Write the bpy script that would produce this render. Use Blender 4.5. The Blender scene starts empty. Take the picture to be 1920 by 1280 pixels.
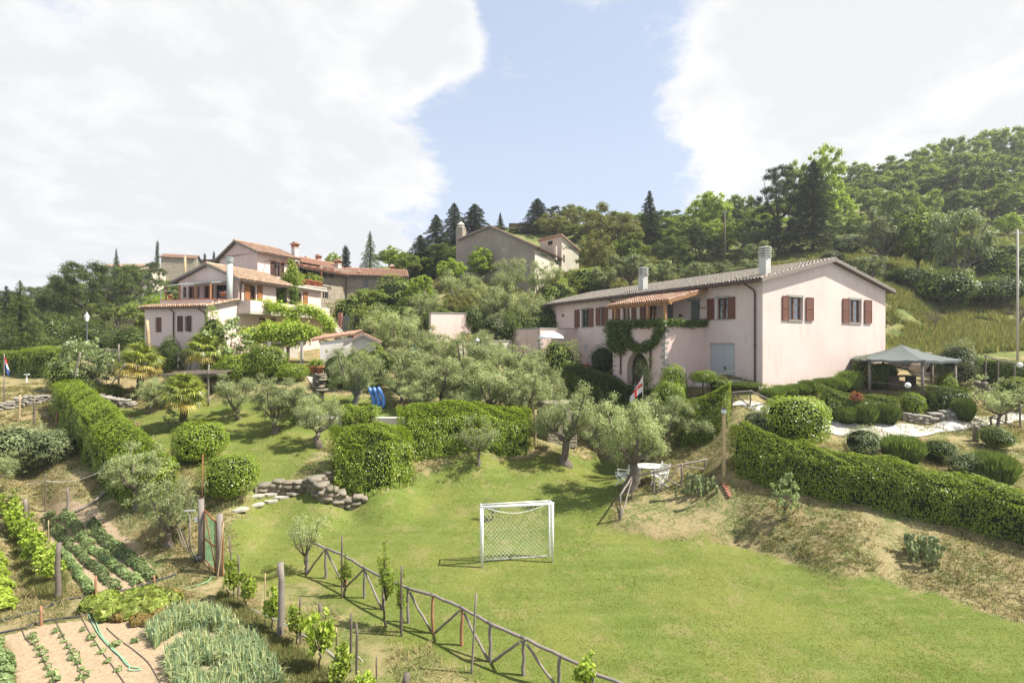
import bpy, math, random
import numpy as np
from mathutils import Vector, Matrix
R = math.radians
scn = bpy.context.scene
CZ = 7.6            # camera height above the football lawn, metres
F = 950.0           # focal length in pixels of the 1920 px wide photograph
# ------------------------------------------------------------------ camera
cam_d = bpy.data.cameras.new('camera'); cam = bpy.data.objects.new('camera', cam_d)
scn.collection.objects.link(cam); scn.camera = cam
cam.location = (0, 0, CZ); cam.rotation_euler = (R(90), 0, 0)
cam_d.sensor_width = 36; cam_d.lens = 36*F/1920; cam_d.clip_start = .1; cam_d.clip_end = 9000
# ------------------------------------------------------------------ light
SUN_EL, SUN_AZ = R(54), R(97)      # azimuth from +Y (view direction) clockwise: the sun stands to the right
sd = bpy.data.lights.new('sun', 'SUN'); sun = bpy.data.objects.new('sun', sd); scn.collection.objects.link(sun)
sd.energy = 4.4; sd.angle = R(.6); sd.color = (1, .95, .86)
to_sun = Vector((math.cos(SUN_EL)*math.sin(SUN_AZ), math.cos(SUN_EL)*math.cos(SUN_AZ), math.sin(SUN_EL)))
sun.rotation_euler = to_sun.to_track_quat('Z', 'Y').to_euler(); sun.location = (60, 0, 90)
vs = scn.view_settings
vs.view_transform = 'Standard'; vs.look = 'None'; vs.exposure = 1.25; vs.gamma = 1; vs.use_curve_mapping = False
scn.cycles.max_bounces = 6; scn.cycles.diffuse_bounces = 3; scn.cycles.glossy_bounces = 2
scn.cycles.transmission_bounces = 4; scn.cycles.transparent_max_bounces = 6; scn.cycles.caustics_reflective = False; scn.cycles.caustics_refractive = False

# ------------------------------------------------------------------ node helper
class NT:
    def __init__(s, tree):
        s.t = tree; s.t.nodes.clear()
    def n(s, typ, **kw):
        nd = s.t.nodes.new(typ)
        ins = kw.pop('ins', {})
        for k, v in kw.items(): setattr(nd, k, v)
        for k, v in ins.items():
            sock = nd.inputs[k]
            if isinstance(v, bpy.types.NodeSocket): s.t.links.new(v, sock)
            else: sock.default_value = v
        return nd
    def math(s, op, a, b=None, c=None, clamp=False):
        nd = s.n('ShaderNodeMath', operation=op, use_clamp=clamp)
        for i, v in enumerate((a, b, c)):
            if v is None: continue
            if isinstance(v, bpy.types.NodeSocket): s.t.links.new(v, nd.inputs[i])
            else: nd.inputs[i].default_value = v
        return nd.outputs[0]
    def mix(s, f, a, b, blend='MIX'):
        nd = s.n('ShaderNodeMix', data_type='RGBA', blend_type=blend)
        for sock, v in ((nd.inputs[0], f), (nd.inputs[6], a), (nd.inputs[7], b)):
            if isinstance(v, bpy.types.NodeSocket): s.t.links.new(v, sock)
            elif isinstance(v, (int, float)): sock.default_value = v
            else: sock.default_value = (*v[:3], 1)
        return nd.outputs[2]
    def noise(s, vec, scale, detail=4, rough=.55, dist=0):
        nd = s.n('ShaderNodeTexNoise', ins={'Scale': scale, 'Detail': detail, 'Roughness': rough, 'Distortion': dist})
        if vec is not None: s.t.links.new(vec, nd.inputs['Vector'])
        return nd.outputs['Fac']
    def ramp(s, f, stops, interp='LINEAR'):
        nd = s.n('ShaderNodeValToRGB'); cr = nd.color_ramp; cr.interpolation = interp
        while len(cr.elements) < len(stops): cr.elements.new(.5)
        for e, (p, c) in zip(cr.elements, stops):
            e.position = p; e.color = (*c[:3], 1) if not isinstance(c, (int, float)) else (c, c, c, 1)
        s.t.links.new(f, nd.inputs[0]); return nd.outputs[0]
    def rng(s, v, a, b, c=0., d=1., smooth=True):
        nd = s.n('ShaderNodeMapRange', interpolation_type='SMOOTHSTEP' if smooth else 'LINEAR')
        s.t.links.new(v, nd.inputs[0])
        for i, x in enumerate((a, b, c, d)): nd.inputs[i+1].default_value = x
        return nd.outputs[0]

# ------------------------------------------------------------------ world: Nishita sky with drifting cumulus
w = bpy.data.worlds.new('World'); scn.world = w; w.use_nodes = True
N = NT(w.node_tree)
sky = N.n('ShaderNodeTexSky', sky_type='NISHITA', sun_disc=False, sun_elevation=SUN_EL, sun_rotation=SUN_AZ, altitude=300, air_density=1.0, dust_density=1.6)
tc = N.n('ShaderNodeTexCoord').outputs['Generated']
def pdir(px, py):
    v = Vector(((px-960)/F, 1, (640-py)/F)); v.normalize(); return v
# flatten the clouds towards the horizon as a high layer seen in perspective
sep = N.n('ShaderNodeSeparateXYZ', ins={0: tc})
hz = N.math('ADD', N.math('MAXIMUM', sep.outputs[2], 0), .30)
cvec = N.n('ShaderNodeCombineXYZ', ins={0: N.math('DIVIDE', sep.outputs[0], hz), 1: N.math('DIVIDE', sep.outputs[1], hz), 2: sep.outputs[2]}).outputs[0]
n1 = N.noise(cvec, 1.3, 10, .62, .35)
n2 = N.noise(cvec, 5.5, 9, .66, .3)
dens = N.math('ADD', N.math('ADD', N.math('MULTIPLY', n1, 1.15), N.math('MULTIPLY', n2, .55)), -.35)
def blob(px, py, rad, amp):
    global dens
    d = pdir(px, py)
    dot = N.n('ShaderNodeVectorMath', operation='DOT_PRODUCT', ins={0: tc, 1: d}).outputs['Value']
    f = N.rng(dot, math.cos(R(rad)), 1.0, 0., amp)
    dens = N.math('ADD', dens, f)
blob(200, 200, 36, .30); blob(330, 430, 18, .12); blob(1850, 130, 30, .34); blob(1480, 110, 11, .12)
blob(1060, 130, 22, -.24); blob(830, 70, 5.5, .34); blob(750, 135, 4.5, .24); blob(1290, 150, 7, .12); blob(720, 330, 9, .10); blob(110, 12, 4, -.22)
blob(1000, 370, 14, -.03); blob(690, 180, 6, -.10); blob(960, 385, 4, .10); blob(1400, 345, 3, .08)
cloud = N.rng(dens, .46, .66)
veil = N.rng(sep.outputs[2], 0.02, .60, .92, .62)
cloudy = N.math('MAXIMUM', cloud, veil)
shd = N.math('ADD', N.noise(cvec, 2.3, 8, .6, .5), N.math('MULTIPLY', N.math('SUBTRACT', .62, dens), .8))
wht = N.ramp(shd, [(.30, (4.3, 4.38, 4.5)), (.44, (4.85, 4.88, 4.9)), (.56, (5.2, 5.2, 5.15))])
veilc = (3.55, 4.0, 4.9)
base = N.mix(veil, sky.outputs[0], veilc)
col = N.mix(cloud, base, wht)
bg = N.n('ShaderNodeBackground', ins={'Color': col, 'Strength': .084})
N.t.links.new(bg.outputs[0], N.n('ShaderNodeOutputWorld').inputs[0])

# ------------------------------------------------------------------ objects, tags
C = scn.collection
def tag(o, label=None, cat=None, group=None, kind=None):
    if label: o['label'] = label
    if cat: o['category'] = cat
    if group: o['group'] = group
    if kind: o['kind'] = kind
    return o
def link(name, mesh, mat=None, parent=None, loc=None, rz=0):
    o = bpy.data.objects.new(name, mesh); C.objects.link(o)
    if mat is not None and len(mesh.materials) == 0: mesh.materials.append(mat)
    if parent is not None: o.parent = parent
    if loc is not None: o.location = loc
    if rz: o.rotation_euler[2] = rz
    return o
def empty(name, loc, rz=0, label=None, cat=None, group=None):
    o = bpy.data.objects.new(name, None); C.objects.link(o); o.empty_display_size = .3
    o.location = loc; o.rotation_euler[2] = rz
    return tag(o, label, cat, group)
def npmesh(name, V, Fc, mat=None, smooth=False):
    V = np.asarray(V, np.float32).reshape(-1, 3); Fc = np.asarray(Fc, np.int32)
    k = Fc.shape[1]; me = bpy.data.meshes.new(name)
    me.vertices.add(len(V)); me.vertices.foreach_set('co', V.ravel())
    me.loops.add(Fc.size); me.loops.foreach_set('vertex_index', Fc.ravel())
    me.polygons.add(len(Fc)); me.polygons.foreach_set('loop_start', np.arange(0, Fc.size, k, dtype=np.int32))
    if smooth: me.polygons.foreach_set('use_smooth', np.ones(len(Fc), bool))
    me.update(calc_edges=True)
    if mat is not None: me.materials.append(mat)
    return me
class MB:
    """collects simple solids and links them as one mesh"""
    def __init__(s): s.v = []; s.f = []
    def add(s, vs, fs):
        o = len(s.v); s.v += [tuple(x) for x in vs]; s.f += [tuple(i+o for i in q) for q in fs]; return s
    def box(s, c, d, rz=0, ax=None):
        x, y, z = d[0]/2, d[1]/2, d[2]/2
        pts = [Vector((i*x, j*y, k*z)) for k in (-1, 1) for j in (-1, 1) for i in (-1, 1)]
        if rz: m = Matrix.Rotation(rz, 3, 'Z'); pts = [m @ p for p in pts]
        if ax is not None: pts = [ax @ p for p in pts]
        c = Vector(c)
        return s.add([c+p for p in pts], [(0, 2, 3, 1), (4, 5, 7, 6), (0, 1, 5, 4), (2, 6, 7, 3), (0, 4, 6, 2), (1, 3, 7, 5)])
    def bar(s, a, b, wd, hh=None):
        """rectangular bar from a to b"""
        a, b = Vector(a), Vector(b); d = b-a; hh = hh or wd
        q = d.to_track_quat('X', 'Z').to_matrix()
        return s.box((a+b)/2, (d.length, wd, hh), ax=q)
    def quad(s, *p): return s.add(p, [tuple(range(len(p)))])
    def slab(s, poly, off):
        """polygon extruded by vector off"""
        n = len(poly); off = Vector(off)
        a = [Vector(p) for p in poly]; b = [p+off for p in a]
        return s.add(a+b, [tuple(range(n))[::-1], tuple(range(n, 2*n))]+[(i, (i+1) % n, n+(i+1) % n, n+i) for i in range(n)])
    def tube(s, pts, r, n=6, caps=True):
        pts = [Vector(p) for p in pts]; m = len(pts)
        rs = r if isinstance(r, (list, tuple)) else [r]*m
        vs = []; ref = None
        for i, p in enumerate(pts):
            d = (pts[min(i+1, m-1)]-pts[max(i-1, 0)]).normalized()
            if ref is None:
                ref = d.orthogonal().normalized()
            else:
                ref = (ref-d*ref.dot(d))
                ref = ref.normalized() if ref.length > 1e-5 else d.orthogonal().normalized()
            bn = d.cross(ref)
            for k in range(n):
                a = 2*math.pi*k/n; vs.append(p+(ref*math.cos(a)+bn*math.sin(a))*rs[i])
        fs = [(i*n+k, i*n+(k+1) % n, (i+1)*n+(k+1) % n, (i+1)*n+k) for i in range(m-1) for k in range(n)]
        if caps: fs += [tuple(range(n))[::-1], tuple((m-1)*n+k for k in range(n))]
        return s.add(vs, fs)
    def lathe(s, c, prof, n=12):
        c = Vector(c); vs = [c+Vector((r*math.cos(2*math.pi*k/n), r*math.sin(2*math.pi*k/n), z)) for r, z in prof for k in range(n)]
        fs = [(i*n+k, i*n+(k+1) % n, (i+1)*n+(k+1) % n, (i+1)*n+k) for i in range(len(prof)-1) for k in range(n)]
        fs += [tuple(range(n))[::-1], tuple((len(prof)-1)*n+k for k in range(n))]
        return s.add(vs, fs)
    def ball(s, c, r, n=8, sq=1.):
        return s.lathe(c, [(max(.01, r*math.sin(math.pi*i/n)), -r*sq*math.cos(math.pi*i/n)) for i in range(n+1)], n+4)
    def mesh(s, name, mat=None, smooth=False):
        me = bpy.data.meshes.new(name); me.from_pydata(s.v, [], s.f)
        if smooth: me.polygons.foreach_set('use_smooth', np.ones(len(me.polygons), bool))
        if mat is not None: me.materials.append(mat)
        return me
    def build(s, name, mat=None, parent=None, smooth=False, loc=None, rz=0):
        return link(name, s.mesh(name, mat, smooth), None, parent, loc, rz)

# ------------------------------------------------------------------ value noise in python
def vnoise(x, y, seed=0):
    x = np.asarray(x, float); y = np.asarray(y, float)
    xi = np.floor(x).astype(np.int64); yi = np.floor(y).astype(np.int64); xf = x-xi; yf = y-yi
    def h(a, b):
        n = (a*374761393+b*668265263+seed*974634777) & 0xffffffff
        n = ((n ^ (n >> 13))*1274126177) & 0xffffffff
        return ((n ^ (n >> 16)) & 0xffff)/65535.
    sx = xf*xf*(3-2*xf); sy = yf*yf*(3-2*yf)
    return (h(xi, yi)*(1-sx)+h(xi+1, yi)*sx)*(1-sy)+(h(xi, yi+1)*(1-sx)+h(xi+1, yi+1)*sx)*sy
def fbm(x, y, oct=3, seed=0):
    t = 0; a = .5
    for i in range(oct): t = t+a*vnoise(x*2**i, y*2**i, seed+i); a *= .5
    return t/(1-.5**oct)

# ------------------------------------------------------------------ terrain from surveyed points (column, row, distance)
ctl = []
def cp(px, py, D): ctl.append(((px-960)/F*D, D, (640-py)/F*D))
def lvl(px, D, z=-7.6): ctl.append(((px-960)/F*D, D, z))
for px in (-500, 0, 500, 1000, 1500, 2000, 2500):
    for D in (2.5, 6, 11.3): lvl(px, D)
for px, py in ((700, 1100), (1000, 1150), (1300, 1100), (1600, 1150), (700, 1010), (1000, 1010), (1300, 1040), (1700, 1250), (560, 1080), (850, 1050), (430, 1160), (200, 1200), (0, 1200), (1150, 1010)):
    lvl(px, 7220/(py-640))
for p in """480,960,20.7 560,940,21.5 650,945,22 800,930,23.5 900,900,24.6 897,872,25.5 760,850,26 950,845,28 1003,838,28.5 1100,850,30 1060,872,27
1150,900,24.6 1150,838,31 1200,925,22.2 1162,975,20.5 1240,945,21.2 1320,908,21.6 1320,960,20 1380,985,19.5 1400,880,21 1357,890,21.1 1480,1040,17.6 1700,1100,15.6 1910,1160,13.9 2200,1240,12
1500,905,20.3 1650,935,19 1800,970,18 1920,1010,16.8 2150,1090,14.5 1560,835,23.8 1700,870,21.5 1850,915,19.5 1920,890,20.5 1790,830,23.5 1560,795,26 1650,812,24.8 1750,805,25 1900,780,27 1740,790,26.5 2100,760,28
1690,745,29 1750,750,28.2 1560,760,27.5 1430,724,28 1500,726,29 1600,724,31.5 1850,742,30 1750,706,34 1850,722,33 1380,762,25.5 1440,832,23 1330,722,29.5 1200,706,36.5 1165,702,38 1080,700,42 1100,710,38
1150,760,33 1150,738,34.5 1300,792,27 1330,832,24.5 1250,832,26 1270,762,29 1215,852,27.5
850,760,31 700,772,30 640,787,29 740,800,28 1000,762,32.5 800,705,38 950,690,42 650,695,37 590,692,37 1010,668,46
500,712,33 420,745,31 350,800,27.5 250,748,32 330,772,29.5 430,842,25 500,862,24 600,872,23.5 375,864,22.7 432,926,20.5 400,950,19.9 600,803,28 470,782,29 700,895,23 620,900,22.4
110,762,29 200,850,24 300,925,20.3 150,925,21 60,870,24 100,920,21.5 200,960,20.2 300,1000,18.4 380,1045,17 90,962,21 0,950,20 170,1110,15.3 330,978,19
0,762,28 50,802,26.5 -200,800,25 -200,950,20 50,740,30 60,710,35 0,706,36 200,700,35 150,725,32.5 300,692,36 200,662,50 0,668,50 330,672,40 450,682,38 550,668,42 620,640,50 700,645,50 640,610,55 -300,700,36 -300,660,55
100,640,70 0,640,80 200,600,90 0,600,110 300,540,105 380,520,115 0,575,150 -300,600,120 300,575,80
800,612,48 900,592,52 860,540,60 1000,540,62 700,565,62 750,520,75 900,450,85 1000,435,95 1150,520,68 1250,500,75 1150,562,55 1030,592,53 600,520,80 500,540,90
900,435,100 1100,420,110 1300,420,115 1500,500,62 1400,510,66 1600,460,72 1700,575,46 1670,652,40 1680,662,37 1750,645,40 1850,655,38 1750,604,46 1900,562,52 1800,562,52 1920,655,38 1900,440,82 1700,500,62 1800,442,82 1700,430,95 1600,380,110 1900,372,110 1900,325,128 1750,345,125
700,505,105 600,522,110 800,480,100 500,535,120 850,462,110 2300,700,32 2300,650,42 2300,480,75 2300,300,128 1400,420,110 1250,560,52""".split():
    a, b, c = map(float, p.split(',')); cp(a, b, c)
for px, z1, z2 in ((-500, -2, -6), (0, 2, -5), (400, 8, -2), (900, 16, 0), (1400, 24, 5), (1900, 38, 10), (2400, 40, 10)):
    lvl(px, 190, z1); lvl(px, 420, z2-6); lvl(px, 1200, -28); lvl(px, 4000, -40)
ctl = np.array(ctl)
US = 1.6
def uv(x, y): y = np.maximum(y, 2.0); return np.stack([x/y*US, np.log(y)*1.0], -1)
cu = uv(ctl[:, 0], ctl[:, 1])
def tps(r2): return np.where(r2 > 1e-12, .5*r2*np.log(np.maximum(r2, 1e-12)), 0)
n = len(cu); K = tps(((cu[:, None]-cu[None])**2).sum(-1))+np.eye(n)*2e-4
Pm = np.concatenate([np.ones((n, 1)), cu], 1)
A = np.zeros((n+3, n+3)); A[:n, :n] = K; A[:n, n:] = Pm; A[n:, :n] = Pm.T
sol = np.linalg.solve(A, np.concatenate([ctl[:, 2], np.zeros(3)]))
NU, NV = 620, 560
ug = np.linspace(-1.75, 1.75, NU)                       # x / y
vg = np.log(2.5)+(np.log(4500)-np.log(2.5))*np.where(np.linspace(0, 1, NV) < .85, np.linspace(0, 1, NV)/.85*.62, .62+(np.linspace(0, 1, NV)-.85)/.15*.38)
UG, VG = np.meshgrid(ug, vg); q = np.stack([UG.ravel()*US, VG.ravel()], -1)
Z = np.empty(len(q))
for i in range(0, len(q), 20000):
    qq = q[i:i+20000]; Z[i:i+20000] = tps(((qq[:, None]-cu[None])**2).sum(-1)) @ sol[:n]+sol[n]+qq @ sol[n+1:]
YG = np.exp(VG); XG = UG*YG; Z = Z.reshape(NV, NU)
# the football lawn is truly level
dist_l = np.clip((-7.25-Z)/.3, 0, 1); near = YG < 22
Z = np.where(near, Z*(1-dist_l)+(-7.6+.03*fbm(XG*.3, YG*.3))*dist_l, Z)
rough = np.clip((Z+7.45)/.8, 0, 1)*np.clip(1.6-YG/120, .3, 1)
Z = Z+rough*(.16*(fbm(XG*.9, YG*.9, 3, 5)-.5)+.5*(fbm(XG*.17, YG*.17, 2, 9)-.5)*np.clip((YG-40)/30, 0, 1))
ZG = Z+CZ
def height(x, y):
    x = np.asarray(x, float); y = np.maximum(np.asarray(y, float), 2.6)
    u = np.clip((x/y-ug[0])/(ug[1]-ug[0]), 0, NU-1.001); v = np.interp(np.log(y), vg, np.arange(NV)); v = np.clip(v, 0, NV-1.001)
    i = u.astype(int); j = v.astype(int); fu = u-i; fv = v-j
    return (ZG[j, i]*(1-fu)+ZG[j, i+1]*fu)*(1-fv)+(ZG[j+1, i]*(1-fu)+ZG[j+1, i+1]*fu)*fv
def hgt(x, y): return float(height(x, y))
_ld = np.exp(np.linspace(math.log(6), math.log(400), 2500))
def gp(px, py, dmin=6.):
    """ground point seen at a photograph position"""
    u = (px-960)/F; zr = CZ+(640-py)/F*_ld; zt = height(u*_ld, _ld)
    k = np.nonzero((zt >= zr) & (_ld > dmin))[0]
    D = float(_ld[k[0]]) if len(k) else 60.
    return Vector((u*D, D, hgt(u*D, D)))
def at(px, D):
    x = (px-960)/F*D; return Vector((x, D, hgt(x, D)))
def P(px, py, D): return Vector(((px-960)/F*D, D, CZ+(640-py)/F*D))
def inpoly(px, py, poly):
    c = np.zeros(px.shape, bool); m = len(poly)
    for i in range(m):
        x1, y1 = poly[i]; x2, y2 = poly[(i+1) % m]
        if y1 == y2: continue
        k = ((y1 > py) != (y2 > py)) & (px < (x2-x1)*(py-y1)/(y2-y1)+x1); c ^= k
    return c
def softpoly(X, Y, poly_px, wob=.25, soft=0.):
    """mask over the ground: the polygon is surveyed in the photograph and laid on the terrain"""
    pw = [gp(*p) for p in poly_px]; poly = [(p.x, p.y) for p in pw]
    wx = (fbm(X*1.1, Y*1.1, 3, 21)-.5)*wob*2; wy = (fbm(X*1.1, Y*1.1, 3, 37)-.5)*wob*2
    if soft <= 0: return inpoly(X+wx, Y+wy, poly).astype(float)
    t = 0
    offs = [(0, 0)]+[(math.cos(a)*soft*r, math.sin(a)*soft*r) for r in (.5, 1) for a in np.arange(0, 6.28, .785)]
    for ox, oy in offs: t = t+inpoly(X+wx+ox, Y+wy+oy, poly)
    return t/len(offs)
LAWN = [(430, 1500), (425, 1100), (400, 1010), (420, 955), (470, 930), (430, 900), (330, 870), (290, 830), (250, 790), (190, 765), (200, 752), (330, 765), (420, 740), (560, 745), (640, 740), (740, 745), (745, 790), (620, 815), (560, 880), (700, 905), (790, 875), (860, 850), (1000, 855), (1130, 835), (1200, 865), (1200, 900), (1150, 930), (1150, 985), (1240, 1005), (1400, 1015), (1530, 1055), (1750, 1115), (1935, 1168), (2400, 1250), (2400, 1500)]
SOIL = [(5, 1192), (90, 1172), (165, 1163), (330, 1150), (345, 1185), (300, 1230), (330, 1300), (380, 1500), (60, 1500), (35, 1290)]
SOIL2 = [(75, 955), (185, 955), (215, 985), (300, 1085), (215, 1118), (150, 1105)]
ONION = [(265, 1180), (325, 1150), (400, 1150), (470, 1210), (530, 1275), (600, 1500), (340, 1500), (325, 1290)]
MEADOW = [(1670, 668), (1670, 560), (1600, 480), (1700, 440), (2300, 440), (2300, 670)]
BARE = [(1175, 1000), (1165, 950), (1250, 935), (1340, 925), (1390, 960), (1360, 1005), (1270, 1010)]
yg3 = YG.ravel(); xg3 = XG.ravel()
sel = (yg3 < 70)
zone = np.zeros((len(xg3), 4)); zone[:, 3] = 1
xs, ys = xg3[sel], yg3[sel]
zl = softpoly(xs, ys, LAWN, .8, .9); zs = np.maximum(softpoly(xs, ys, SOIL, .12, .1), softpoly(xs, ys, SOIL2, .2, .15)); zs = np.maximum(zs, .75*softpoly(xs, ys, ONION, .2, .15))
zs = np.maximum(zs, .35*softpoly(xs, ys, BARE, .3, .5)); zl = zl*(1-.55*softpoly(xs, ys, [(400, 1090), (520, 1090), (585, 1080), (660, 1125), (900, 1262), (1010, 1340), (1100, 1500), (380, 1500)], .5, .5))
zone[sel, 0] = zl; zone[sel, 1] = zs
zm = softpoly(xs, ys, MEADOW, .3, .5); zone[sel, 2] = zm
zone[~sel, 2] = 1
# the lawn where it climbs the banks is thinner and drier
steep = np.clip((np.hypot(np.gradient(ZG, axis=0)/np.gradient(YG, axis=0), np.gradient(ZG, axis=1)/np.gradient(XG, axis=1))-.12)/.35, 0, 1).ravel()
zone[:, 0] *= 1-.30*steep
me = npmesh('ground', np.stack([XG.ravel(), YG.ravel(), ZG.ravel()], -1),
            (lambda i: np.stack([i, i+1, i+NU+1, i+NU], -1))((np.arange(NV-1)[:, None]*NU+np.arange(NU-1)[None]).ravel()), smooth=True)
ca = me.color_attributes.new('zone', 'FLOAT_COLOR', 'POINT'); ca.data.foreach_set('color', zone.astype(np.float32).ravel())

# ------------------------------------------------------------------ materials
def material(name):
    m = bpy.data.materials.new(name); m.use_nodes = True; return m, NT(m.node_tree)
def finish(N, bsdf): N.t.links.new(bsdf, N.n('ShaderNodeOutputMaterial').inputs[0])
def pbsdf(N, col, rough=.8, spec=.3, bump=None, bstr=.3, bdist=.02, **kw):
    ins = {'Base Color': col if isinstance(col, bpy.types.NodeSocket) else (*col[:3], 1), 'Roughness': rough, 'Specular IOR Level': spec}
    ins.update(kw)
    if bump is not None:
        ins['Normal'] = N.n('ShaderNodeBump', ins={'Height': bump, 'Strength': bstr, 'Distance': bdist}).outputs[0]
    return N.n('ShaderNodeBsdfPrincipled', ins=ins).outputs[0]
def geo(N): return N.n('ShaderNodeNewGeometry')
def simple(name, col, rough=.7, spec=.3, var=.15, scale=6, metallic=0., bstr=.2):
    m, N = material(name); p = geo(N).outputs['Position']
    f = N.noise(p, scale, 5); c = N.mix(f, [x*(1-var) for x in col], [min(1, x*(1+var)) for x in col])
    finish(N, pbsdf(N, c, rough, spec, N.noise(p, scale*6, 3), bstr, .01, Metallic=metallic)); return m
def leaf(name, cols, transl=.3, rough=.45, spec=.25, objvar=.24, gain=1.36):
    m, N = material(name); g = geo(N); oi = N.n('ShaderNodeObjectInfo')
    k = len(cols); c = N.ramp(g.outputs['Random Per Island'], [(i/(k-1), cols[i]) for i in range(k)])
    br = N.math('ADD', 1-objvar, N.math('MULTIPLY', oi.outputs['Random'], 2*objvar))
    big = N.noise(g.outputs['Position'], .9, 2)
    br = N.math('MULTIPLY', br, N.math('ADD', .72*gain, N.math('MULTIPLY', big, .56*gain)))
    c = N.n('ShaderNodeVectorMath', operation='SCALE', ins={0: c, 'Scale': br}).outputs[0]
    b = pbsdf(N, c, rough, spec)
    tcol = N.mix(.5, c, (.9, 1.0, .25), 'MULTIPLY')
    tcol = N.n('ShaderNodeVectorMath', operation='SCALE', ins={0: tcol, 'Scale': 1.9}).outputs[0]
    t = N.n('ShaderNodeBsdfTranslucent', ins={'Color': tcol}).outputs[0]
    finish(N, N.n('ShaderNodeMixShader', ins={0: transl, 1: b, 2: t}).outputs[0]); return m
M = {}
M['olive'] = leaf('olive_leaves', [(0.100, 0.121, 0.044), (0.160, 0.184, 0.076), (0.220, 0.242, 0.112), (0.300, 0.320, 0.168)], .28, .5)
M['olive_far'] = leaf('olive_leaves_far', [(0.070, 0.087, 0.035), (0.130, 0.150, 0.066), (0.200, 0.223, 0.109)], .25, .5)
M['laurel'] = leaf('laurel_leaves', [(0.054, 0.085, 0.010), (0.102, 0.145, 0.014), (0.156, 0.200, 0.018), (0.252, 0.290, 0.030)], .32, .35, .4)
M['laurel_dark'] = leaf('hedge_leaves_dark', [(0.042, 0.065, 0.012), (0.078, 0.105, 0.016), (0.120, 0.150, 0.022)], .28, .4, .35)
M['fir'] = leaf('fir_needles', [(0.022, 0.036, 0.013), (0.040, 0.059, 0.020), (0.060, 0.081, 0.027)], .15, .6, .2)
M['fir_light'] = leaf('spruce_needles', [(0.043, 0.064, 0.018), (0.081, 0.108, 0.028), (0.119, 0.147, 0.040)], .2, .6, .2)
M['pine'] = leaf('pine_needles', [(0.032, 0.050, 0.011), (0.057, 0.080, 0.016), (0.098, 0.120, 0.025)], .2, .6, .2)
M['wood_leaf'] = leaf('broadleaf_leaves', [(0.049, 0.073, 0.014), (0.091, 0.122, 0.023), (0.146, 0.176, 0.034), (0.207, 0.225, 0.057)], .35, .5, .2)
M['bright_leaf'] = leaf('young_leaves', [(0.086, 0.121, 0.017), (0.151, 0.195, 0.029), (0.227, 0.270, 0.046)], .4, .5, .2)
M['oak_leaf'] = leaf('oak_leaves', [(0.065, 0.073, 0.018), (0.119, 0.122, 0.032), (0.184, 0.171, 0.055)], .25, .55, .2)
M['vine'] = leaf('vine_leaves', [(0.095, 0.141, 0.014), (0.159, 0.207, 0.024), (0.233, 0.282, 0.042), (0.297, 0.320, 0.084)], .42, .5, .25)
M['fig'] = leaf('fig_leaves', [(0.054, 0.083, 0.020), (0.119, 0.157, 0.045), (0.216, 0.255, 0.110), (0.346, 0.363, 0.220)], .3, .4, .4)
M['lavender'] = leaf('lavender_leaves', [(0.054, 0.078, 0.020), (0.092, 0.127, 0.030), (0.130, 0.167, 0.045)], .25, .6, .2)
M['ivy'] = leaf('ivy_leaves', [(0.032, 0.059, 0.012), (0.065, 0.098, 0.015), (0.108, 0.152, 0.022)], .28, .4, .35)
M['potato'] = leaf('potato_leaves', [(.085, .12, .045), (.13, .18, .065), (.20, .25, .11)], .3, .5)
M['onion'] = leaf('onion_leaves', [(0.085, 0.133, 0.081), (0.142, 0.199, 0.117), (0.247, 0.275, 0.135), (0.342, 0.323, 0.162)], .25, .5)
M['lettuce'] = leaf('lettuce_leaves', [(.085, .105, .022), (.15, .18, .035), (.24, .27, .06)], .4, .45)
M['palm'] = leaf('palm_leaves', [(0.076, 0.098, 0.020), (0.140, 0.167, 0.025), (0.238, 0.245, 0.040)], .3, .4, .4)
M['palm_dry'] = leaf('palm_leaves_yellow', [(0.238, 0.196, 0.050), (0.389, 0.304, 0.080)], .3, .5, .3)
M['grass'] = leaf('grass_blades', [(0.076, 0.118, 0.014), (0.119, 0.167, 0.022), (0.184, 0.216, 0.035), (0.281, 0.245, 0.090)], .35, .6, .15, .02, gain=.95)
M['dry_grass'] = leaf('dry_grass_blades', [(0.086, 0.108, 0.028), (0.162, 0.157, 0.055), (0.302, 0.245, 0.120), (0.432, 0.333, 0.190)], .3, .7, .1, .02, gain=.95)
M['meadow'] = leaf('meadow_blades', [(0.065, 0.093, 0.025), (0.119, 0.142, 0.040), (0.216, 0.216, 0.080), (0.356, 0.284, 0.130)], .3, .7, .1, .02, gain=.95)
M['reddish'] = leaf('reddish_leaves', [(.12, .03, .02), (.18, .06, .03), (.1, .08, .03)], .3, .5)
M['flower'] = leaf('poppy_petals', [(.35, .03, .02), (.45, .06, .03)], .3, .6)
M['whiteflower'] = leaf('white_petals', [(.6, .6, .5), (.7, .7, .6)], .3, .6)
M['pinkflower'] = leaf('pink_petals', [(.5, .06, .14), (.6, .1, .2)], .3, .6)
M['core'] = simple('dark_hedge_core', (.018, .028, .008), .95, .05, .3, 8)  # near-black solid core under the leaf shells
M['bark'] = simple('grey_bark', (.15, .125, .10), .9, .15, .35, 9, bstr=.6)
M['bark_d'] = simple('dark_bark', (.075, .06, .045), .9, .1, .35, 9, bstr=.6)
M['weathered'] = simple('weathered_wood', (.21, .18, .155), .85, .2, .3, 7, bstr=.5)
M['weathered_d'] = simple('dark_weathered_wood', (.13, .105, .085), .85, .2, .3, 7, bstr=.5)
M['orange_wood'] = simple('reddish_stripped_wood', (.30, .155, .085), .8, .2, .2, 7)
M['cane'] = simple('cane', (.36, .27, .15), .7, .3, .2, 7)
M['rust'] = simple('rusted_steel', (.27, .105, .045), .8, .3, .35, 14)
M['dark_metal'] = simple('dark_steel', (.03, .03, .035), .5, .4)
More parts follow.
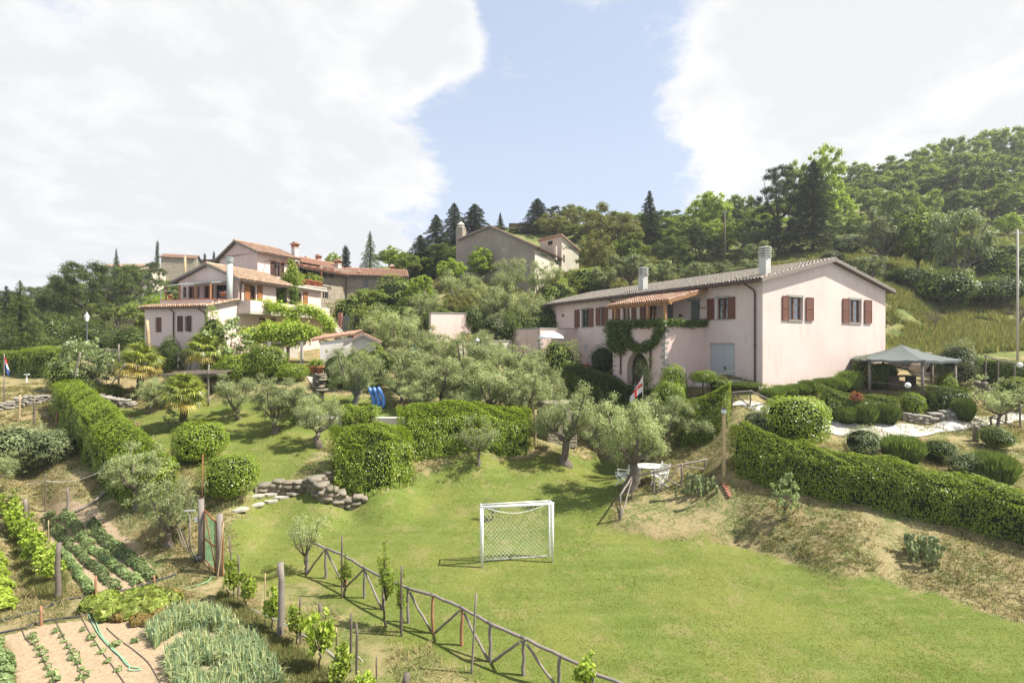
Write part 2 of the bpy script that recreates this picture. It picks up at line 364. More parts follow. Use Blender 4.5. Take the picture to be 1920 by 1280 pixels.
M['brown_metal'] = simple('brown_painted_metal', (.075, .04, .03), .5, .4)
M['white'] = simple('white_paint', (.80, .80, .78), .4, .4, .04)
M['net'] = simple('white_net_cord', (.62, .62, .58), .8, .2, .1)
M['pale_metal'] = simple('pale_painted_metal', (.42, .47, .43), .5, .4, .08)
M['grey_metal'] = simple('galvanised_metal', (.35, .36, .36), .45, .5, .1)
M['chimney'] = simple('chimney_plaster', (.50, .49, .44), .9, .1, .14, 3)
M['shutter'] = simple('brown_shutter_wood', (.15, .06, .034), .55, .35, .25, 12)
M['shutter_d'] = simple('dark_brown_shutter_wood', (.07, .03, .02), .55, .35, .2, 12)
M['shutter_o'] = simple('orange_brown_shutter_wood', (.30, .12, .045), .55, .35, .25, 12)
M['beam'] = simple('honey_timber', (.33, .17, .08), .6, .3, .2, 9)
M['grey_door'] = simple('grey_painted_door', (.40, .42, .42), .6, .3, .06)
M['green_door'] = simple('grey_green_door', (.13, .16, .145), .6, .3, .1)
M['sill'] = simple('grey_sandstone', (.30, .30, .26), .85, .2, .15, 10)
M['curtain'] = simple('white_curtain', (.62, .64, .62), .9, .1, .1, 20)
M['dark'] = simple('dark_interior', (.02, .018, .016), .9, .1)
M['terracotta'] = simple('terracotta', (.40, .15, .08), .8, .2, .2, 14)
M['shade_cloth'] = simple('grey_green_shade_cloth', (.12, .135, .125), .8, .2, .14, 5)
M['awning'] = simple('pale_green_awning', (.30, .36, .31), .7, .2, .08)
M['blue'] = simple('blue_plastic', (.10, .24, .62), .35, .5, .12)
M['rope'] = simple('white_rope', (.55, .52, .46), .8, .2)
M['pipe'] = simple('black_irrigation_pipe', (.05, .052, .06), .5, .4)
M['hose'] = simple('green_garden_hose', (.24, .46, .28), .45, .4)
M['reed'] = simple('grey_reed_thatch', (.20, .17, .145), .95, .1, .35, 30, bstr=1.)
M['cactus'] = simple('prickly_pear_skin', (.20, .235, .10), .55, .35, .3, 8)
M['palm_trunk'] = simple('fibrous_palm_trunk', (.10, .075, .055), .95, .1, .4, 25, bstr=1.)
M['flagstone'] = simple('pale_flagstone', (.40, .37, .31), .9, .1, .12, 3)
M['red_brick'] = simple('red_brick', (.32, .15, .11), .9, .1, .2, 8)
M['concrete'] = simple('pale_concrete', (.46, .43, .37), .9, .1, .12, 3)
M['mortar'] = simple('earth_mortar', (.24, .21, .165), .95, .05, .2, 5)
M['poolwater'] = simple('pool_water', (.16, .42, .50), .08, .5, .06)
def glass_mat():
    m, N = material('window_glass')
    g = N.n('ShaderNodeBsdfGlossy', ins={'Color': (.9, .95, 1, 1), 'Roughness': .04}).outputs[0]
    t = N.n('ShaderNodeBsdfTransparent', ins={'Color': (.82, .88, .88, 1)}).outputs[0]
    fr = N.n('ShaderNodeFresnel', ins={'IOR': 1.5}).outputs[0]
    finish(N, N.n('ShaderNodeMixShader', ins={0: N.math('ADD', fr, .06), 1: t, 2: g}).outputs[0]); return m
M['glass'] = glass_mat()
def plaster(name, a, b, stain, amt=.7):
    m, N = material(name); p = geo(N).outputs['Position']
    c = N.mix(N.rng(N.noise(p, .5, 6, .6), .3, .7), a, b)
    sv = N.n('ShaderNodeMapping', ins={'Vector': p, 'Scale': (1.6, 1.6, .35)}).outputs[0]
    c = N.mix(N.math('MULTIPLY', N.rng(N.noise(sv, 1.3, 8, .65, .3), .52, .75), amt), c, stain)
    c = N.mix(N.math('MULTIPLY', N.rng(N.noise(p, 9, 5, .7), .5, .8), .22), c, stain)
    finish(N, pbsdf(N, c, .92, .12, N.noise(p, 40, 4), .25, .01)); return m
M['pink'] = plaster('pink_plaster', (.61, .455, .405), (.66, .515, .46), (.45, .37, .31))
M['pink_pale'] = plaster('faded_pink_plaster', (.60, .48, .43), (.65, .54, .485), (.42, .36, .31), .6)
M['grey_shade_plaster'] = plaster('grey_brown_shade_render', (.26, .225, .18), (.32, .28, .225), (.17, .155, .13), .6)  # grey walls; on the grey house gable it also carries painted shade
M['cream'] = plaster('cream_render', (.48, .44, .35), (.56, .51, .41), (.32, .29, .24), .6)
M['whitewash'] = plaster('whitewashed_render', (.60, .55, .50), (.65, .60, .55), (.43, .39, .35), .5)
def stone_mat(name, cols, scale=0):
    m, N = material(name); g = geo(N); p = g.outputs['Position']
    k = len(cols); c = N.ramp(g.outputs['Random Per Island'], [(i/(k-1), cols[i]) for i in range(k)])
    oi = N.n('ShaderNodeObjectInfo').outputs['Random']
    c = N.mix(N.rng(N.noise(p, 3.5, 6, .65), .3, .72), c, [x*.6 for x in cols[0]])
    c = N.mix(.45, c, N.ramp(oi, [(i/(k-1), cols[k-1-i]) for i in range(k)]))
    finish(N, pbsdf(N, c, .92, .12, N.noise(p, 14, 6, .7), .7, .03)); return m
M['stone'] = stone_mat('rubble_stone', [(.27, .235, .18), (.38, .335, .26), (.50, .445, .35), (.42, .33, .23)])
M['stone_moss'] = stone_mat('mossy_fieldstone', [(.13, .115, .085), (.21, .185, .14), (.30, .265, .21), (.24, .185, .12)])
M['stone_pale'] = stone_mat('pale_limestone', [(.24, .22, .185), (.34, .315, .265), (.43, .40, .34)])
M['tile_grey'] = stone_mat('weathered_grey_tiles', [(.22, .195, .165), (.30, .265, .225), (.38, .335, .285)])
M['tile_red'] = stone_mat('terracotta_tiles', [(.28, .15, .105), (.38, .225, .155), (.46, .335, .24), (.52, .45, .35)])
M['tile_plain'] = stone_mat('plain_red_tiles', [(.30, .165, .115), (.37, .205, .14), (.40, .26, .19)])
M['tile_moss'] = stone_mat('mossy_terracotta_tiles', [(.27, .145, .095), (.42, .28, .18), (.50, .42, .30), (.56, .51, .40)])

def ground_mat():
    m, N = material('ground_cover'); p = geo(N).outputs['Position']
    z = N.n('ShaderNodeAttribute', attribute_name='zone').outputs['Color']; s = N.n('ShaderNodeSeparateColor', ins={0: z})
    big = N.noise(p, .22, 5, .6); mid = N.noise(p, 1.1, 6, .65, .4); fine = N.noise(p, 9, 6, .75); vf = N.noise(p, 45, 4, .8)
    st = N.n('ShaderNodeMapping', ins={'Vector': p, 'Rotation': (0, 0, R(-28)), 'Scale': (.35, 2.2, 1)}).outputs[0]
    streak = N.noise(st, .9, 5, .6, .5)
    lawn = N.mix(N.rng(streak, .35, .68), (.122, .155, .034), (.162, .195, .050))
    lawn = N.mix(N.math('MULTIPLY', N.rng(big, .44, .62), .85), lawn, (.19, .20, .052))
    lawn = N.mix(N.math('MULTIPLY', N.rng(mid, .50, .70), .75), lawn, (.25, .215, .095))
    lawn = N.mix(N.math('MULTIPLY', N.rng(vf, .45, .7), .45), lawn, (.07, .115, .012))
    bank = N.mix(N.rng(mid, .40, .60), (.085, .115, .03), (.28, .23, .115))
    bank = N.mix(N.math('MULTIPLY', N.rng(fine, .42, .66), .7), bank, (.40, .32, .18))
    bank = N.mix(N.math('MULTIPLY', N.rng(vf, .5, .7), .5), bank, (.055, .07, .018))
    bank = N.mix(N.math('MULTIPLY', N.rng(big, .50, .66), .45), bank, (.26, .165, .10))
    soil = N.mix(N.rng(fine, .35, .65), (.33, .245, .155), (.44, .34, .225))
    soil = N.mix(N.math('MULTIPLY', N.rng(mid, .5, .75), .5), soil, (.30, .21, .13))
    soil = N.mix(N.math('MULTIPLY', N.rng(vf, .56, .68), .6), soil, (.22, .15, .09))
    mead = N.mix(N.rng(mid, .38, .62), (.075, .105, .03), (.16, .18, .055))
    mead = N.mix(N.math('MULTIPLY', N.rng(big, .48, .6), .45), mead, (.25, .23, .09))
    mead = N.mix(N.math('MULTIPLY', N.rng(fine, .5, .7), .5), mead, (.30, .27, .14))
    # the limits of each cover wander with the fine noise
    def edge(v, k=.35): return N.rng(N.math('ADD', v, N.math('MULTIPLY', N.math('SUBTRACT', fine, .5), k*2.2)), .36, .64)
    c = N.mix(edge(s.outputs[0], .5), bank, lawn)
    c = N.mix(edge(s.outputs[2]), c, mead)
    c = N.mix(edge(s.outputs[1]), c, soil)
    h = N.math('ADD', N.math('MULTIPLY', fine, .7), N.math('MULTIPLY', vf, .5))
    finish(N, pbsdf(N, c, .95, .06, h, .8, .06)); return m
me.materials.append(ground_mat())
ground = tag(link('ground', me), kind='structure', label='grassy hillside ground with lawn, banks and garden soil')
# ================================================================== plants
def rdir(rng, n):
    v = rng.normal(size=(n, 3)); return v/np.maximum(np.linalg.norm(v, axis=1, keepdims=True), 1e-6)
def leafcards(pos, nrm, L, W, rng, axis=None, jit=.5):
    """leaf-shaped quads; nrm = facing, axis = preferred leaf direction"""
    n = len(pos); L = L*(1+jit*(rng.random(n)-.5))[:, None]; W = W*(1+jit*(rng.random(n)-.5))[:, None]
    a = rdir(rng, n) if axis is None else axis+rdir(rng, n)*.45
    a = a-nrm*(a*nrm).sum(1, keepdims=True); a /= np.maximum(np.linalg.norm(a, axis=1, keepdims=True), 1e-6)
    b = np.cross(nrm, a)
    V = np.stack([pos-a*L/2, pos+b*W/2-a*L*.05, pos+a*L/2, pos-b*W/2-a*L*.05], 1).reshape(-1, 3)
    return V, np.arange(4*n).reshape(n, 4)
def cat(parts):
    V, Fs, o = [], [], 0
    for v, f in parts: V.append(v); Fs.append(f+o); o += len(v)
    return np.concatenate(V), np.concatenate(Fs)
def clumps_leaves(cs, rs, n, L, W, rng, up=.35, out=.75, flat=1., axis=None, shell=.55):
    """n leaves spread through ellipsoidal clumps, denser towards their surface"""
    cs = np.asarray(cs, float); rs = np.asarray(rs, float)
    k = rng.choice(len(cs), n, p=rs**2/np.sum(rs**2)); d = rdir(rng, n)
    rad = rs[k]*(shell+(1-shell)*rng.random(n))*(1+.18*rng.normal(size=n))
    pos = cs[k]+d*rad[:, None]*np.array([1, 1, flat])
    nr = d*out+np.array([0, 0, up])+rdir(rng, n)*.6; nr /= np.linalg.norm(nr, axis=1, keepdims=True)
    return leafcards(pos, nr, L, W, rng, axis)
def wob(a, b, rng, amt, k=4):
    a, b = np.asarray(a, float), np.asarray(b, float)
    return [tuple(a+(b-a)*i/k+(rng.normal(size=3)*amt if 0 < i < k else 0)) for i in range(k+1)]
def limbs(rng, H, trunk, r0, spread, nl, gn=.12, lean=.1, top=.85, nsub=3, forks=1):
    """branching skeleton: returns MB and the twig ends"""
    mb = MB(); tips = []
    base = np.zeros(3); fork = np.array([rng.normal()*lean, rng.normal()*lean, trunk])
    pts = wob(base, fork, rng, gn*r0*2, 4); rr = [r0*(1.45-.16*i if i < 2 else 1.05-.06*i) for i in range(5)]; rr[0] = r0*1.6
    mb.tube([(0, 0, -.35)]+pts, [r0*1.8]+rr, 9)
    for i in range(nl):
        a = 2*math.pi*(i+rng.random()*.6)/nl; rad = spread*(.55+.45*rng.random()); zt = trunk+(H-trunk)*(top*(.45+.55*rng.random()))
        tip = np.array([math.cos(a)*rad, math.sin(a)*rad, zt]); mid = fork+(tip-fork)*.5+np.array([math.cos(a)*rad*.15, math.sin(a)*rad*.15, -.04*H])
        p = wob(fork, mid, rng, gn*r0, 3)+wob(mid, tip, rng, gn*r0, 3)[1:]
        mb.tube(p, [r0*(.62-.085*j) for j in range(len(p))], 6); tips.append(tip)
        for j in range(nsub):
            s = np.array(p[2+j % 3]); t = s+rdir(rng, 1)[0]*np.array([1, 1, .6])*spread*.4+np.array([0, 0, H*.1])
            mb.tube(wob(s, t, rng, gn*r0*.6, 3), [r0*.22, r0*.17, r0*.12, r0*.05], 5); tips.append(t)
    return mb, tips
PROTO = {}
def proto_olive(seed, H=4., Wd=4., n=10500, leafm='olive', trunk=.75, r0=.13, L=.17, Wl=.032, airy=.8, up=.55):
    rng = np.random.default_rng(seed); mb, tips = limbs(rng, H, trunk, r0, Wd*.38, 6, .28, .15)
    cs, rs = [], []
    for t in tips: cs.append(t); rs.append(Wd*(.08+.08*rng.random()))
    for i in range(46):
        d = rdir(rng, 1)[0]; d[2] = d[2]*.95 if d[2] > 0 else d[2]*.75
        cs.append(np.array([0, 0, trunk+(H-trunk)*.46])+d*np.array([Wd*.40, Wd*.40, (H-trunk)*.50])*(.45+.78*rng.random())); rs.append(Wd*(.03+.085*rng.random()**1.5))
    V, Fc = clumps_leaves(cs, rs, n, L, Wl, rng, up, .6, .85, axis=np.array([0, 0, up]), shell=.2)
    return [('trunk', mb.mesh('trunk', M['bark'], True)), ('crown', npmesh('crown', V, Fc, M[leafm]))], H, Wd
def proto_broad(seed, H=10., Wd=9., n=14000, leafm='wood_leaf', trunk=2.2, r0=.22, L=.36, Wl=.2, nclump=120, tall=1., barkm='bark_d'):
    rng = np.random.default_rng(seed); mb, tips = limbs(rng, H*.85, trunk, r0, Wd*.34, 6, .15, .1)
    cs, rs = [], []
    for i in range(nclump):
        d = rdir(rng, 1)[0]; k = .35+.68*rng.random()**.5
        lob = 1+.16*math.sin(3*math.atan2(d[1], d[0])+seed)+.1*math.sin(5*d[2]+seed*2)
        cs.append(np.array([0, 0, trunk*.75+(H-trunk*.75)*.5])+d*np.array([Wd*.40, Wd*.40, (H-trunk*.75)*.42])*k*lob); rs.append(Wd*(.04+.065*rng.random()))
    V, Fc = clumps_leaves(cs, rs, n, L, Wl, rng, .35, .7, .8, shell=.25)
    return [('trunk', mb.mesh('trunk', M[barkm], True)), ('crown', npmesh('crown', V, Fc, M[leafm]))], H, Wd
def proto_conifer(seed, H=12., Wd=6., n=14000, leafm='fir', L=.34, Wl=.075, shape=1., gap=.9, droop=.25, bare=.06):
    rng = np.random.default_rng(seed); mb = MB(); mb.tube([(0, 0, -.4), (0, 0, H*.3), (.05, 0, H*.7), (0, 0, H*.98)], [H*.022, H*.017, H*.009, .02], 7)
    pos, ax = [], []; nb = int(H*15)
    for i in range(nb):
        f = (i+rng.random())/nb; z = H*(bare+(1-bare)*f); a = i*2.4+rng.random()*.6
        R_ = Wd/2*(1-f)**shape*(.50+.62*rng.random())+.06*H*.15
        dr = np.array([math.cos(a), math.sin(a), 0.]); m = max(6, int(n/nb*R_/(Wd*.27)))
        s = rng.random(m)**.62; side = np.array([-dr[1], dr[0], 0])
        zz = z+R_*(.18*s-droop*s*s*2.0); wdt = (.05+.30*(s*(1.15-s)))*R_
        pp = dr*(s*R_)[:, None]+side*(rng.normal(size=m)*wdt*.8)[:, None]; pp[:, 2] += zz+rng.normal(size=m)*.06*gap-np.abs(rng.normal(size=m))*.10*droop*4
        pos.append(pp); ax.append(np.repeat((dr+np.array([0, 0, -.35*droop*2]))[None], m, 0)+side*(np.sign(rng.random(m)-.5)*.6)[:, None])
        if i % 3 == 0: mb.tube([(0, 0, z), tuple(dr*R_*.8+np.array([0, 0, z+R_*(.14-droop*1.2*.64)]))], [.045, .012], 4, False)
    pos = np.concatenate(pos); ax = np.concatenate(ax); nr = rdir(rng, len(pos))*.5+np.array([0, 0, 1.]); nr /= np.linalg.norm(nr, axis=1, keepdims=True)
    V, Fc = leafcards(pos, nr, L, Wl, rng, ax)
    return [('trunk', mb.mesh('trunk', M['bark_d'], True)), ('crown', npmesh('crown', V, Fc, M[leafm]))], H, Wd
def proto_pine(seed, H=11., Wd=9., n=24000, leafm='pine', L=.28, Wl=.075, low=.22):
    rng = np.random.default_rng(seed); mb, tips = limbs(rng, H*.9, H*.38, .2, Wd*.36, 8, .15, .15, .9)
    cs, rs = [], []
    for i in range(130):
        a = rng.random()*6.28; f = rng.random()**.9; z = H*(low+(1-low)*f); rad = Wd/2*math.sqrt(max(.05, 1-(max(0, f-.25)/.78)**2))*(.25+.72*rng.random())
        cs.append((math.cos(a)*rad, math.sin(a)*rad, z-.05*H)); rs.append(Wd*(.055+.045*rng.random()))
    V, Fc = clumps_leaves(cs, rs, n, L, Wl, rng, .6, .6, .8, axis=np.array([0, 0, .7]), shell=.2)
    return [('trunk', mb.mesh('trunk', M['bark_d'], True)), ('crown', npmesh('crown', V, Fc, M[leafm]))], H, Wd
def proto_bush(seed, H=2., Wd=2., n=7000, leafm='laurel', L=.085, Wl=.042, core=True, rag=.12, boxy=2.4, corem='core'):
    """clipped or natural shrub: superellipsoid shell of leaves over a near-black inner core"""
    rng = np.random.default_rng(seed); d = rdir(rng, n)
    k = (np.abs(d)**boxy).sum(1)**(-1/boxy); ph = rng.random(6)*6
    lump = 1+rag*(np.sin(3.1*d[:, 0]+ph[0])*np.sin(2.7*d[:, 1]+ph[1])+.6*np.sin(7*d[:, 2]+ph[2])*np.sin(6*d[:, 0]+ph[3]))
    rad = k*lump*(1-.16*rng.random(n)**1.6+.03*rng.normal(size=n))
    pos = d*rad[:, None]*np.array([Wd/2, Wd/2, H/2])+np.array([0, 0, H/2])
    nr = d+rdir(rng, n)*.6+np.array([0, 0, .35]); nr /= np.linalg.norm(nr, axis=1, keepdims=True)
    V, Fc = leafcards(pos, nr, L, Wl, rng, np.array([0, 0, .5])); out = [('foliage', npmesh('foliage', V, Fc, M[leafm]))]
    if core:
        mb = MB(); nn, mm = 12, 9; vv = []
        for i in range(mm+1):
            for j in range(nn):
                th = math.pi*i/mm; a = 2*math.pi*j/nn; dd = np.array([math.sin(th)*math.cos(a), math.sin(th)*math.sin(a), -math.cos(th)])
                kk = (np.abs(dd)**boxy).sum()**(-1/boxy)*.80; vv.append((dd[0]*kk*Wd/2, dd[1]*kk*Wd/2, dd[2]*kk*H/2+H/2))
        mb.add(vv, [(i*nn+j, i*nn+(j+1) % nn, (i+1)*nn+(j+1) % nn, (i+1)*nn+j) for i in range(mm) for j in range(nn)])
        out.append(('inner_core', mb.mesh('inner_core', M[corem], True)))
    return out, H, Wd
def proto_tuft(seed, H=1., Wd=1.2, n=4200, leafm='lavender', wid=.016, lean=.42):
    """upright stems fanning out of a dome (lavender, broom)"""
    rng = np.random.default_rng(seed); a = rng.random(n)*6.28; r = np.sqrt(rng.random(n))
    base = np.stack([np.cos(a)*r*Wd*.32, np.sin(a)*r*Wd*.32, rng.random(n)*H*.25], 1)
    le = H*(.62+.38*rng.random(n))*np.sqrt(1-.65*r*r); dirv = np.stack([np.cos(a)*r*lean, np.sin(a)*r*lean, np.ones(n)], 1)+rng.normal(size=(n, 3))*.12
    dirv /= np.linalg.norm(dirv, axis=1, keepdims=True); tip = base+dirv*le[:, None]*np.array([Wd/H/1.3, Wd/H/1.3, 1]); tip[:, 2] = np.clip(tip[:, 2], 0, H*1.02)
    sd = np.cross(dirv, rdir(rng, n)); sd /= np.linalg.norm(sd, axis=1, keepdims=True); mid = base*.35+tip*.65
    V = np.stack([base, mid+sd*wid, tip, mid-sd*wid], 1).reshape(-1, 3)
    mb = MB(); mb.lathe((0, 0, 0), [(Wd*.30, 0), (Wd*.36, H*.25), (Wd*.28, H*.5), (.05, H*.62)], 10)
    return [('foliage', npmesh('foliage', V, np.arange(4*n).reshape(n, 4), M[leafm])), ('inner_core', mb.mesh('inner_core', M['core'], True))], H, Wd
def proto_vine(seed, H=1.4, Wd=1.0, n=1000, leafm='vine', L=.11, Wl=.09, trunk=.5, r0=.028, nb=11):
    rng = np.random.default_rng(seed); mb = MB()
    mb.tube([(0, 0, -.1)]+wob((0, 0, 0), (rng.normal()*.06, rng.normal()*.06, trunk), rng, .03, 4), [r0*1.3, r0*1.2, r0, r0*.9, r0*.9, r0*.8], 6); cs, rs = [], []
    for i in range(nb):
        a = rng.random()*6.28; tip = np.array([math.cos(a)*Wd*.38*rng.random(), math.sin(a)*Wd*.38*rng.random(), trunk+(H-trunk)*(.2+.8*rng.random())])
        mb.tube(wob((0, 0, trunk*.9), tip, rng, .03, 3), [r0*.6, r0*.45, r0*.3, r0*.2], 5); cs.append(tip); rs.append(.07+.13*rng.random()); cs.append(tip*np.array([.9, .9, .65])+np.array([0, 0, trunk*.2])); rs.append(.07+.12*rng.random())
    V, Fc = clumps_leaves(cs, rs, n, L, Wl, rng, .3, .4, 1.3, shell=.1)
    return [('stem', mb.mesh('stem', M['bark_d'], True)), ('foliage', npmesh('foliage', V, Fc, M[leafm]))], H, Wd
def proto_bare(seed, H=3., Wd=3., r0=.09):
    rng = np.random.default_rng(seed); mb, tips = limbs(rng, H, H*.3, r0, Wd*.42, 6, .4, .2, .95, 4)
    for t in tips:
        for j in range(3): mb.tube(wob(t, t+rdir(rng, 1)[0]*Wd*.14+np.array([0, 0, H*.05]), rng, .03, 2), [.015, .01, .004], 4, False)
    return [('trunk', mb.mesh('trunk', M['bark'], True))], H, Wd
def pr(k, fn, *a, **kw): PROTO[k] = [fn(*([s]+list(a[1:])), **kw) for s in a[0]]
pr('olive', proto_olive, (1, 2, 3, 4))
pr('olive_thin', proto_olive, (11, 12), 3., 2.6, 3800, trunk=.8, r0=.07, L=.11, Wl=.03)
pr('olive_near', proto_olive, (21, 22), 5., 5., 15500, trunk=1.35, r0=.26, L=.17, Wl=.034)
pr('olive_far', proto_olive, (31, 32, 33), 5., 5., 9000, leafm='olive_far', trunk=1.1, r0=.2, L=.26, Wl=.075)
pr('broad', proto_broad, (41, 42, 43, 44))
pr('bright', proto_broad, (51, 52), 6., 5., 8000, leafm='bright_leaf', trunk=1.2, r0=.14, L=.22, Wl=.13)
pr('oak', proto_broad, (55,), 10., 11., 20000, leafm='oak_leaf', trunk=1.5, L=.28, Wl=.15, nclump=90)
pr('fir', proto_conifer, (61, 62, 63), 12., 6.5, 20000, Wl=.09)
pr('spruce', proto_conifer, (64, 65), 7., 5., 13000, leafm='fir_light', L=.24, Wl=.055, droop=.3)
pr('cypress', proto_conifer, (66,), 8., 1.6, 3500, leafm='fir', L=.3, Wl=.1, shape=.45, droop=-.8)
pr('cedar', proto_conifer, (67, 68), 12., 10., 32000, shape=.62, L=.34, Wl=.11, droop=.2)
pr('pine', proto_pine, (71, 72))
pr('darkpine', proto_pine, (73,), 12., 6.5, 20000, leafm='fir', low=.08)
pr('laurel', proto_bush, (81, 82))
pr('shrub', proto_bush, (83, 84), 2., 2.2, 3600, leafm='laurel_dark', rag=.2, boxy=2.)
pr('shrub_wild', proto_bush, (85, 86), 2.4, 2.6, 3000, leafm='wood_leaf', L=.14, Wl=.08, rag=.28, boxy=2.)
pr('shrub_grey', proto_bush, (87,), 2., 2.4, 4200, leafm='olive_far', L=.13, Wl=.04, rag=.25, boxy=2.)
pr('shrub_bright', proto_bush, (88,), 2., 2.4, 3400, leafm='bright_leaf', L=.13, Wl=.08, rag=.22, boxy=2.)
pr('lavender', proto_tuft, (91, 92))
pr('vine', proto_vine, (101, 102, 103))
pr('peach', proto_vine, (104, 105), 1.9, .7, 520, 'bright_leaf', .15, .035, .7, .03)
pr('bare', proto_bare, (111, 112))
pr('fig', proto_broad, (121,), 4., 6., 9000, leafm='fig', trunk=.5, r0=.1, L=.17, Wl=.11, nclump=80)
pr('young', proto_broad, (122,), 4., 3.4, 4500, leafm='fig', trunk=.8, r0=.07, L=.15, Wl=.08, nclump=40, barkm='bark')
cnt = {}
def put(kind, name, px, ytop, wpx, label, cat_, yb=None, D=None, group=None, rot=None, v=None, zoff=0.):
    """plant standing on the ground: px = column, ytop = row of its top, wpx = width; foot at row yb or distance D"""
    base = gp(px, yb) if yb is not None else at(px, D); D = base.y
    H = CZ+(640-ytop)/F*D-base.z; Wd = wpx/F*D
    cnt[kind] = cnt.get(kind, -1)+1; k = PROTO[kind]; parts, H0, W0 = k[(cnt[kind] if v is None else v) % len(k)]
    e = empty(name, (base.x, base.y, base.z+zoff), (cnt[kind]*2.39996 if rot is None else rot), label, cat_, group)
    e.scale = (Wd/W0, Wd/W0, max(H, .2)/H0)
    for pn, me_ in parts: link(pn, me_, None, e)
    return e

def hedge(name, path, wd, h, label, leafm='laurel', dens=420, L=.088, Wl=.044, top_h=None, rag=.09, group=None):
    """clipped hedge along ground points; path of world (x, y); h may vary along it"""
    rng = np.random.default_rng(len(label)*7+int(abs(path[0][0])*10)); pth = [np.array(p[:2], float) for p in path]
    o = np.array([pth[0][0], pth[0][1], hgt(*pth[0])])
    seg = [np.linalg.norm(pth[i+1]-pth[i]) for i in range(len(pth)-1)]; tot = sum(seg); cum = np.concatenate([[0], np.cumsum(seg)])
    hs = h if isinstance(h, (list, tuple)) else [h]*len(pth); ws = wd if isinstance(wd, (list, tuple)) else [wd]*len(pth)
    px_ = [p[0] for p in pth]; py_ = [p[1] for p in pth]
    def sample(s):
        x = np.interp(s, cum, px_); y = np.interp(s, cum, py_); e = .15
        dx = np.interp(np.minimum(s+e, tot), cum, px_)-np.interp(np.maximum(s-e, 0), cum, px_); dy = np.interp(np.minimum(s+e, tot), cum, py_)-np.interp(np.maximum(s-e, 0), cum, py_)
        l = np.hypot(dx, dy)+1e-9; return x, y, dx/l, dy/l, np.interp(s, cum, hs), np.interp(s, cum, ws)
    n = int((tot*(2*np.mean(hs)+np.mean(ws))+2*np.mean(hs)*np.mean(ws))*dens*1.5)
    s = rng.random(n)*(tot+np.mean(ws)*.6)-np.mean(ws)*.3; sc = np.clip(s, 0, tot); over = s-sc
    x, y, dx, dy, hh, ww = sample(sc); per = 2*hh+ww; t = rng.random(n)*per
    lat = np.where(t < hh, -ww/2, np.where(t < hh+ww, -ww/2+(t-hh), ww/2)); z = np.where(t < hh, t, np.where(t < hh+ww, hh, hh-(t-hh-ww)))
    nl = np.where(t < hh, -1., np.where(t < hh+ww, 0, 1.)); nz = np.where((t >= hh) & (t < hh+ww), 1., 0.)
    # round the shoulders
    ex = np.abs(lat)/(ww/2); ez = z/hh; rr = (ex**4+np.clip(ez*2-1, 0, 1)**4)**.25; kk = np.where(rr > 1, 1/rr, 1); lat = lat*kk; z = np.where(z > hh/2, hh/2+(z-hh/2)*kk, z)
    # hedge ends close in
    endk = np.where(np.abs(over) > 0, rng.random(n)*2-1, 1.); lat = np.where(np.abs(over) > 0, lat*np.abs(endk), lat)
    bump = (fbm(sc*1.7+lat*2, z*1.7, 3, 3)-.5)*2*rag*2.2
    dep = -rng.random(n)**2*.16+bump
    X = x+dx*over-dy*(lat+nl*dep); Y = y+dy*over+dx*(lat+nl*dep); Zb = height(X, Y); Zz = Zb+np.maximum(z+nz*dep, .02)
    nr = np.stack([-dy*nl+dx*np.sign(over)*(np.abs(over) > 0), dx*nl+dy*np.sign(over)*(np.abs(over) > 0), nz+.35], 1)+rdir(rng, n)*.65; nr /= np.linalg.norm(nr, axis=1, keepdims=True)
    V, Fc = leafcards(np.stack([X, Y, Zz], 1)-o, nr, L, Wl, rng, np.array([0, 0, .6]))
    e = empty(name, tuple(o), 0, label, 'hedge', group); link('foliage', npmesh('foliage', V, Fc, M[leafm]), None, e)
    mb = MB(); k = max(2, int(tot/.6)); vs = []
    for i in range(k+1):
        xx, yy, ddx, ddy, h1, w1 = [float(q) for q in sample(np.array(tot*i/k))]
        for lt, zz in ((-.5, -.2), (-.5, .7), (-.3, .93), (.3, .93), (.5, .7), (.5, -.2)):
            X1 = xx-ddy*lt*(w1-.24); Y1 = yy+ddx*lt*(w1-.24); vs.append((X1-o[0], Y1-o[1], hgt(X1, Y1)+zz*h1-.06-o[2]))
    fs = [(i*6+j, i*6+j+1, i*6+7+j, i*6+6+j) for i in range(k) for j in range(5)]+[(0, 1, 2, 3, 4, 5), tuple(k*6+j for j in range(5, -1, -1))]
    mb.add(vs, fs).build('inner_core', M['core'], e); return e
def hp(*pts): return [tuple(gp(a, b)[:2]) if len(q) == 2 else tuple(at(a, q[2])[:2]) for q in pts for a, b in [q[:2]]]
def foliage_blob(name, pts, rads, n, leafm, L, Wl, label=None, cat_=None, parent=None, flat=1., group=None, seed=5, o=None):
    """climbing or hanging leaves round given points"""
    rng = np.random.default_rng(seed); c = np.array([tuple(p) for p in pts]); o = c.mean(0) if o is None else np.array(o)
    V, Fc = clumps_leaves(c-o, rads, n, L, Wl, rng, .4, .6, flat, shell=.15)
    ob = link(name, npmesh(name, V, Fc, M[leafm]), None, parent, tuple(o)); return tag(ob, label, cat_, group)
def line_pts(a, b, k): a, b = np.array(a, float), np.array(b, float); return [a+(b-a)*i/max(1, k-1) for i in range(k)]
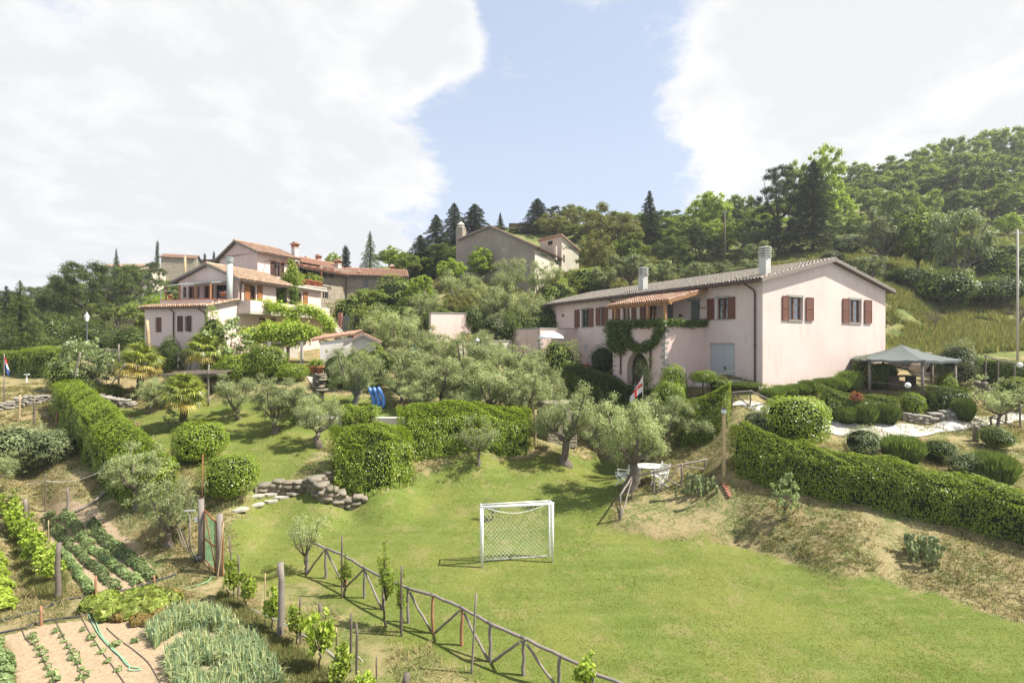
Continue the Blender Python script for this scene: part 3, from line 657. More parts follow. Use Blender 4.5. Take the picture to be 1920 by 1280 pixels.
# ================================================================== buildings
UP = Vector((0, 0, 1))
class Fr:
    """building frame: local x, y turned by ang about (ox, oy); local z counts from zb"""
    def __init__(s, ox, oy, ax, zb):
        s.o = Vector((ox, oy, zb)); s.ang = math.atan2(ax[1], ax[0]); s.m = Matrix.Rotation(s.ang, 3, 'Z'); s.mi = s.m.inverted()
    def hit(s, px, py, axis, val):
        o = s.mi @ (Vector((0, 0, CZ))-s.o); d = s.mi @ Vector(((px-960)/F, 1, (640-py)/F)); i = 0 if axis == 'x' else 1
        return o+d*((val-o[i])/d[i])
    def world(s, p): return s.m @ Vector(p)+s.o
class Face:
    """wall plane of a frame: O origin, U along the wall, N outwards"""
    def __init__(s, fr, e, axis, val, O, U, N):
        s.fr, s.e, s.axis, s.val = fr, e, axis, val; s.O, s.U, s.N = Vector(O), Vector(U), Vector(N); s.holes = []
    def uz(s, px, py): p = s.fr.hit(px, py, s.axis, s.val); return (p-s.O).dot(s.U), p.z-s.O.z
    def rect(s, x0, y0, x1, y1):
        u0, _ = s.uz(x0, y0); u1, _ = s.uz(x1, y1); xm = (x0+x1)/2; return [min(u0, u1), max(u0, u1), s.uz(xm, max(y0, y1))[1], s.uz(xm, min(y0, y1))[1]]
    def p(s, u, z, n=0.): return s.O+s.U*u+UP*z+s.N*n
    def wall(s, mb, w, h, depth=.24, gable=None):
        us = sorted({0, w, *[x for r in s.holes for x in r[:2]]}); zs = sorted({0, h, *[x for r in s.holes for x in r[2:4]]})
        for a, b in zip(us, us[1:]):
            for c, d in zip(zs, zs[1:]):
                if any(r[0]-1e-6 <= a and b <= r[1]+1e-6 and r[2]-1e-6 <= c and d <= r[3]+1e-6 for r in s.holes): continue
                mb.quad(s.p(a, c), s.p(b, c), s.p(b, d), s.p(a, d))
        for r in s.holes:
            a, b, c, d = r[:4]; k = r[4] if len(r) > 4 else depth
            for q in (((a, c), (a, d)), ((b, c), (b, d)), ((a, c), (b, c)), ((a, d), (b, d))):
                (u1, z1), (u2, z2) = q; mb.quad(s.p(u1, z1), s.p(u2, z2), s.p(u2, z2, -k), s.p(u1, z1, -k))
        if gable: mb.quad(*[s.p(*q) for q in gable])
    def box(s, mb, u0, u1, z0, z1, n0, n1):
        return mb.slab([s.p(u0, z0, n0), s.p(u1, z0, n0), s.p(u1, z1, n0), s.p(u0, z1, n0)], s.N*(n1-n0))
    def shutter(s, u0, u1, z0, z1, mat='shutter', ang=0., hinge=None, label=None):
        """open shutter leaf against the wall: stiles, rails and louvres"""
        mb = MB(); b = .055; n0, n1 = .03, .075; w_ = u1-u0
        for q in ((u0, u0+b, z0, z1), (u1-b, u1, z0, z1), (u0, u1, z0, z0+b), (u0, u1, z1-b, z1), (u0, u1, (z0+z1)/2-b/2, (z0+z1)/2+b/2)): s.box(mb, *q, n0, n1)
        k = max(4, int((z1-z0)/.09))
        for i in range(k):
            z = z0+b+(z1-z0-2*b)*i/k; mb.slab([s.p(u0+b, z, .062), s.p(u1-b, z, .062), s.p(u1-b, z+.085*(z1-z0)/(k*.09), .034), s.p(u0+b, z+.085*(z1-z0)/(k*.09), .034)], s.N*.008)
        return tag(mb.build('shutter', M[mat], s.e), label)
    def window(s, x0, y0, x1, y1, sl=None, sr=None, mat='shutter', lintel=True, curtain=True, framem='shutter', sh_y=None, inset=.13, reveal=True):
        """casement with frame, pane, curtain, lintel, sill and up to two open shutter leaves (pixel columns)"""
        r = s.rect(x0, y0, x1, y1); s.holes.append(r); a, b, c, d = r; f = .06
        mb = MB(); n0, n1 = -inset-.05, -inset
        for q in ((a, a+f, c, d), (b-f, b, c, d), (a, b, c, c+f), (a, b, d-f, d)): s.box(mb, *q, n0, n1)
        m_ = (a+b)/2
        if b-a > .5: s.box(mb, m_-.045, m_+.045, c+f, d-f, n0, n1+.01)
        for t in (.36, .68): s.box(mb, a+f, b-f, c+(d-c)*t-.014, c+(d-c)*t+.014, n0+.012, n1-.006)
        wdw = mb.build('window', M[framem], s.e)
        MB().quad(s.p(a, c, n0+.02), s.p(b, c, n0+.02), s.p(b, d, n0+.02), s.p(a, d, n0+.02)).build('pane', M['glass'], wdw)
        dk = MB(); s.box(dk, a-.3, b+.3, c-.3, d+.3, -1.0, -.98); dk.build('unlit_room_panel', M['dark'], wdw)  # near-black panel paints the unlit room behind the glass
        if curtain:
            cb = MB(); k = 18
            for sd_, (p0, p1) in enumerate(((a+f, m_-.06), (m_+.06, b-f)) if b-a > .5 else ((a+f, b-f),)):
                us = [p0+(p1-p0)*i/k for i in range(k+1)]; pts = [(u, -inset-.12+.018*math.sin(i*1.7)) for i, u in enumerate(us)]
                for (u, n_), (u2, n2_) in zip(pts, pts[1:]): cb.quad(s.p(u, c+.05, n_), s.p(u2, c+.05, n2_), s.p(u2, d-.05, n2_), s.p(u, d-.05, n_))
            cb.build('curtain', M['curtain'], wdw)
        if lintel:
            s.box(MBx := MB(), a-.12, b+.12, d, d+.13, -.02, .035); MBx.build('lintel', M['sill'], wdw)
            s.box(MBy := MB(), a-.06, b+.06, c-.07, c, -.02, .06); MBy.build('sill', M['sill'], wdw)
        sc, sd2 = (c-.02, d+.03) if sh_y is None else sh_y
        for q in (sl, sr):
            if q: u = sorted((s.uz(q[0], (y0+y1)/2)[0], s.uz(q[1], (y0+y1)/2)[0])); s.shutter(u[0], u[1], sc, sd2, mat)
        return r
    def door(s, x0, y0, x1, y1, mat='green_door', lintel=True, planks=4, handle=True, label=None, inset=.12):
        r = s.rect(x0, y0, x1, y1); s.holes.append(r); a, b, c, d = r; mb = MB(); k = planks
        for i in range(k): s.box(mb, a+(b-a)*i/k+.006, a+(b-a)*(i+1)/k-.006, c, d, -inset-.05, -inset)
        s.box(mb, a, b, c, d, -inset-.09, -inset-.045)
        dr = tag(mb.build('door', M[mat], s.e), label)
        if handle: s.box(hb := MB(), b-.16, b-.10, c+.95, c+1.1, -inset, -inset+.05); hb.build('handle', M['dark_metal'], dr)
        if lintel: s.box(lb := MB(), a-.12, b+.12, d, d+.13, -.02, .035); lb.build('lintel', M['sill'], dr)
        return r
def tiles(mb, O, U, S, Nn, wd, ln, pw=.205, pl=.38, rng=None, r=.078):
    """rows of half-round clay tiles lying on a slope"""
    rng = rng or random.Random(3); cols = max(1, int(wd/pw)); rows = max(1, round(ln/pl)); pw = wd/cols; pl = ln/rows
    U, S, Nn, O = Vector(U), Vector(S), Vector(Nn), Vector(O); arc = [(math.cos(a)*r*1.1, math.sin(a)*r) for a in (math.pi, math.pi*.72, math.pi*.5, math.pi*.28, 0)]
    for i in range(cols):
        for j in range(rows):
            base = O+U*(pw*(i+.5)+rng.uniform(-.012, .012))+S*(pl*j+rng.uniform(-.02, .02)); vs = []
            for k, (s_, n_) in enumerate(((-.04, .035+rng.uniform(0, .014)), (pl+.02, .0))):
                for (x, y) in arc: vs.append(base+U*(x*(1 if k == 0 else .82))+S*s_+Nn*(y+n_))
            mb.add(vs, [(q, q+1, q+6, q+5) for q in range(4)])
            # channel tile between
            b2 = base+U*pw*.5; vs = [b2+U*(-.06)+S*(-.02)+Nn*.03, b2+Nn*.008+S*(-.02), b2+U*.06+S*(-.02)+Nn*.03, b2+U*.06+S*pl+Nn*.012, b2+S*pl-Nn*.0, b2-U*.06+S*pl+Nn*.012]
            mb.add(vs, [(0, 1, 4, 5), (1, 2, 3, 4)])
def gable_roof(e, x0, x1, y0, y1, ze0, ze1, xm, zr, oe, og, tile='tile_red', board='sill', gutters=(True, True), seed=1, th=.13, ridge=True):
    """two slopes with the ridge along local y; ze0/ze1 heights over the walls at x0/x1; returns nothing"""
    sl = MB(); tl = MB(); rg = MB(); bds = []; rng = random.Random(seed)
    for side, (xe, ze) in enumerate(((x0, ze0), (x1, ze1))):
        sx = -1 if side == 0 else 1; t = (zr-ze)/abs(xm-xe); xo = xe+sx*oe; zo = ze-t*oe
        A = Vector((xo, y0-og, zo)); B = Vector((xm, y0-og, zr)); up = Vector((0, 0, th)); off = Vector((0, y1-y0+2*og, 0))
        sl.slab([A, B, B+up, A+up], off)
        S = (B-A).normalized(); Nn = Vector((-S.z*sx*-1 if False else 0, 0, 0)); Nn = S.cross(Vector((0, 1, 0))); Nn = Nn if Nn.z > 0 else -Nn
        tiles(tl, A+up*1.0+Nn*.012, (0, 1, 0), S, Nn, y1-y0+2*og, (B-A).length, rng=rng)
        for yy in (y0-og-.022, y1+og): bd = MB(); bds.append(bd); bd.slab([A+Vector((0, yy-A.y, -.02)), B+Vector((0, yy-B.y, -.02)), B+Vector((0, yy-B.y, th+.03)), A+Vector((0, yy-A.y, th+.03))], (0, .022, 0))
        if gutters[side]:
            g = MB(); g.tube([(xo+sx*.06, y0-og, zo+.03), (xo+sx*.06, y1+og, zo+.03)], .06, 8); g.build('gutter', M['brown_metal'], e)
    k = int((y1-y0+2*og)/.42)
    for i in range(k):
        yy = y0-og+.42*i+rng.uniform(-.01, .01); rg.tube([(xm, yy, zr+th+.01), (xm, yy+.44, zr+th+.035)], [.12, .10], 8)
    roof = sl.build('roof', M['weathered_d'], e); tag(tl.build('roof_tiles', M[tile], roof), kind='stuff'); [bd.build('rake_board', M[board], roof) for bd in bds]
    if ridge: tag(rg.build('ridge_tiles', M[tile], roof), kind='stuff')
    return roof
def fin_chimney(e, c, w_, h, name='chimney', mat='chimney', fins=4, capm='chimney'):
    """square stack with a slatted concrete cap"""
    x, y, z = c; mb = MB(); mb.box((x, y, z+h/2-.5), (w_, w_, h+1.0)); mb.box((x, y, z+h+.02), (w_*1.14, w_*1.14, .06)); ch = mb.build(name, M[mat], e)
    cb = MB()
    for i in range(fins):
        zz = z+h+.12+i*.14; cb.lathe((x, y, zz), [(w_*.80, -.03), (w_*.80, .02), (w_*.55, .055)], 4 if False else 8)
    for sx in (-1, 1):
        for sy in (-1, 1): cb.box((x+sx*w_*.38, y+sy*w_*.38, z+h+.05+fins*.07), (.06, .06, fins*.14))
    cb.build('chimney_cap', M[capm], ch); return ch
def tile_chimney(e, c, w_, h, mat='chimney'):
    """stack with open lantern and a small tiled roof"""
    x, y, z = c; mb = MB(); mb.box((x, y, z+h/2-.6), (w_, w_, h+1.2)); mb.box((x, y, z+h+.03), (w_*1.2, w_*1.2, .07)); ch = mb.build('chimney', M[mat], e); cb = MB()
    for sx in (-1, 0, 1):
        for sy in (-1, 0, 1):
            if sx or sy: cb.box((x+sx*w_*.42, y+sy*w_*.42, z+h+.2), (.1, .1, .3))
    cb.build('chimney_lantern', M['terracotta'], ch); tb = MB(); t = w_*.78
    tb.add([(x-t, y-t, z+h+.35), (x+t, y-t, z+h+.35), (x+t, y+t, z+h+.35), (x-t, y+t, z+h+.35), (x-t*.2, y, z+h+.62), (x+t*.2, y, z+h+.62)], [(3, 2, 1, 0), (0, 1, 5, 4), (1, 2, 5), (2, 3, 4, 5), (3, 0, 4)])
    for i in range(5):
        yy = y-t+2*t*(i+.5)/5
        for s_ in (-1, 1): tb.tube([(x+s_*t*1.08, yy, z+h+.37), (x+s_*t*.12, y+(yy-y)*.3, z+h+.64)], .05, 6)
    tb.build('chimney_roof', M['tile_red'], ch); return ch
def stonework(mb, face, w, h, rng, sw=.34, sh=.17, holes=(), jut=.035, top=None):
    """coursed rubble standing proud of a wall face"""
    z = 0.
    while z < h:
        hh = sh*rng.uniform(.6, 1.35); hh = min(hh, h-z); u = -rng.uniform(0, .2)
        while u < w:
            ww = sw*rng.uniform(.5, 1.6); a, b = max(0, u)+.012, min(w, u+ww)-.012; c, d = z+.010, z+hh-.010; u += ww
            if b-a < .05 or d-c < .03 or any(r[0] < b and r[1] > a and r[2] < d and r[3] > c for r in holes): continue
            if top and (c+d)/2 > top((a+b)/2)-.08: continue
            n = rng.uniform(.25, 1)*jut; j = lambda q: rng.uniform(-q, q)
            f_ = [face.p(a+j(.01), c+j(.008), -.02), face.p(b+j(.01), c+j(.008), -.02), face.p(b+j(.01), d+j(.008), -.02), face.p(a+j(.01), d+j(.008), -.02)]
            i_ = .018; g_ = [face.p(a+i_, c+i_, n), face.p(b-i_, c+i_+j(.01), n*rng.uniform(.7, 1.2)), face.p(b-i_, d-i_, n), face.p(a+i_, d-i_+j(.01), n*rng.uniform(.7, 1.2))]
            mb.add(f_+g_, [(4, 5, 6, 7), (0, 1, 5, 4), (1, 2, 6, 5), (2, 3, 7, 6), (3, 0, 4, 7)])
        z += hh
def prism_walls(mb, x0, x1, y0, y1, z0, z1): mb.quad((x0, y0, z0), (x1, y0, z0), (x1, y0, z1), (x0, y0, z1))

# ---------------------------------------------------------------- the long pink farmhouse on the right
ga = (.8820, .4716); ZB = CZ-2.75
fr = Fr(13.85, 28.0, ga, ZB); W_, L_ = 12.7, 23.9; ZE = 3.39+2.75; ZR = 4.86+2.75
H1 = empty('farmhouse', fr.o, fr.ang, 'long two storey pink farmhouse with grey tiled roof and ivy draped balcony', 'house', 'farmhouses')
fac = Face(fr, H1, 'x', 0, (0, L_, 0), (0, -1, 0), (-1, 0, 0)); gab = Face(fr, H1, 'y', 0, (0, 0, 0), (1, 0, 0), (0, -1, 0))
# gable windows
gab.window(1478, 557, 1504, 600, (1466, 1478), (1510, 1524)); gab.window(1592, 562, 1614, 605, (1579, 1591), (1620, 1633))
gab.holes[0][1] += .10; gab.holes[1][1] += .10
wb = MB(); gab.wall(wb, W_, ZE, gable=[(0, ZE), (W_, ZE), (W_/2, ZR)])
# facade
fac.window(1344, 559, 1365, 598, (1327, 1340), (1366, 1379))
fac.door(1293, 564, 1312, 604, 'green_door', True, 3)
fac.door(1250, 568, 1262, 603, 'green_door', False, 2)
fac.window(1216, 571, 1231, 604, (1201, 1211), None, lintel=False, curtain=False)
fac.window(1167, 575, 1182, 604, (1149, 1163), (1185, 1193), lintel=False, framem='shutter_o')
fac.window(1126, 577, 1131, 610, (1118, 1126), (1132, 1140))
fac.window(1090, 580, 1103, 613, (1078, 1087), (1104, 1113), curtain=False, framem='green_door')
fac.door(1026, 584, 1040, 615, 'weathered', True, 4, label='pale slatted wooden door')
gr = fac.rect(1331, 643, 1378, 706); gr[2] = .12; fac.holes.append(gr)
fac.wall(wb, L_, ZE)
rear = [(W_, 0, 0), (W_, L_, 0), (W_, L_, ZE), (W_, 0, ZE)]; wb.quad(*rear)
wb.quad((W_, L_, 0), (0, L_, 0), (0, L_, ZE), (W_/2, L_, ZR), (W_, L_, ZE))
wb.build('wall', M['pink_pale'], H1)
# garage door in three leaves with a wicket
gd = MB(); a, b, c, d = gr
fac.box(gd, a, b, c, d, -.16, -.12); fac.box(gd, a+.02, a+(b-a)*.53, c, d-.02, -.12, -.10); fac.box(gd, a+(b-a)*.55, b-.02, c, d-.02, -.12, -.10)
gdo = tag(gd.build('garage_door', M['grey_door'], H1), 'pale grey garage door')
wk = MB(); fac.box(wk, a+.10, a+(b-a)*.48, c+.05, d-(d-c)*.3, -.10, -.085); wk.build('wicket_door', M['grey_door'], gdo)
hd = MB(); fac.box(hd, a+(b-a)*.56, a+(b-a)*.60, c+.95, c+1.12, -.10, -.05); hd.build('handle', M['dark_metal'], gdo)
roof1 = gable_roof(H1, 0, W_, 0, L_, ZE, ZE, W_/2, ZR, .55, .35, 'tile_grey', 'weathered', (True, True), 7)
rf = MB()
for i in range(int(L_/.9)):
    y = .3+i*.9; rf.bar((-.5, y, ZE-.5*.232-.04), (.1, y, ZE-.03), .07, .09)
tag(rf.build('rafter_ends', M['beam'], roof1), kind='stuff')
# chimneys
p = fr.hit(1433, 500, 'x', 0.9); fin_chimney(H1, (0.95, p.y, ZE+.2), .44, 1.2)
p = fr.hit(1208, 520, 'x', 1.3); fin_chimney(H1, (1.2, p.y, ZE+.3), .48, 1.25)
# downpipes
def downpipe(face, px, y0, y1, dx=.45, zt=None, mat='brown_metal', r=.05):
    u, z0 = face.uz(px, y0); _, z1 = face.uz(px, y1); mb = MB()
    mb.tube([face.p(u-dx, z0+.28, .5), face.p(u-dx*.9, z0+.1, .45), face.p(u-.06, z0-.25, .10), face.p(u, z0-.45, .08), face.p(u, z1, .08)] if dx else [face.p(u, z0, .07), face.p(u, z1, .07)], r, 8)
    for t in (.25, .6, .9): zz = z0+(z1-z0)*t; mb.lathe(face.p(u, zz, .08), [(r*1.35, -.03), (r*1.35, .03)], 8)
    mb.build('downpipe', M[mat], face.e)
downpipe(fac, 1417, 535, 724, .42); downpipe(fac, 1153, 562, 573, .3)
# stone quoins are built on the balcony block
bx, by1 = -3.37, 3.93; by2 = by1+4.75; zp = 1.16+2.75; zf = .22+2.75
balc = Face(fr, H1, 'x', bx, (bx, by2, 0), (0, -1, 0), (-1, 0, 0)); bsd = Face(fr, H1, 'y', by1, (bx, by1, 0), (1, 0, 0), (0, -1, 0)); bsl = Face(fr, H1, 'y', by2, (0, by2, 0), (-1, 0, 0), (0, 1, 0))
bm = MB(); bw = by2-by1
for q in ((bx, by1, bx, by1+(by2-by1)), (bx, by1, 0, by1), (bx, by2, 0, by2), (0, 0, 0, L_), (0, 0, W_, 0)): bm.quad((q[0], q[1], -1.4), (q[2], q[3], -1.4), (q[2], q[3], 0), (q[0], q[1], 0))
# front with round arch
ac = balc.uz(1195, 680)[0]; ar = .98; spring = 1.05; us = [0, ac-ar, ac+ar, bw]
bm.quad(balc.p(0, 0), balc.p(ac-ar, 0), balc.p(ac-ar, zp), balc.p(0, zp)); bm.quad(balc.p(ac+ar, 0), balc.p(bw, 0), balc.p(bw, zp), balc.p(ac+ar, zp))
arc_ = [(ac-ar*math.cos(t), spring+ar*1.05*math.sin(t)) for t in np.linspace(0, math.pi, 15)]
for (u, z), (u2, z2) in zip(arc_, arc_[1:]):
    bm.quad(balc.p(u, z), balc.p(u2, z2), balc.p(u2, zp), balc.p(u, zp)); bm.quad(balc.p(u, z), balc.p(u2, z2), balc.p(u2, z2, -.45), balc.p(u, z, -.45))
for u in (ac-ar, ac+ar): bm.quad(balc.p(u, 0), balc.p(u, spring), balc.p(u, spring, -.45), balc.p(u, 0, -.45))
bm.quad(bsd.p(0, 0), bsd.p(-bx, 0), bsd.p(-bx, zp), bsd.p(0, zp)); bm.quad(bsl.p(0, 0), bsl.p(-bx, 0), bsl.p(-bx, zp), bsl.p(0, zp))
# inner faces of the parapet and the terrace floor
t_ = .22
bm.slab([(bx+t_, by1+t_, zf-.2), (0, by1+t_, zf-.2), (0, by2-t_, zf-.2), (bx+t_, by2-t_, zf-.2)], (0, 0, .2))
bm.quad((bx+t_, by1+t_, zf), (bx+t_, by2-t_, zf), (bx+t_, by2-t_, zp), (bx+t_, by1+t_, zp)); bm.quad((bx+t_, by1+t_, zf), (0, by1+t_, zf), (0, by1+t_, zp), (bx+t_, by1+t_, zp)); bm.quad((bx+t_, by2-t_, zf), (0, by2-t_, zf), (0, by2-t_, zp), (bx+t_, by2-t_, zp))
bm.build('balcony', M['pink'], H1)
cpg = MB(); balc.box(cpg, -.04, bw+.04, zp, zp+.07, -.26, .04); bsd.box(cpg, .27, -bx-.02, zp, zp+.07, -.26, .04); bsl.box(cpg, .02, -bx-.27, zp, zp+.07, -.26, .04); cpg.build('coping', M['sill'], H1)
rngq = random.Random(4)
def quoins(face, u0, z0, z1, s=1, e=None, other=None, ou=0):
    z = z0; k = 0
    while z < z1-.15:
        hh = rngq.uniform(.17, .25); ln = (.34 if k % 2 else .2); mb = MB()
        face.box(mb, min(u0, u0+s*ln), max(u0, u0+s*ln), z, z+hh-.03, -.03, .03); mb.build('quoin', M['sill'], e or face.e); z += hh+.13; k += 1
quoins(balc, 0, .1, zp-.25); quoins(balc, bw, .1, zp-.25, -1); quoins(bsd, -.03, .2, zp-.3, 1)
downpipe(balc, 1165, 655, 702, 0); downpipe(balc, 1221, 650, 690, 0)
# tiled canopy over the balcony on timber posts
fz = fr.hit(1250, 566, 'x', bx+.1).z; by_c2 = fr.hit(1140, 573, 'x', bx+.1).y; zc = ZE-.22
cn = MB(); A_ = Vector((bx+.05, by1-.25, fz)); B_ = Vector((0, by1-.25, zc)); off = Vector((0, by_c2-by1+.3, 0)); cn.slab([A_, B_, B_+Vector((0, 0, .08)), A_+Vector((0, 0, .08))], off)
cnp = cn.build('canopy_roof', M['beam'], H1); S_ = (B_-A_).normalized(); tl = MB(); Nn = S_.cross(Vector((0, 1, 0))); Nn = Nn if Nn.z > 0 else -Nn
tiles(tl, A_+Vector((0, 0, .09)), (0, 1, 0), S_, Nn, off.y, (B_-A_).length); tag(tl.build('roof_tiles', M['tile_red'], cnp), kind='stuff')
cb = MB(); cb.bar((bx+.25, by1-.25, fz-.06), (bx+.25, by_c2+.05, fz-.06), .14, .16)
for i in range(9): y = by1-.2+i*(off.y-.1)/8; cb.bar((bx+.06, y, fz-.03), (-.02, y, zc-.05), .08, .10)
cb.build('canopy_beams', M['beam'], H1)
for px in (1247, 1215, 1150):
    y = min(fr.hit(px, 600, 'x', bx+.13).y, by2-.12); MB().box((bx+.13, y, (zp+fz-.12)/2+.03), (.15, .15, fz-.14-zp+.05)).build('canopy_post', M['beam'], H1)
# wall lantern, plaques
u, z = fac.uz(1032, 577); mb = MB(); mb.tube([fac.p(u, z+.12, 0), fac.p(u, z+.22, .16), fac.p(u, z+.12, .22)], .02, 6); mb.lathe(fac.p(u, z-.18, .22), [(.06, 0), (.12, .22), (.13, .24), (.02, .36)], 6); mb.build('wall_lantern', M['dark_metal'], H1)
def plaque(face, x0, y0, x1, y1, mat, name='plaque'):
    a, b, c, d = face.rect(x0, y0, x1, y1); mb = MB(); face.box(mb, a, b, c, d, 0, .03); mb.build(name, M[mat], face.e)
plaque(fac, 1011, 594, 1018, 604, 'curtain'); plaque(fac, 1053.5, 589, 1058, 594, 'orange_wood'); plaque(fac, 1313, 575, 1323, 579, 'cane', 'name_board'); plaque(fac, 1096, 645, 1101, 655, 'grey_door', 'meter_box'); plaque(fac, 1273, 589, 1279, 594, 'dark_metal', 'wall_pot')
# terrace block at the far end
ty1 = 17.5; tx = -3.75; ty2 = ty1+7.0; zt = 1.05+2.75
T1 = empty('terrace_wall', fr.o, fr.ang, 'pink plastered terrace wall with stone quoins at the far end of the long farmhouse', 'wall')
tw = MB(); tw.slab([(tx, ty1, -1.6), (tx+.3, ty1, -1.6), (tx+.3, ty2, -1.6), (tx, ty2, -1.6)], (0, 0, zt+1.6)); tw.slab([(tx+.3, ty1, -.6), (-.003, ty1, -.6), (-.003, ty1+.3, -.6), (tx+.3, ty1+.3, -.6)], (0, 0, zt+.6))
tw.build('wall', M['pink'], T1)
tc_ = MB(); tc_.slab([(tx-.05, ty1-.05, zt), (tx+.35, ty1-.05, zt), (tx+.35, ty2+.05, zt), (tx-.05, ty2+.05, zt)], (0, 0, .08)); tc_.slab([(tx+.35, ty1-.05, zt), (-.003, ty1-.05, zt), (-.003, ty1+.35, zt), (tx+.35, ty1+.35, zt)], (0, 0, .08)); tc_.build('coping', M['sill'], T1)
tfc = Face(fr, T1, 'x', tx, (tx, ty2, 0), (0, -1, 0), (-1, 0, 0)); tfs = Face(fr, T1, 'y', ty1, (tx, ty1, 0), (1, 0, 0), (0, -1, 0)); quoins(tfc, 7.0, .2, zt-.2, -1); quoins(tfs, -.03, .2, zt-.2, 1)

# ---------------------------------------------------------------- lower pink house on the left, with roof terrace
ZL = CZ-3.0; f2 = Fr(-20.5, 38.0, (.9628, -.2700), ZL); h0 = 3.0
H2 = empty('farmhouse', f2.o, f2.ang, 'stepped pink house with red tiled gable, roof terrace and vine grown balcony on the left', 'house', 'farmhouses')
wx = 5.75; d0 = 2.72
blk = Face(f2, H2, 'y', -d0, (-wx, -d0, 0), (1, 0, 0), (0, -1, 0)); zblk = 2.38+h0
blk.door(291, 595, 303, 623, 'shutter', False, 6, False, label='closed brown louvred shutters'); blk.window(346, 593, 353, 621, (334, 343), (353, 359), 'shutter_d', lintel=False, framem='green_door')
wl = MB(); blk.wall(wl, wx, zblk)
bside = Face(f2, H2, 'x', 0, (0, -d0, 0), (0, 1, 0), (1, 0, 0)); zs2 = 3.05+h0
wl.quad(bside.p(0, 0), bside.p(d0, 0), bside.p(d0, zs2), bside.p(0, zblk)); wl.quad((-wx, -d0, 0), (-wx, 0, 0), (-wx, 0, zs2), (-wx, -d0, zblk))
wl.build('wall', M['pink_pale'], H2)
# lean-to roof of the block
lr = MB(); A_ = Vector((-wx-.25, -d0-.32, zblk-.06)); B_ = Vector((-wx-.25, -.05, zs2-.02)); lr.slab([A_, B_, B_+Vector((0, 0, .1)), A_+Vector((0, 0, .1))], (wx+.5, 0, 0)); lro = lr.build('lean_to_roof', M['weathered_d'], H2)
S_ = (B_-A_).normalized(); tl = MB(); tiles(tl, A_+Vector((0, 0, .12)), (1, 0, 0), S_, (0, -S_.z, S_.y), wx+.5, 1.1); tiles(tl, A_+Vector((wx+.5-.5, 0, .12))+S_*1.1, (1, 0, 0), S_, (0, -S_.z, S_.y), .5, (B_-A_).length-1.15); tag(tl.build('roof_tiles', M['tile_moss'], lro), kind='stuff')
g = MB(); g.tube([(-wx-.25, -d0-.38, zblk-.02), (.25, -d0-.38, zblk-.02)], .055, 8); g.build('gutter', M['brown_metal'], H2)
u_ = blk.uz(327, 600)[0]; g = MB(); g.tube([blk.p(u_, zblk-.1, .33), blk.p(u_, zblk-.3, .08), blk.p(u_, .3, .08)], .045, 8); g.build('downpipe', M['brown_metal'], H2)
u_ = wx-.12; g = MB(); g.tube([blk.p(u_-.4, zblk-.08, .35), blk.p(u_-.1, zblk-.35, .1), blk.p(u_, zblk-.6, .08), blk.p(u_, .3, .08)], .045, 8); g.build('downpipe', M['brown_metal'], H2)
# terrace parapet
zt0, zt1 = 2.62+h0, 3.02+h0; pb = MB()
pb.slab([(-wx+.75, -2.0, zt0-.25), (-.55, -2.0, zt0-.25), (-.55, -1.82, zt0-.25), (-wx+.75, -1.82, zt0-.25)], (0, 0, zt1-zt0+.25)); pb.slab([(-.55, -2.0, zt0-.25), (-.37, -2.0, zt0-.25), (-.37, -.003, zt0-.25), (-.55, -.003, zt0-.25)], (0, 0, zt1-zt0+.25)); pb.slab([(-wx+.57, -2.0, zt0-.25), (-wx+.75, -2.0, zt0-.25), (-wx+.75, -.003, zt0-.25), (-wx+.57, -.003, zt0-.25)], (0, 0, zt1-zt0+.25)); pb.build('parapet', M['pink'], H2)
pc = MB(); pc.box(((-wx+.2)/2, -1.91, zt1+.025), (wx-.75, .26, .05)); pc.box((-.46, -.98, zt1+.025), (.26, 1.59, .05)); pc.build('coping', M['terracotta'], H2)
# gable front
zE2 = 4.66+h0; zR2 = 5.80+h0; gf = Face(f2, H2, 'y', 0, (-wx, 0, 0), (1, 0, 0), (0, -1, 0)); rs = Face(f2, H2, 'x', 0, (0, 0, 0), (0, 1, 0), (1, 0, 0))
gf.window(343, 538, 349, 558, None, None, 'shutter_d', False, False); gf.window(353, 537, 363, 559, None, (363, 368), 'shutter_o', False, False); gf.window(370, 537, 374, 559, None, None, 'shutter_d', False, False); gf.window(382, 536, 396, 559, None, (396, 400), 'shutter_o', False, False, 'shutter_o'); gf.window(404, 534, 428, 559, None, None, 'shutter_d', False, False, 'shutter_d')
wl = MB(); gf.wall(wl, wx, zE2, gable=[(0, zE2), (wx, zE2), (wx*.52, zR2)])
rs.window(469, 535, 480, 563, (458, 468), (482, 491), 'shutter_o', False, False, 'shutter_d'); rs.window(493, 597, 504, 615, (487, 493), (508, 516), 'shutter', False, True, 'shutter')
ylen = 5.55; ext = 9.75; ps = rs.rect(518, 541, 537, 580); ps.append(1.3); rs.holes.append(ps)
rs.window(557, 546, 566, 570, None, (568, 576), 'shutter_o', False, False, 'shutter'); pe = rs.rect(548, 600, 572, 640); pe.append(.9); rs.holes.append(pe)
rs.wall(wl, ext, zE2)
wl.quad((-wx, 0, 0), (-wx, ylen, 0), (-wx, ylen, zE2), (-wx, 0, zE2)); wl.quad((-wx, ylen, zE2), (0, ylen, zE2), (-wx*.48, ylen, zR2)); wl.quad((-wx, ylen, 0), (-wx, ext, 0), (-wx, ext, zE2), (-wx, ylen, zE2)); wl.quad((-wx, ext, 0), (0, ext, 0), (0, ext, zE2), (-wx, ext, zE2))
wl.build('upper_wall', M['pink'], H2)
for r_ in (ps, pe): db = MB(); rs.box(db, r_[0]-.02, r_[1]+.02, r_[2]-.02, r_[3]+.02, -r_[4]-.03, -r_[4]); db.build('recess_shade_panel', M['dark'], H2)  # near-black panels put the shade of the recesses into colour
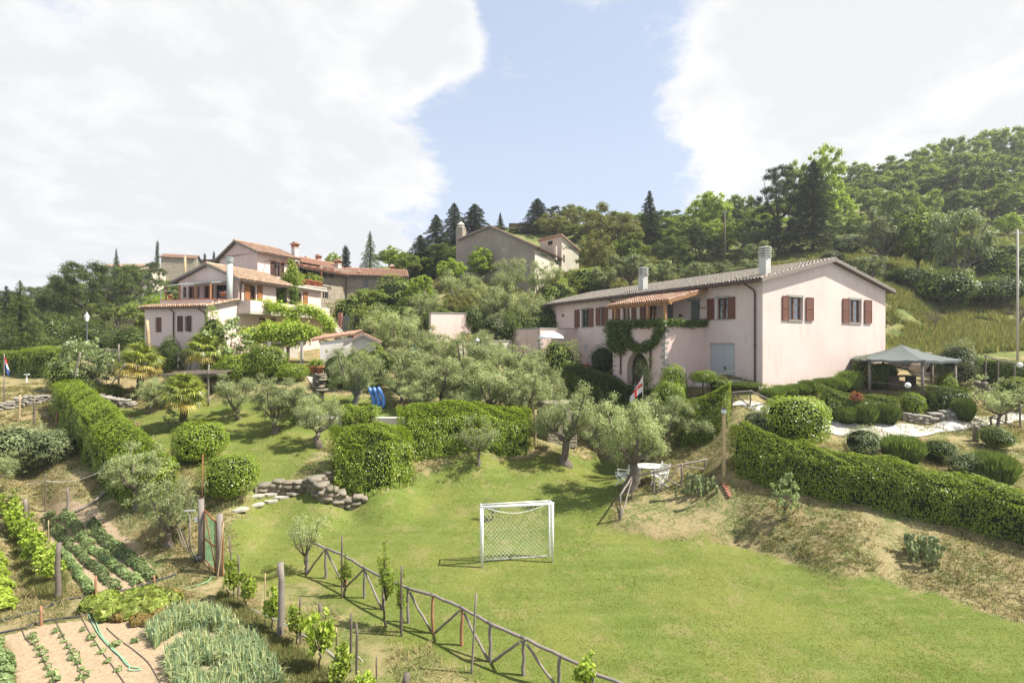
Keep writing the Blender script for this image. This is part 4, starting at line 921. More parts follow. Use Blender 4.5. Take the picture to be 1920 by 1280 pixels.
gable_roof(H2, -wx, 0, 0, ylen, zE2, zE2, -wx*.48, zR2, .45, .35, 'tile_moss', 'weathered', (True, True), 11)
sl2 = MB(); sl2.slab([(-wx, ylen+.45, zE2+.003), (.45, ylen+.45, zE2+.003), (.45, ext+.4, zE2+.003), (-wx, ext+.4, zE2+.003)], (0, 0, .16)); sl2.build('flat_roof', M['concrete'], H2)
fl = MB(); fl.tube([(-.28, -.55, zt0-.2), (-.28, -.55, 5.85+h0)], .20, 14)
for i in range(4): fl.lathe((-.28, -.55, 5.86+h0+i*.10), [(.27, 0), (.27, .05), (.2, .06)], 14)
fl.build('metal_flue', M['pale_metal'], H2, True)
u_ = rs.uz(449, 530)[0]; g = MB(); g.tube([(.45, .12, zE2-.1), (.10, .12, zE2-.35), (.08, .12, 2.3+h0)], .045, 8); g.build('downpipe', M['brown_metal'], H2)
# awning over the terrace on posts
aw = MB(); a0 = f2.hit(345, 534, 'y', -1.75); a1 = f2.hit(436, 523, 'y', -.2); zA = 4.12+h0
aw.slab([(-5.2, -1.75, zA-.02), (-.75, -1.75, zA+.10), (-.75, -.02, zA+.38), (-4.0, -.02, zA+.38)], (0, 0, .05)); awo = aw.build('awning', M['awning'], H2)
for x in (-5.0, -3.7, -2.2, -.85): MB().box((x, -1.7, (zA+zt0)/2+.02*(x+5)), (.09, .09, zA-zt0-.02)).build('awning_post', M['beam'], H2)
# balcony slab, parapet, steel corner and outside stair
bz0, bz1 = 2.22+h0, 3.05+h0; bl = MB(); bl.slab([(.003, -.1, bz0-.16), (1.15, -.1, bz0-.16), (1.15, 9.6, bz0-.16), (.003, 9.6, bz0-.16)], (0, 0, .16)); bl.build('balcony_slab', M['concrete'], H2)
bp = MB(); bp.slab([(1.05, -.1, bz0), (1.17, -.1, bz0), (1.17, 9.4, bz0), (1.05, 9.4, bz0)], (0, 0, bz1-bz0)); bp.slab([(.003, -.1, bz0), (1.05, -.1, bz0), (1.05, .02, bz0), (.003, .02, bz0)], (0, 0, bz1-bz0)); bp.build('balcony_parapet', M['pink_pale'], H2)
stt = MB()
for i in range(13):
    y = 9.62+i*.30; z = bz0-.19*(i+1); stt.box((.62, y+.15, z-.02), (1.05, .32, .2))
stt.slab([(.10, 9.6, bz0-.30), (.10, 13.5, bz0-2.75), (.10, 13.5, bz0-3.1), (.10, 9.6, bz0-.75)], (1.04, 0, 0)); stt.build('outside_stair', M['concrete'], H2)
an = MB(); q = f2.hit(390, 500, 'y', 2.0); an.tube([(q.x, 1, zR2-.2), (q.x, 1, zR2+.9)], .012, 5); an.build('antenna', M['grey_metal'], H2)

# ---------------------------------------------------------------- upper house: pink tower wing and stone wing
f3 = Fr(-24.1, 48.0, (.9027, -.4303), CZ-1.5); k0 = 1.5
H3 = empty('farmhouse', f3.o, f3.ang, 'tall pink and rubble stone farmhouse with red tiled roofs behind the stepped pink house', 'house', 'farmhouses')
ug_ = Face(f3, H3, 'y', 0, (-5.5, 0, 0), (1, 0, 0), (0, -1, 0)); us_ = Face(f3, H3, 'x', 0, (0, 0, 0), (0, 1, 0), (1, 0, 0)); zE3 = 8.45+k0; zR3 = 9.62+k0
wl = MB(); ug_.wall(wl, 5.5, zE3, gable=[(0, zE3-.35), (5.5, zE3), (2.6, zR3)]); us_.window(514, 489, 526, 519, (507, 514), (526, 532), 'shutter_d', False, True, 'shutter'); yA = us_.uz(553, 500)[0]; us_.wall(wl, yA, zE3)
wl.quad((-5.5, 0, 0), (-5.5, yA, 0), (-5.5, yA, zE3), (-5.5, 0, zE3)); wl.quad((-5.5, yA, 0), (0, yA, 0), (0, yA, zE3), (-2.9, yA, zR3), (-5.5, yA, zE3)); wl.build('pink_wall', M['pink'], H3)
gable_roof(H3, -5.5, 0, 0, yA, zE3-.35, zE3, -2.9, zR3, .45, .35, 'tile_red', 'weathered', (True, True), 13)
# stone wing (its own face starts after the pink part)
yB = us_.uz(665, 520)[0]; sw_ = Face(f3, H3, 'x', .15, (.15, yA+.003, 0), (0, 1, 0), (1, 0, 0)); zE4 = 7.75+k0; zR4 = 9.15+k0
wl = MB(); lo = sw_.rect(562, 494, 600, 534); lo.append(2.2); sw_.holes.append(lo)
sw_.window(606, 501, 614, 519, None, (616, 625), 'shutter', False, False, 'shutter'); sw_.window(605, 543, 615, 559, None, None, 'shutter', False, False, 'weathered'); w4 = yB-yA; sw_.wall(wl, w4, zE4)
wl.quad((.15, yB, 0), (-5.8, yB, 0), (-5.8, yB, zE4), (-2.9, yB, zR4), (.15, yB, zE4)); wl.quad((-5.8, yA, 0), (-5.8, yB, 0), (-5.8, yB, zE4), (-5.8, yA, zE4)); wl.build('stone_wing_wall', M['mortar'], H3)
st = MB(); stonework(st, sw_, w4, zE4, random.Random(8), .42, .2, sw_.holes); tag(st.build('stonework', M['stone'], H3), kind='stuff')
db = MB(); sw_.box(db, lo[0]-.02, lo[1]+.02, lo[2]-.02, lo[3]+.02, -2.24, -2.2); db.build('recess_shade_panel', M['dark'], H3)  # near-black back panel colours the loggia as shaded
gable_roof(H3, -5.8, .15, yA+.3, yB, zE4, zE4, -2.9, zR4, .75, .0, 'tile_plain', 'weathered', (True, True), 17)
for px, py, x, ww, hh, zz in ((553, 470, -.9, .5, 1.5, zE4+.5), (597, 470, -3.4, .42, .4, zR4-.05), (575, 472, -3.9, .34, .25, zR4-.25), (634, 480, -1.2, .5, .55, zE4+.65), (672, 510, .9, .5, 1.0, zE4-1.1)):
    q = f3.hit(px, py, 'x', x); tile_chimney(H3, (x, q.y, zz), ww, hh)
# terrace slab in front of the loggia
q0 = f3.hit(556, 535, 'x', 1.6); q1 = f3.hit(612, 541, 'x', 1.6); ts = MB(); ts.slab([(.16, q0.y-.5, q0.z), (1.7, q0.y-.5, q0.z), (1.7, q1.y, q0.z), (.16, q1.y, q0.z)], (0, 0, .14)); ts.build('terrace_slab', M['concrete'], H3)
pg = MB(); q = f3.hit(505, 487, 'x', 1.3); pg.bar((1.3, q.y, q.z), (1.3, q.y+9.2, q.z-.15), .10)
for i in range(9): pg.bar((-.0, q.y+.6+i*1.05, q.z+.05), (1.5, q.y+.6+i*1.05, q.z+.02), .06)
for px in (602,): qq = f3.hit(px, 510, 'x', 1.3); pg.bar((1.3, qq.y, q0.z+.14), (1.3, qq.y, q.z-.1), .14)
pg.build('pergola_frame', M['shutter'], H3)
# lower stone outbuilding to its right
f4 = Fr((650-960)/F*58, 58, (.25, -.97), CZ+.5); H4 = empty('stone_house', f4.o, f4.ang, 'low rubble stone house with sagging red tile roof right of the tall stone wing', 'house')
fa = Face(f4, H4, 'x', 0, (0, 0, 0), (0, 1, 0), (1, 0, 0)); zE5 = 7.6-.5; fa.window(682, 525, 689, 540, None, None, 'shutter', False, False, 'weathered'); wl = MB(); fa.wall(wl, 6.6, zE5)
wl.quad((0, 0, 0), (-5, 0, 0), (-5, 0, zE5), (-2.5, 0, zE5+.9), (0, 0, zE5)); wl.quad((0, 6.6, 0), (-5, 6.6, 0), (-5, 6.6, zE5), (-2.5, 6.6, zE5+.9), (0, 6.6, zE5)); wl.quad((-5, 0, 0), (-5, 6.6, 0), (-5, 6.6, zE5), (-5, 0, zE5)); wl.build('wall', M['mortar'], H4)
st = MB(); stonework(st, fa, 6.6, zE5, random.Random(9), .4, .2, fa.holes); tag(st.build('stonework', M['stone'], H4), kind='stuff')
gable_roof(H4, -5, 0, 0, 6.6, zE5, zE5, -2.5, zE5+.95, .5, .3, 'tile_plain', 'weathered', (False, False), 19)
tile_chimney(H4, (-3.2, 5.1, zE5+.6), .45, .6)

# ---------------------------------------------------------------- rendered house above the grove, gable shade put into its colour
f5 = Fr(2.7, 60, (.914, -.406), CZ+5.2); H5 = empty('grey_house', f5.o, f5.ang, 'rendered house with grey shade coloured on its wide blank gable above the olive grove', 'house')
g5 = Face(f5, H5, 'y', 0, (-9.85, 0, 0), (1, 0, 0), (0, -1, 0)); s5 = Face(f5, H5, 'x', 0, (0, 0, 0), (0, 1, 0), (1, 0, 0)); zl, zp5, zr5 = 12.9-5.2, 14.05-5.2, 11.2-5.2
wl = MB(); wl.quad((-9.85, 0, 0), (0, 0, 0), (0, 0, zr5), (-5.83, 0, zp5), (-9.85, 0, zl)); wl.quad((-9.85, 11.9, 0), (0, 11.9, 0), (0, 11.9, zr5), (-5.83, 11.9, zp5), (-9.85, 11.9, zl)); wl.quad((-9.85, 0, 0), (-9.85, 11.9, 0), (-9.85, 11.9, zl), (-9.85, 0, zl)); wl.build('gable_wall', M['grey_shade_plaster'], H5)  # gable darker than the sunlit cream side: its shade is in the colour
s5.window(1041, 483, 1048, 496, None, None, 'shutter', False, False, 'shutter_d'); s5.window(1013, 477, 1026, 480, None, None, 'shutter', False, False, 'weathered'); wl = MB(); s5.wall(wl, 11.9, zr5); wl.build('side_wall', M['cream'], H5)
gable_roof(H5, -9.85, 0, 0, 11.9, zl, zr5, -5.83, zp5, .4, .3, 'tile_red', 'weathered', (True, True), 23)
MB().box((-10.3, .5, 4.4), (.95, .95, 9.6)).build('chimney', M['grey_shade_plaster'], H5); MB().lathe((-10.3, .5, 9.2), [(.62, 0), (.62, .12), (.42, .16), (.42, .4), (.55, .42), (.1, .85)], 8).build('chimney_cap', M['concrete'], H5)
u5, z5 = s5.uz(1038, 470); MB().box((.25, u5, zr5+.35), (.35, .35, 1.9)).build('chimney', M['cream'], H5)
f6 = Fr(6.66, 68, (.8, .6), CZ+7.0); H6 = empty('house_annexe', f6.o, f6.ang, 'tall narrow cream house with sloping roof and dark shutters behind the grey house', 'house')
b6 = Face(f6, H6, 'y', 0, (0, 0, 0), (1, 0, 0), (0, -1, 0)); zt6 = 14.1-7.0
wl = MB(); b6.window(1056, 478, 1059, 492, None, None, 'shutter', False, False, 'shutter_d'); b6.window(1055, 461, 1058, 468, None, None, 'shutter', False, False, 'shutter_d'); b6.wall(wl, 3.2, zt6-1.6, gable=[(0, zt6-1.6), (3.2, zt6-1.6), (0, zt6)]); wl.quad((0, 0, 0), (0, 4.5, 0), (0, 4.5, zt6), (0, 0, zt6)); wl.quad((0, 4.5, 0), (3.2, 4.5, 0), (3.2, 4.5, zt6-1.6), (0, 4.5, zt6)); wl.quad((3.2, 0, 0), (3.2, 4.5, 0), (3.2, 4.5, zt6-1.6), (3.2, 0, zt6-1.6)); wl.build('wall', M['cream'], H6)
rb = MB(); rb.slab([(-.3, -.3, zt6+.15), (3.5, -.3, zt6-1.75), (3.5, -.3, zt6-1.6), (-.3, -.3, zt6+.3)], (0, 5.1, 0)); rb.build('roof', M['tile_red'], H6)
vb = Face(f6, H6, 'x', 0, (0, 0, 0), (0, 1, 0), (-1, 0, 0)); a, b, c, d = vb.rect(1028, 452, 1036, 459); mb = MB(); vb.box(mb, min(a, b), max(a, b), c, d, 0, .03); mb.build('window', M['dark'], H6)

# ---------------------------------------------------------------- small and far buildings
def block(name, px0, px1, ytop, ybot, D, dep, label, wall, tile, turn=0., roof='gable', rise=1.1, wins=(), ridge_x=True, cat_='house', openings=()):
    """small house facing the camera: columns px0..px1 at distance D, eaves at row ytop, foot at row ybot"""
    ybot += 5.*F/D; x0 = (px0-960)/F*D; x1 = (px1-960)/F*D; w_ = (x1-x0)/math.cos(turn); zb = CZ+(640-ybot)/F*D; h = (ybot-ytop)/F*D
    f_ = Fr(x0, D, (math.cos(turn), math.sin(turn)), zb); e = empty(name, f_.o, f_.ang, label, cat_); fc = Face(f_, e, 'y', 0, (0, 0, 0), (1, 0, 0), (0, -1, 0))
    for q in wins: fc.window(*q, None, None, 'shutter', False, False, 'shutter_d')
    mb = MB(); fc.wall(mb, w_, h, gable=[(0, h), (w_, h), (w_/2, h+rise)] if roof == 'front' else None)
    for x in (0, w_):
        if roof == 'gable': mb.quad((x, 0, 0), (x, dep, 0), (x, dep, h), (x, dep/2, h+rise), (x, 0, h))
        else: mb.quad((x, 0, 0), (x, dep, 0), (x, dep, h), (x, 0, h))
    mb.quad((0, dep, 0), (w_, dep, 0), (w_, dep, h), (0, dep, h)); 
    if roof == 'front': mb.quad((0, dep, h), (w_, dep, h), (w_/2, dep, h+rise))
    mb.build('wall', M[wall], e)
    if roof == 'front': gable_roof(e, 0, w_, 0, dep, h, h, w_/2, h+rise, .35, .3, tile, 'weathered', (False, False), 3)
    else:
        rb = MB(); tb = MB()
        for s_ in (0, 1):
            ye, yo = (0, -.35) if s_ == 0 else (dep, dep+.35); t = rise/(dep/2); A = Vector((-.3, yo, h-t*.35)); B = Vector((-.3, dep/2, h+rise))
            rb.slab([A, B, B+Vector((0, 0, .12)), A+Vector((0, 0, .12))], (w_+.6, 0, 0)); S = (B-A).normalized(); Nn = S.cross(Vector((1, 0, 0))); Nn = Nn if Nn.z > 0 else -Nn
            tiles(tb, A+Vector((0, 0, .13)), (1, 0, 0), S, Nn, w_+.6, (B-A).length)
        ro = rb.build('roof', M['weathered_d'], e); tag(tb.build('roof_tiles', M[tile], ro), kind='stuff')
    return e, fc, h
e_, _, _ = block('stone_house', 302, 352, 482, 545, 104, 6, 'rubble stone house with pale tiled roof among trees on the left skyline', 'mortar', 'tile_red', .35, rise=1.0, wins=((331, 497, 334, 503),)); 
st = MB(); fc_ = Face(Fr(0, 0, (1, 0), 0), e_, 'y', 0, (0, 0, 0), (1, 0, 0), (0, -1, 0)); stonework(st, fc_, 50/F*112/math.cos(.35), 58/F*112+5, random.Random(2), .6, .3); tag(st.build('stonework', M['stone'], e_), kind='stuff')
block('stone_house', 352, 412, 489, 530, 116, 6, 'long low stone house right of the yellow pole on the left skyline', 'grey_shade_plaster', 'tile_red', -.1, rise=.3, wins=((366, 494, 369, 499), (385, 494, 388, 499)))
block('village_house', 266, 283, 508, 540, 100, 5, 'small cream house peeping out between the pines on the left', 'cream', 'tile_red', 0, rise=.8, wins=((270, 517, 273, 524), (277, 518, 279, 525)))
block('village_house', 190, 262, 500, 530, 112, 6, 'far house with only its red roof line showing above the left pines', 'cream', 'tile_red', 0, rise=.9)
block('brick_house', 957, 992, 421, 470, 100, 8, 'orange house with white upper wall on the skyline behind the grey gable', 'tile_plain', 'tile_plain', 0, rise=.4, wins=((967, 424, 972, 432), (978, 424, 983, 432)))
block('white_house', 1084, 1140, 498, 545, 74, 6, 'whitewashed house wall half hidden behind the big round oak', 'whitewash', 'tile_red', .1, rise=.5, wins=((1086, 500, 1091, 520),))
block('white_house', 1228, 1272, 458, 505, 84, 7, 'pale house with red gable behind the tall fir and pines on the hill', 'whitewash', 'tile_red', .25, 'front', 1.6, wins=((1235, 465, 1239, 472), (1250, 466, 1254, 474), (1262, 468, 1266, 475)))
sh, shf, hh_ = block('garden_shed', 655, 700, 641, 690, 35.5, 3.2, 'low cream shed with red tiled roof behind the big olive tree', 'whitewash', 'tile_plain', .35, 'front', .45, cat_='shed')
# side lean-to of the shed, roof running down towards the pergola
q0, q1, q2, q3 = P(583, 640, 34.3), P(664, 628, 35.2), P(672, 622, 37.5), P(612, 631, 38.5); so = Vector(sh.location); Rm = Matrix.Rotation(-sh.rotation_euler[2], 3, 'Z')
loc = [Rm @ (v-so) for v in (q0, q1, q2, q3)]; mb = MB(); mb.slab(loc, (0, 0, .06)); ln = mb.build('lean_to_roof', M['tile_plain'], sh); tb = MB(); 
Ud = (loc[3]-loc[0]).normalized(); Sd = (loc[1]-loc[0]).normalized(); Nd = Ud.cross(Sd); Nd = Nd if Nd.z > 0 else -Nd
tiles(tb, loc[0]+Vector((0, 0, .08)), Ud, Sd, Nd, (loc[3]-loc[0]).length*.95, (loc[1]-loc[0]).length, .24); tag(tb.build('roof_tiles', M['tile_plain'], ln), kind='stuff')
mb = MB(); a_, b_ = Rm @ (P(600, 642, 34.6)-so), Rm @ (P(660, 632, 35.3)-so); a2, b2 = a_.copy(), b_.copy(); a2.z = b2.z = -1.5; mb.slab([a2, b2, b_, a_], (0, .25, 0)); mb.build('side_wall', M['whitewash'], sh)
# pink garden wall piece in the middle and the grey barn door with red jamb
def wall_px(name, px0, px1, D0, D1, ytop0, ytop1, zlow, th, mat, label, cop=None, cat_='wall'):
    a, b = P(px0, ytop0, D0), P(px1, ytop1, D1); dr = (b-a); dr.z = 0; dr.normalize(); nn = Vector((-dr.y, dr.x, 0))*th; e = empty(name, (a.x, a.y, zlow), 0, label, cat_); o = Vector((a.x, a.y, zlow)); a0, b0 = Vector((a.x, a.y, zlow)), Vector((b.x, b.y, zlow)); mb = MB(); mb.slab([a0-o, b0-o, b-o, a-o], nn); mb.build('wall', M[mat], e)
    if cop: mb = MB(); ext_ = dr*.05; mb.slab([a-o-ext_-nn*.15, b-o+ext_-nn*.15, b-o+ext_+nn*1.15, a-o-ext_+nn*1.15], (0, 0, .07)); mb.build('coping', M[cop], e)
    return e
wall_px('garden_wall', 808, 883, 44, 46.5, 587, 588, CZ-2.0, .35, 'pink', 'short pink garden wall standing free among the olive trees', 'sill')
wall_px('boundary_wall', 860, 960, 42, 45, 641, 639, CZ-2.2, .4, 'cream', 'low cream wall between the olive grove and the terrace wall', 'sill')
gt = empty('barn_gate', tuple(at(640, 50)), 0, 'dark green louvred gate with a red brick jamb below the stone wing', 'gate'); o = Vector(gt.location)
mb = MB(); a, b = P(643, 592, 50)-o, P(675, 592, 50)-o; z1 = a.z; 
for i in range(14): zz = .1+(z1-.1)*i/14; mb.box(((a.x+b.x)/2, 0, zz+z1/28), (b.x-a.x, .05, z1/14*.85))
mb.box(((a.x+b.x)/2, .06, z1/2), (b.x-a.x, .05, z1)); mb.build('louvres', M['green_door'], gt); mb = MB(); q = P(638, 586, 50)-o; mb.box((q.x, 0, q.z/2-.3), (.36, .36, q.z+.6)); mb.build('jamb', M['red_brick'], gt)
mb = MB(); q = P(614, 640, 50)-o; mb.box(((a.x+b.x)/2, .5, -.2), (6, 1.5, .5)); mb.build('landing', M['concrete'], gt)
# ================================================================== vegetation
# --- skyline and wood on the right hill
rw = random.Random(12)
def wood(rows, group, label, kinds):
    for D, pts, w0 in rows:
        xs_ = [p_[0] for p_ in pts]; ys_ = [p_[1] for p_ in pts]; x = xs_[0]
        while x < xs_[-1]:
            wp = w0*rw.uniform(.8, 1.25); put(rw.choice(kinds), 'broadleaf_tree', x+wp/2, float(np.interp(x+wp/2, xs_, ys_))+rw.uniform(-9, 12), wp*1.15, label, 'tree', D=D*rw.uniform(.97, 1.03), group=group); x += wp*.78
wood([(126, [(1560, 306), (1640, 300), (1690, 285), (1760, 258), (1820, 252), (1880, 234), (2080, 222)], 62), (113, [(1590, 326), (1660, 308), (1720, 298), (1800, 284), (1950, 266), (2080, 260)], 66),
      (101, [(1600, 345), (1690, 325), (1760, 315), (1950, 300), (2080, 295)], 74), (92, [(1640, 365), (1760, 348), (1850, 340), (2060, 330)], 80)], 'broadleaved trees of the hilltop wood', 'broadleaved tree in the dense green wood covering the right hilltop', ['broad', 'broad', 'broad', 'bright'])
wood([(96, [(1080, 425), (1160, 420), (1250, 402), (1440, 398)], 60), (84, [(1090, 440), (1250, 432), (1440, 430)], 60), (84, [(690, 500), (760, 490), (850, 462)], 56), (96, [(700, 480), (790, 470), (950, 432)], 50)], 'trees filling the middle hillside', 'leafy tree of the hillside belt between the olives and the skyline', ['broad', 'oak', 'broad', 'bright'])
wood([(104, [(1250, 408), (1330, 392), (1420, 380), (1600, 350)], 62), (118, [(1040, 400), (1100, 385), (1200, 392), (1290, 402), (1420, 372), (1560, 345)], 56)], 'trees along the middle skyline', 'leafy tree of the belt along the skyline between fir and wood', ['broad', 'bright', 'broad'])
put('darkpine', 'pine_tree', 1462, 305, 105, 'tall dark pine left of the dense conifer on the hill', 'tree', D=72)
put('cedar', 'conifer_tree', 1525, 300, 118, 'broad dark conifer above the gable of the long farmhouse', 'tree', D=70)
put('bright', 'poplar_tree', 1545, 268, 84, 'bright green feathery tree rising behind the broad dark conifer', 'tree', D=84)
put('bright', 'poplar_tree', 1492, 290, 60, 'light green crown showing between the two dark conifers', 'tree', D=86)
put('olive_far', 'olive_tree', 1655, 388, 112, 'grey olive tree left of the dark green walnut on the hill', 'tree', yb=508, D=None)
put('broad', 'walnut_tree', 1722, 378, 120, 'dark green walnut tree between two grey olives on the hill', 'tree', D=57)
put('olive_far', 'olive_tree', 1800, 385, 118, 'large grey olive with dark trunk right of the walnut on the hill', 'tree', D=53)
put('bright', 'fruit_tree', 1888, 400, 54, 'small round bright green tree on the meadow edge at right', 'tree', D=80)
put('shrub_wild', 'bush', 1865, 455, 120, 'big leafy bush on the meadow under the small round tree', 'bush', D=60)
put('shrub_wild', 'bush', 1925, 480, 90, 'dark leafy bush cut by the right edge on the hill', 'bush', D=56)
put('olive_far', 'olive_tree', 1628, 475, 70, 'small grey olive peeping over the gable roof of the long farmhouse', 'tree', D=50)
for i, (x, yt, w_, D, lb) in enumerate([(1590, 440, 60, 66, 'grey green bush on the yellow slope right of the conifer'), (1560, 470, 50, 60, 'low bush just above the ridge end'), (1700, 500, 90, 52, 'dark undergrowth bush at the foot of the left olive on the hill'), (1770, 505, 110, 50, 'shaded undergrowth bush between walnut and olive'), (1860, 520, 120, 50, 'dark bush right of the olive trunk on the meadow edge'), (1670, 470, 60, 68, 'dark shrub behind the grey olive above the gable')]):
    put('shrub' if i > 1 else 'shrub_grey', 'bush', x, yt, w_, lb, 'bush', D=D)
put('bare', 'bare_tree', 1752, 572, 42, 'small pruned bare tree standing in the meadow', 'tree', yb=618)
put('bare', 'bare_tree', 1908, 560, 50, 'bare gnarled tree beside the pale utility pole', 'tree', yb=615)
# middle skyline
put('oak', 'oak_tree', 1138, 383, 138, 'big round olive brown oak left of the tall pointed fir', 'tree', D=76)
put('oak', 'oak_tree', 1068, 388, 60, 'yellow green crown between the ragged fir and the big oak', 'tree', D=92)
put('fir', 'fir_tree', 1218, 357, 96, 'tall pointed fir standing above the second pink farmhouse chimney', 'tree', D=82)
put('cedar', 'fir_tree', 1008, 372, 84, 'ragged topped fir behind the grey house roof', 'tree', D=92, v=1)
put('darkpine', 'fir_tree', 1040, 385, 50, 'dark conifer right of the ragged topped fir', 'tree', D=95)
put('darkpine', 'pine_tree', 1305, 425, 66, 'dark pine in front of the pale house on the hill', 'tree', D=72)
put('bright', 'lime_tree', 1328, 352, 92, 'large bright green tree left of the dark utility pole', 'tree', D=88)
put('broad', 'tree', 1385, 362, 62, 'darker leafy tree behind the dark utility pole', 'tree', D=92)
put('olive_far', 'olive_tree', 1345, 440, 56, 'pale olive on the dry slope below the bright green tree', 'tree', D=76)
put('olive_far', 'olive_tree', 1405, 430, 50, 'pale olive between the utility pole and the dark pine', 'tree', D=74)
for i, (x, yt, w_, D) in enumerate([(1180, 472, 92, 58), (1240, 488, 84, 56), (1300, 490, 76, 55), (1130, 500, 60, 57), (1350, 488, 70, 56), (1405, 482, 74, 56)]):
    put('olive_far', 'olive_tree', x, yt, w_, ['widest grey olive right behind the farmhouse roof below the oak', 'grey olive behind the ridge below the tall fir', 'grey olive behind the ridge beside the second chimney', 'low olive beside the whitewashed house', 'low grey olive under the dark utility pole', 'low grey olive left of the near chimney'][i], 'tree', D=D)
put('shrub_bright', 'bush', 1095, 522, 40, 'yellow green hedge bush at the corner of the cream annexe', 'bush', D=60)
put('shrub', 'bush', 1120, 530, 60, 'dark low bush above the left ridge of the long roof', 'bush', D=58)
for i, (x, yt, w_, k) in enumerate([(788, 440, 44, 0), (818, 402, 50, 1), (852, 380, 46, 2), (890, 382, 58, 0), (800, 470, 60, 1)]):
    put('cedar', 'fir_tree', x, yt, w_*1.75, ['lowest of the dark cypress firs stepping down left of the grey house', 'dark fir second from the left in the row left of the grey house', 'pointed dark fir behind the square grey chimney', 'rightmost and broadest fir behind the square grey chimney', 'dark bushy fir in front of the fir row left of the grey house'][i], 'tree', D=[74, 76, 78, 80, 68][i], v=k)
put('fir', 'fir_tree', 938, 398, 24, 'narrow dark fir top over the grey gable ridge', 'tree', D=98)
put('spruce', 'fir_tree', 694, 432, 76, 'fir with drooping branches behind the low red roofed stone house', 'tree', D=74, v=0)
put('cypress', 'cypress_tree', 648, 465, 22, 'small dark conifer beside the last stone chimney', 'tree', D=80)
put('bright', 'tree', 738, 462, 54, 'light green tree right of the drooping fir', 'tree', D=78)
put('bright', 'tree', 625, 470, 36, 'light green crown behind the red roof of the stone wing', 'tree', D=85)
# middle slope, a thicket between the houses
ml = [('bright', 905, 462, 70, 62, 'yellow green tree under the grey gable'), ('bright', 848, 480, 66, 60, 'light green tree below the square grey chimney'), ('olive', 955, 470, 90, 56, 'tall silvery olive in front of the grey gable'), ('olive', 1020, 488, 92, 54, 'silvery olive hiding the foot of the cream side wall'),
      ('olive', 870, 500, 96, 52, 'broad olive in the middle of the thicket between the houses'), ('shrub_wild', 740, 520, 80, 56, 'round green shrub on the slope right of the low stone house'), ('broad', 700, 535, 90, 55, 'dark green tree in front of the low stone house'),
      ('olive', 930, 520, 104, 49, 'silvery olive above the green net'), ('olive', 1000, 535, 90, 48, 'olive behind the green net beside the farmhouse end'), ('bright', 790, 515, 66, 54, 'yellow leaved tree left of the broad olive on the slope'), ('olive', 800, 545, 90, 48, 'olive tree just above the small pink garden wall'),
      ('olive', 745, 570, 96, 44, 'olive left of the small pink garden wall'), ('shrub_wild', 655, 555, 66, 54, 'leafy shrub at the foot of the low stone house'), ('shrub_wild', 1045, 525, 70, 53, 'dark green shrub at the foot of the cream side wall'), ('oak', 860, 545, 80, 49, 'dark leaved tree among the olives above the pink garden wall'),
      ('wood', 0, 0, 0, 0, '')]
for k, x, yt, w_, D, lb in ml[:-1]: put(k, {'bright': 'fruit_tree', 'olive': 'olive_tree', 'broad': 'tree', 'oak': 'tree', 'shrub_wild': 'bush'}[k], x, yt, w_, lb, 'bush' if 'shrub' in k else 'tree', D=D)
rs_ = random.Random(5)
for i in range(16):
    x = 690+i*24; put(['shrub_wild', 'shrub_grey', 'shrub'][i % 3], 'bush', x, 585-abs(i-9)*2+rs_.uniform(-12, 10), 62, (['mixed green', 'grey green', 'dark green'][i % 3])+' low bush of the thicket, '+(['in front of the low stone house', 'above the green barn gate', 'left of the yellow leaved tree', 'above the pink garden wall', 'just left of the green net', 'behind the green net'][min(5, i//3)])+[', first', ', middle', ', last'][i % 3], 'bush', D=rs_.uniform(46, 52), group='undergrowth bushes between the farmhouses')
put('broad', 'laurel_tree', 715, 572, 84, 'glossy dark green tree beside the green barn gate', 'tree', D=43)
put('fig', 'medlar_tree', 690, 592, 60, 'broad leaved tree overhanging the green barn gate', 'tree', D=44)
for i, (k, x, yt, w_, D) in enumerate([('oak', 1120, 440, 90, 66), ('broad', 1180, 432, 84, 70), ('pine', 1262, 440, 90, 70), ('bright', 1345, 405, 84, 76), ('broad', 1400, 400, 80, 78), ('broad', 1290, 405, 84, 80), ('oak', 1165, 405, 90, 80), ('broad', 870, 455, 80, 70), ('broad', 770, 470, 84, 66), ('pine', 825, 455, 84, 68), ('broad', 1085, 425, 76, 86), ('oak', 1040, 400, 80, 88), ('shrub_wild', 1100, 500, 80, 60), ('olive_far', 1420, 455, 70, 66), ('broad', 1440, 430, 90, 74), ('broad', 1590, 400, 80, 76), ('bright', 1560, 360, 90, 86)]):
    put(k, 'bush' if k == 'shrub_wild' else 'broadleaf_tree', x, yt, w_, ['low dark oak touching the cream annexe', 'dark tree between big oak and tall fir', 'dark bushy pine before the pale hill house', 'light green tree just left of the dark utility pole', 'green tree just right of the dark utility pole', 'dark tree right of the tall pointed fir', 'olive brown tree at the right shoulder of the big oak', 'dark tree at the left foot of the grey house', 'dark leafy tree left of the dark fir row', 'bushy dark pine below the fir row', 'tree filling the gap left of the big oak', 'brownish tree behind the cream annexe roof', 'bush at the foot of the big oak', 'pale olive just left of the near chimney top', 'green tree left behind the tall dark pine', 'green tree right below the broad dark conifer', 'bright tree right beside the feathery poplar'][i], 'bush' if k == 'shrub_wild' else 'tree', D=D)
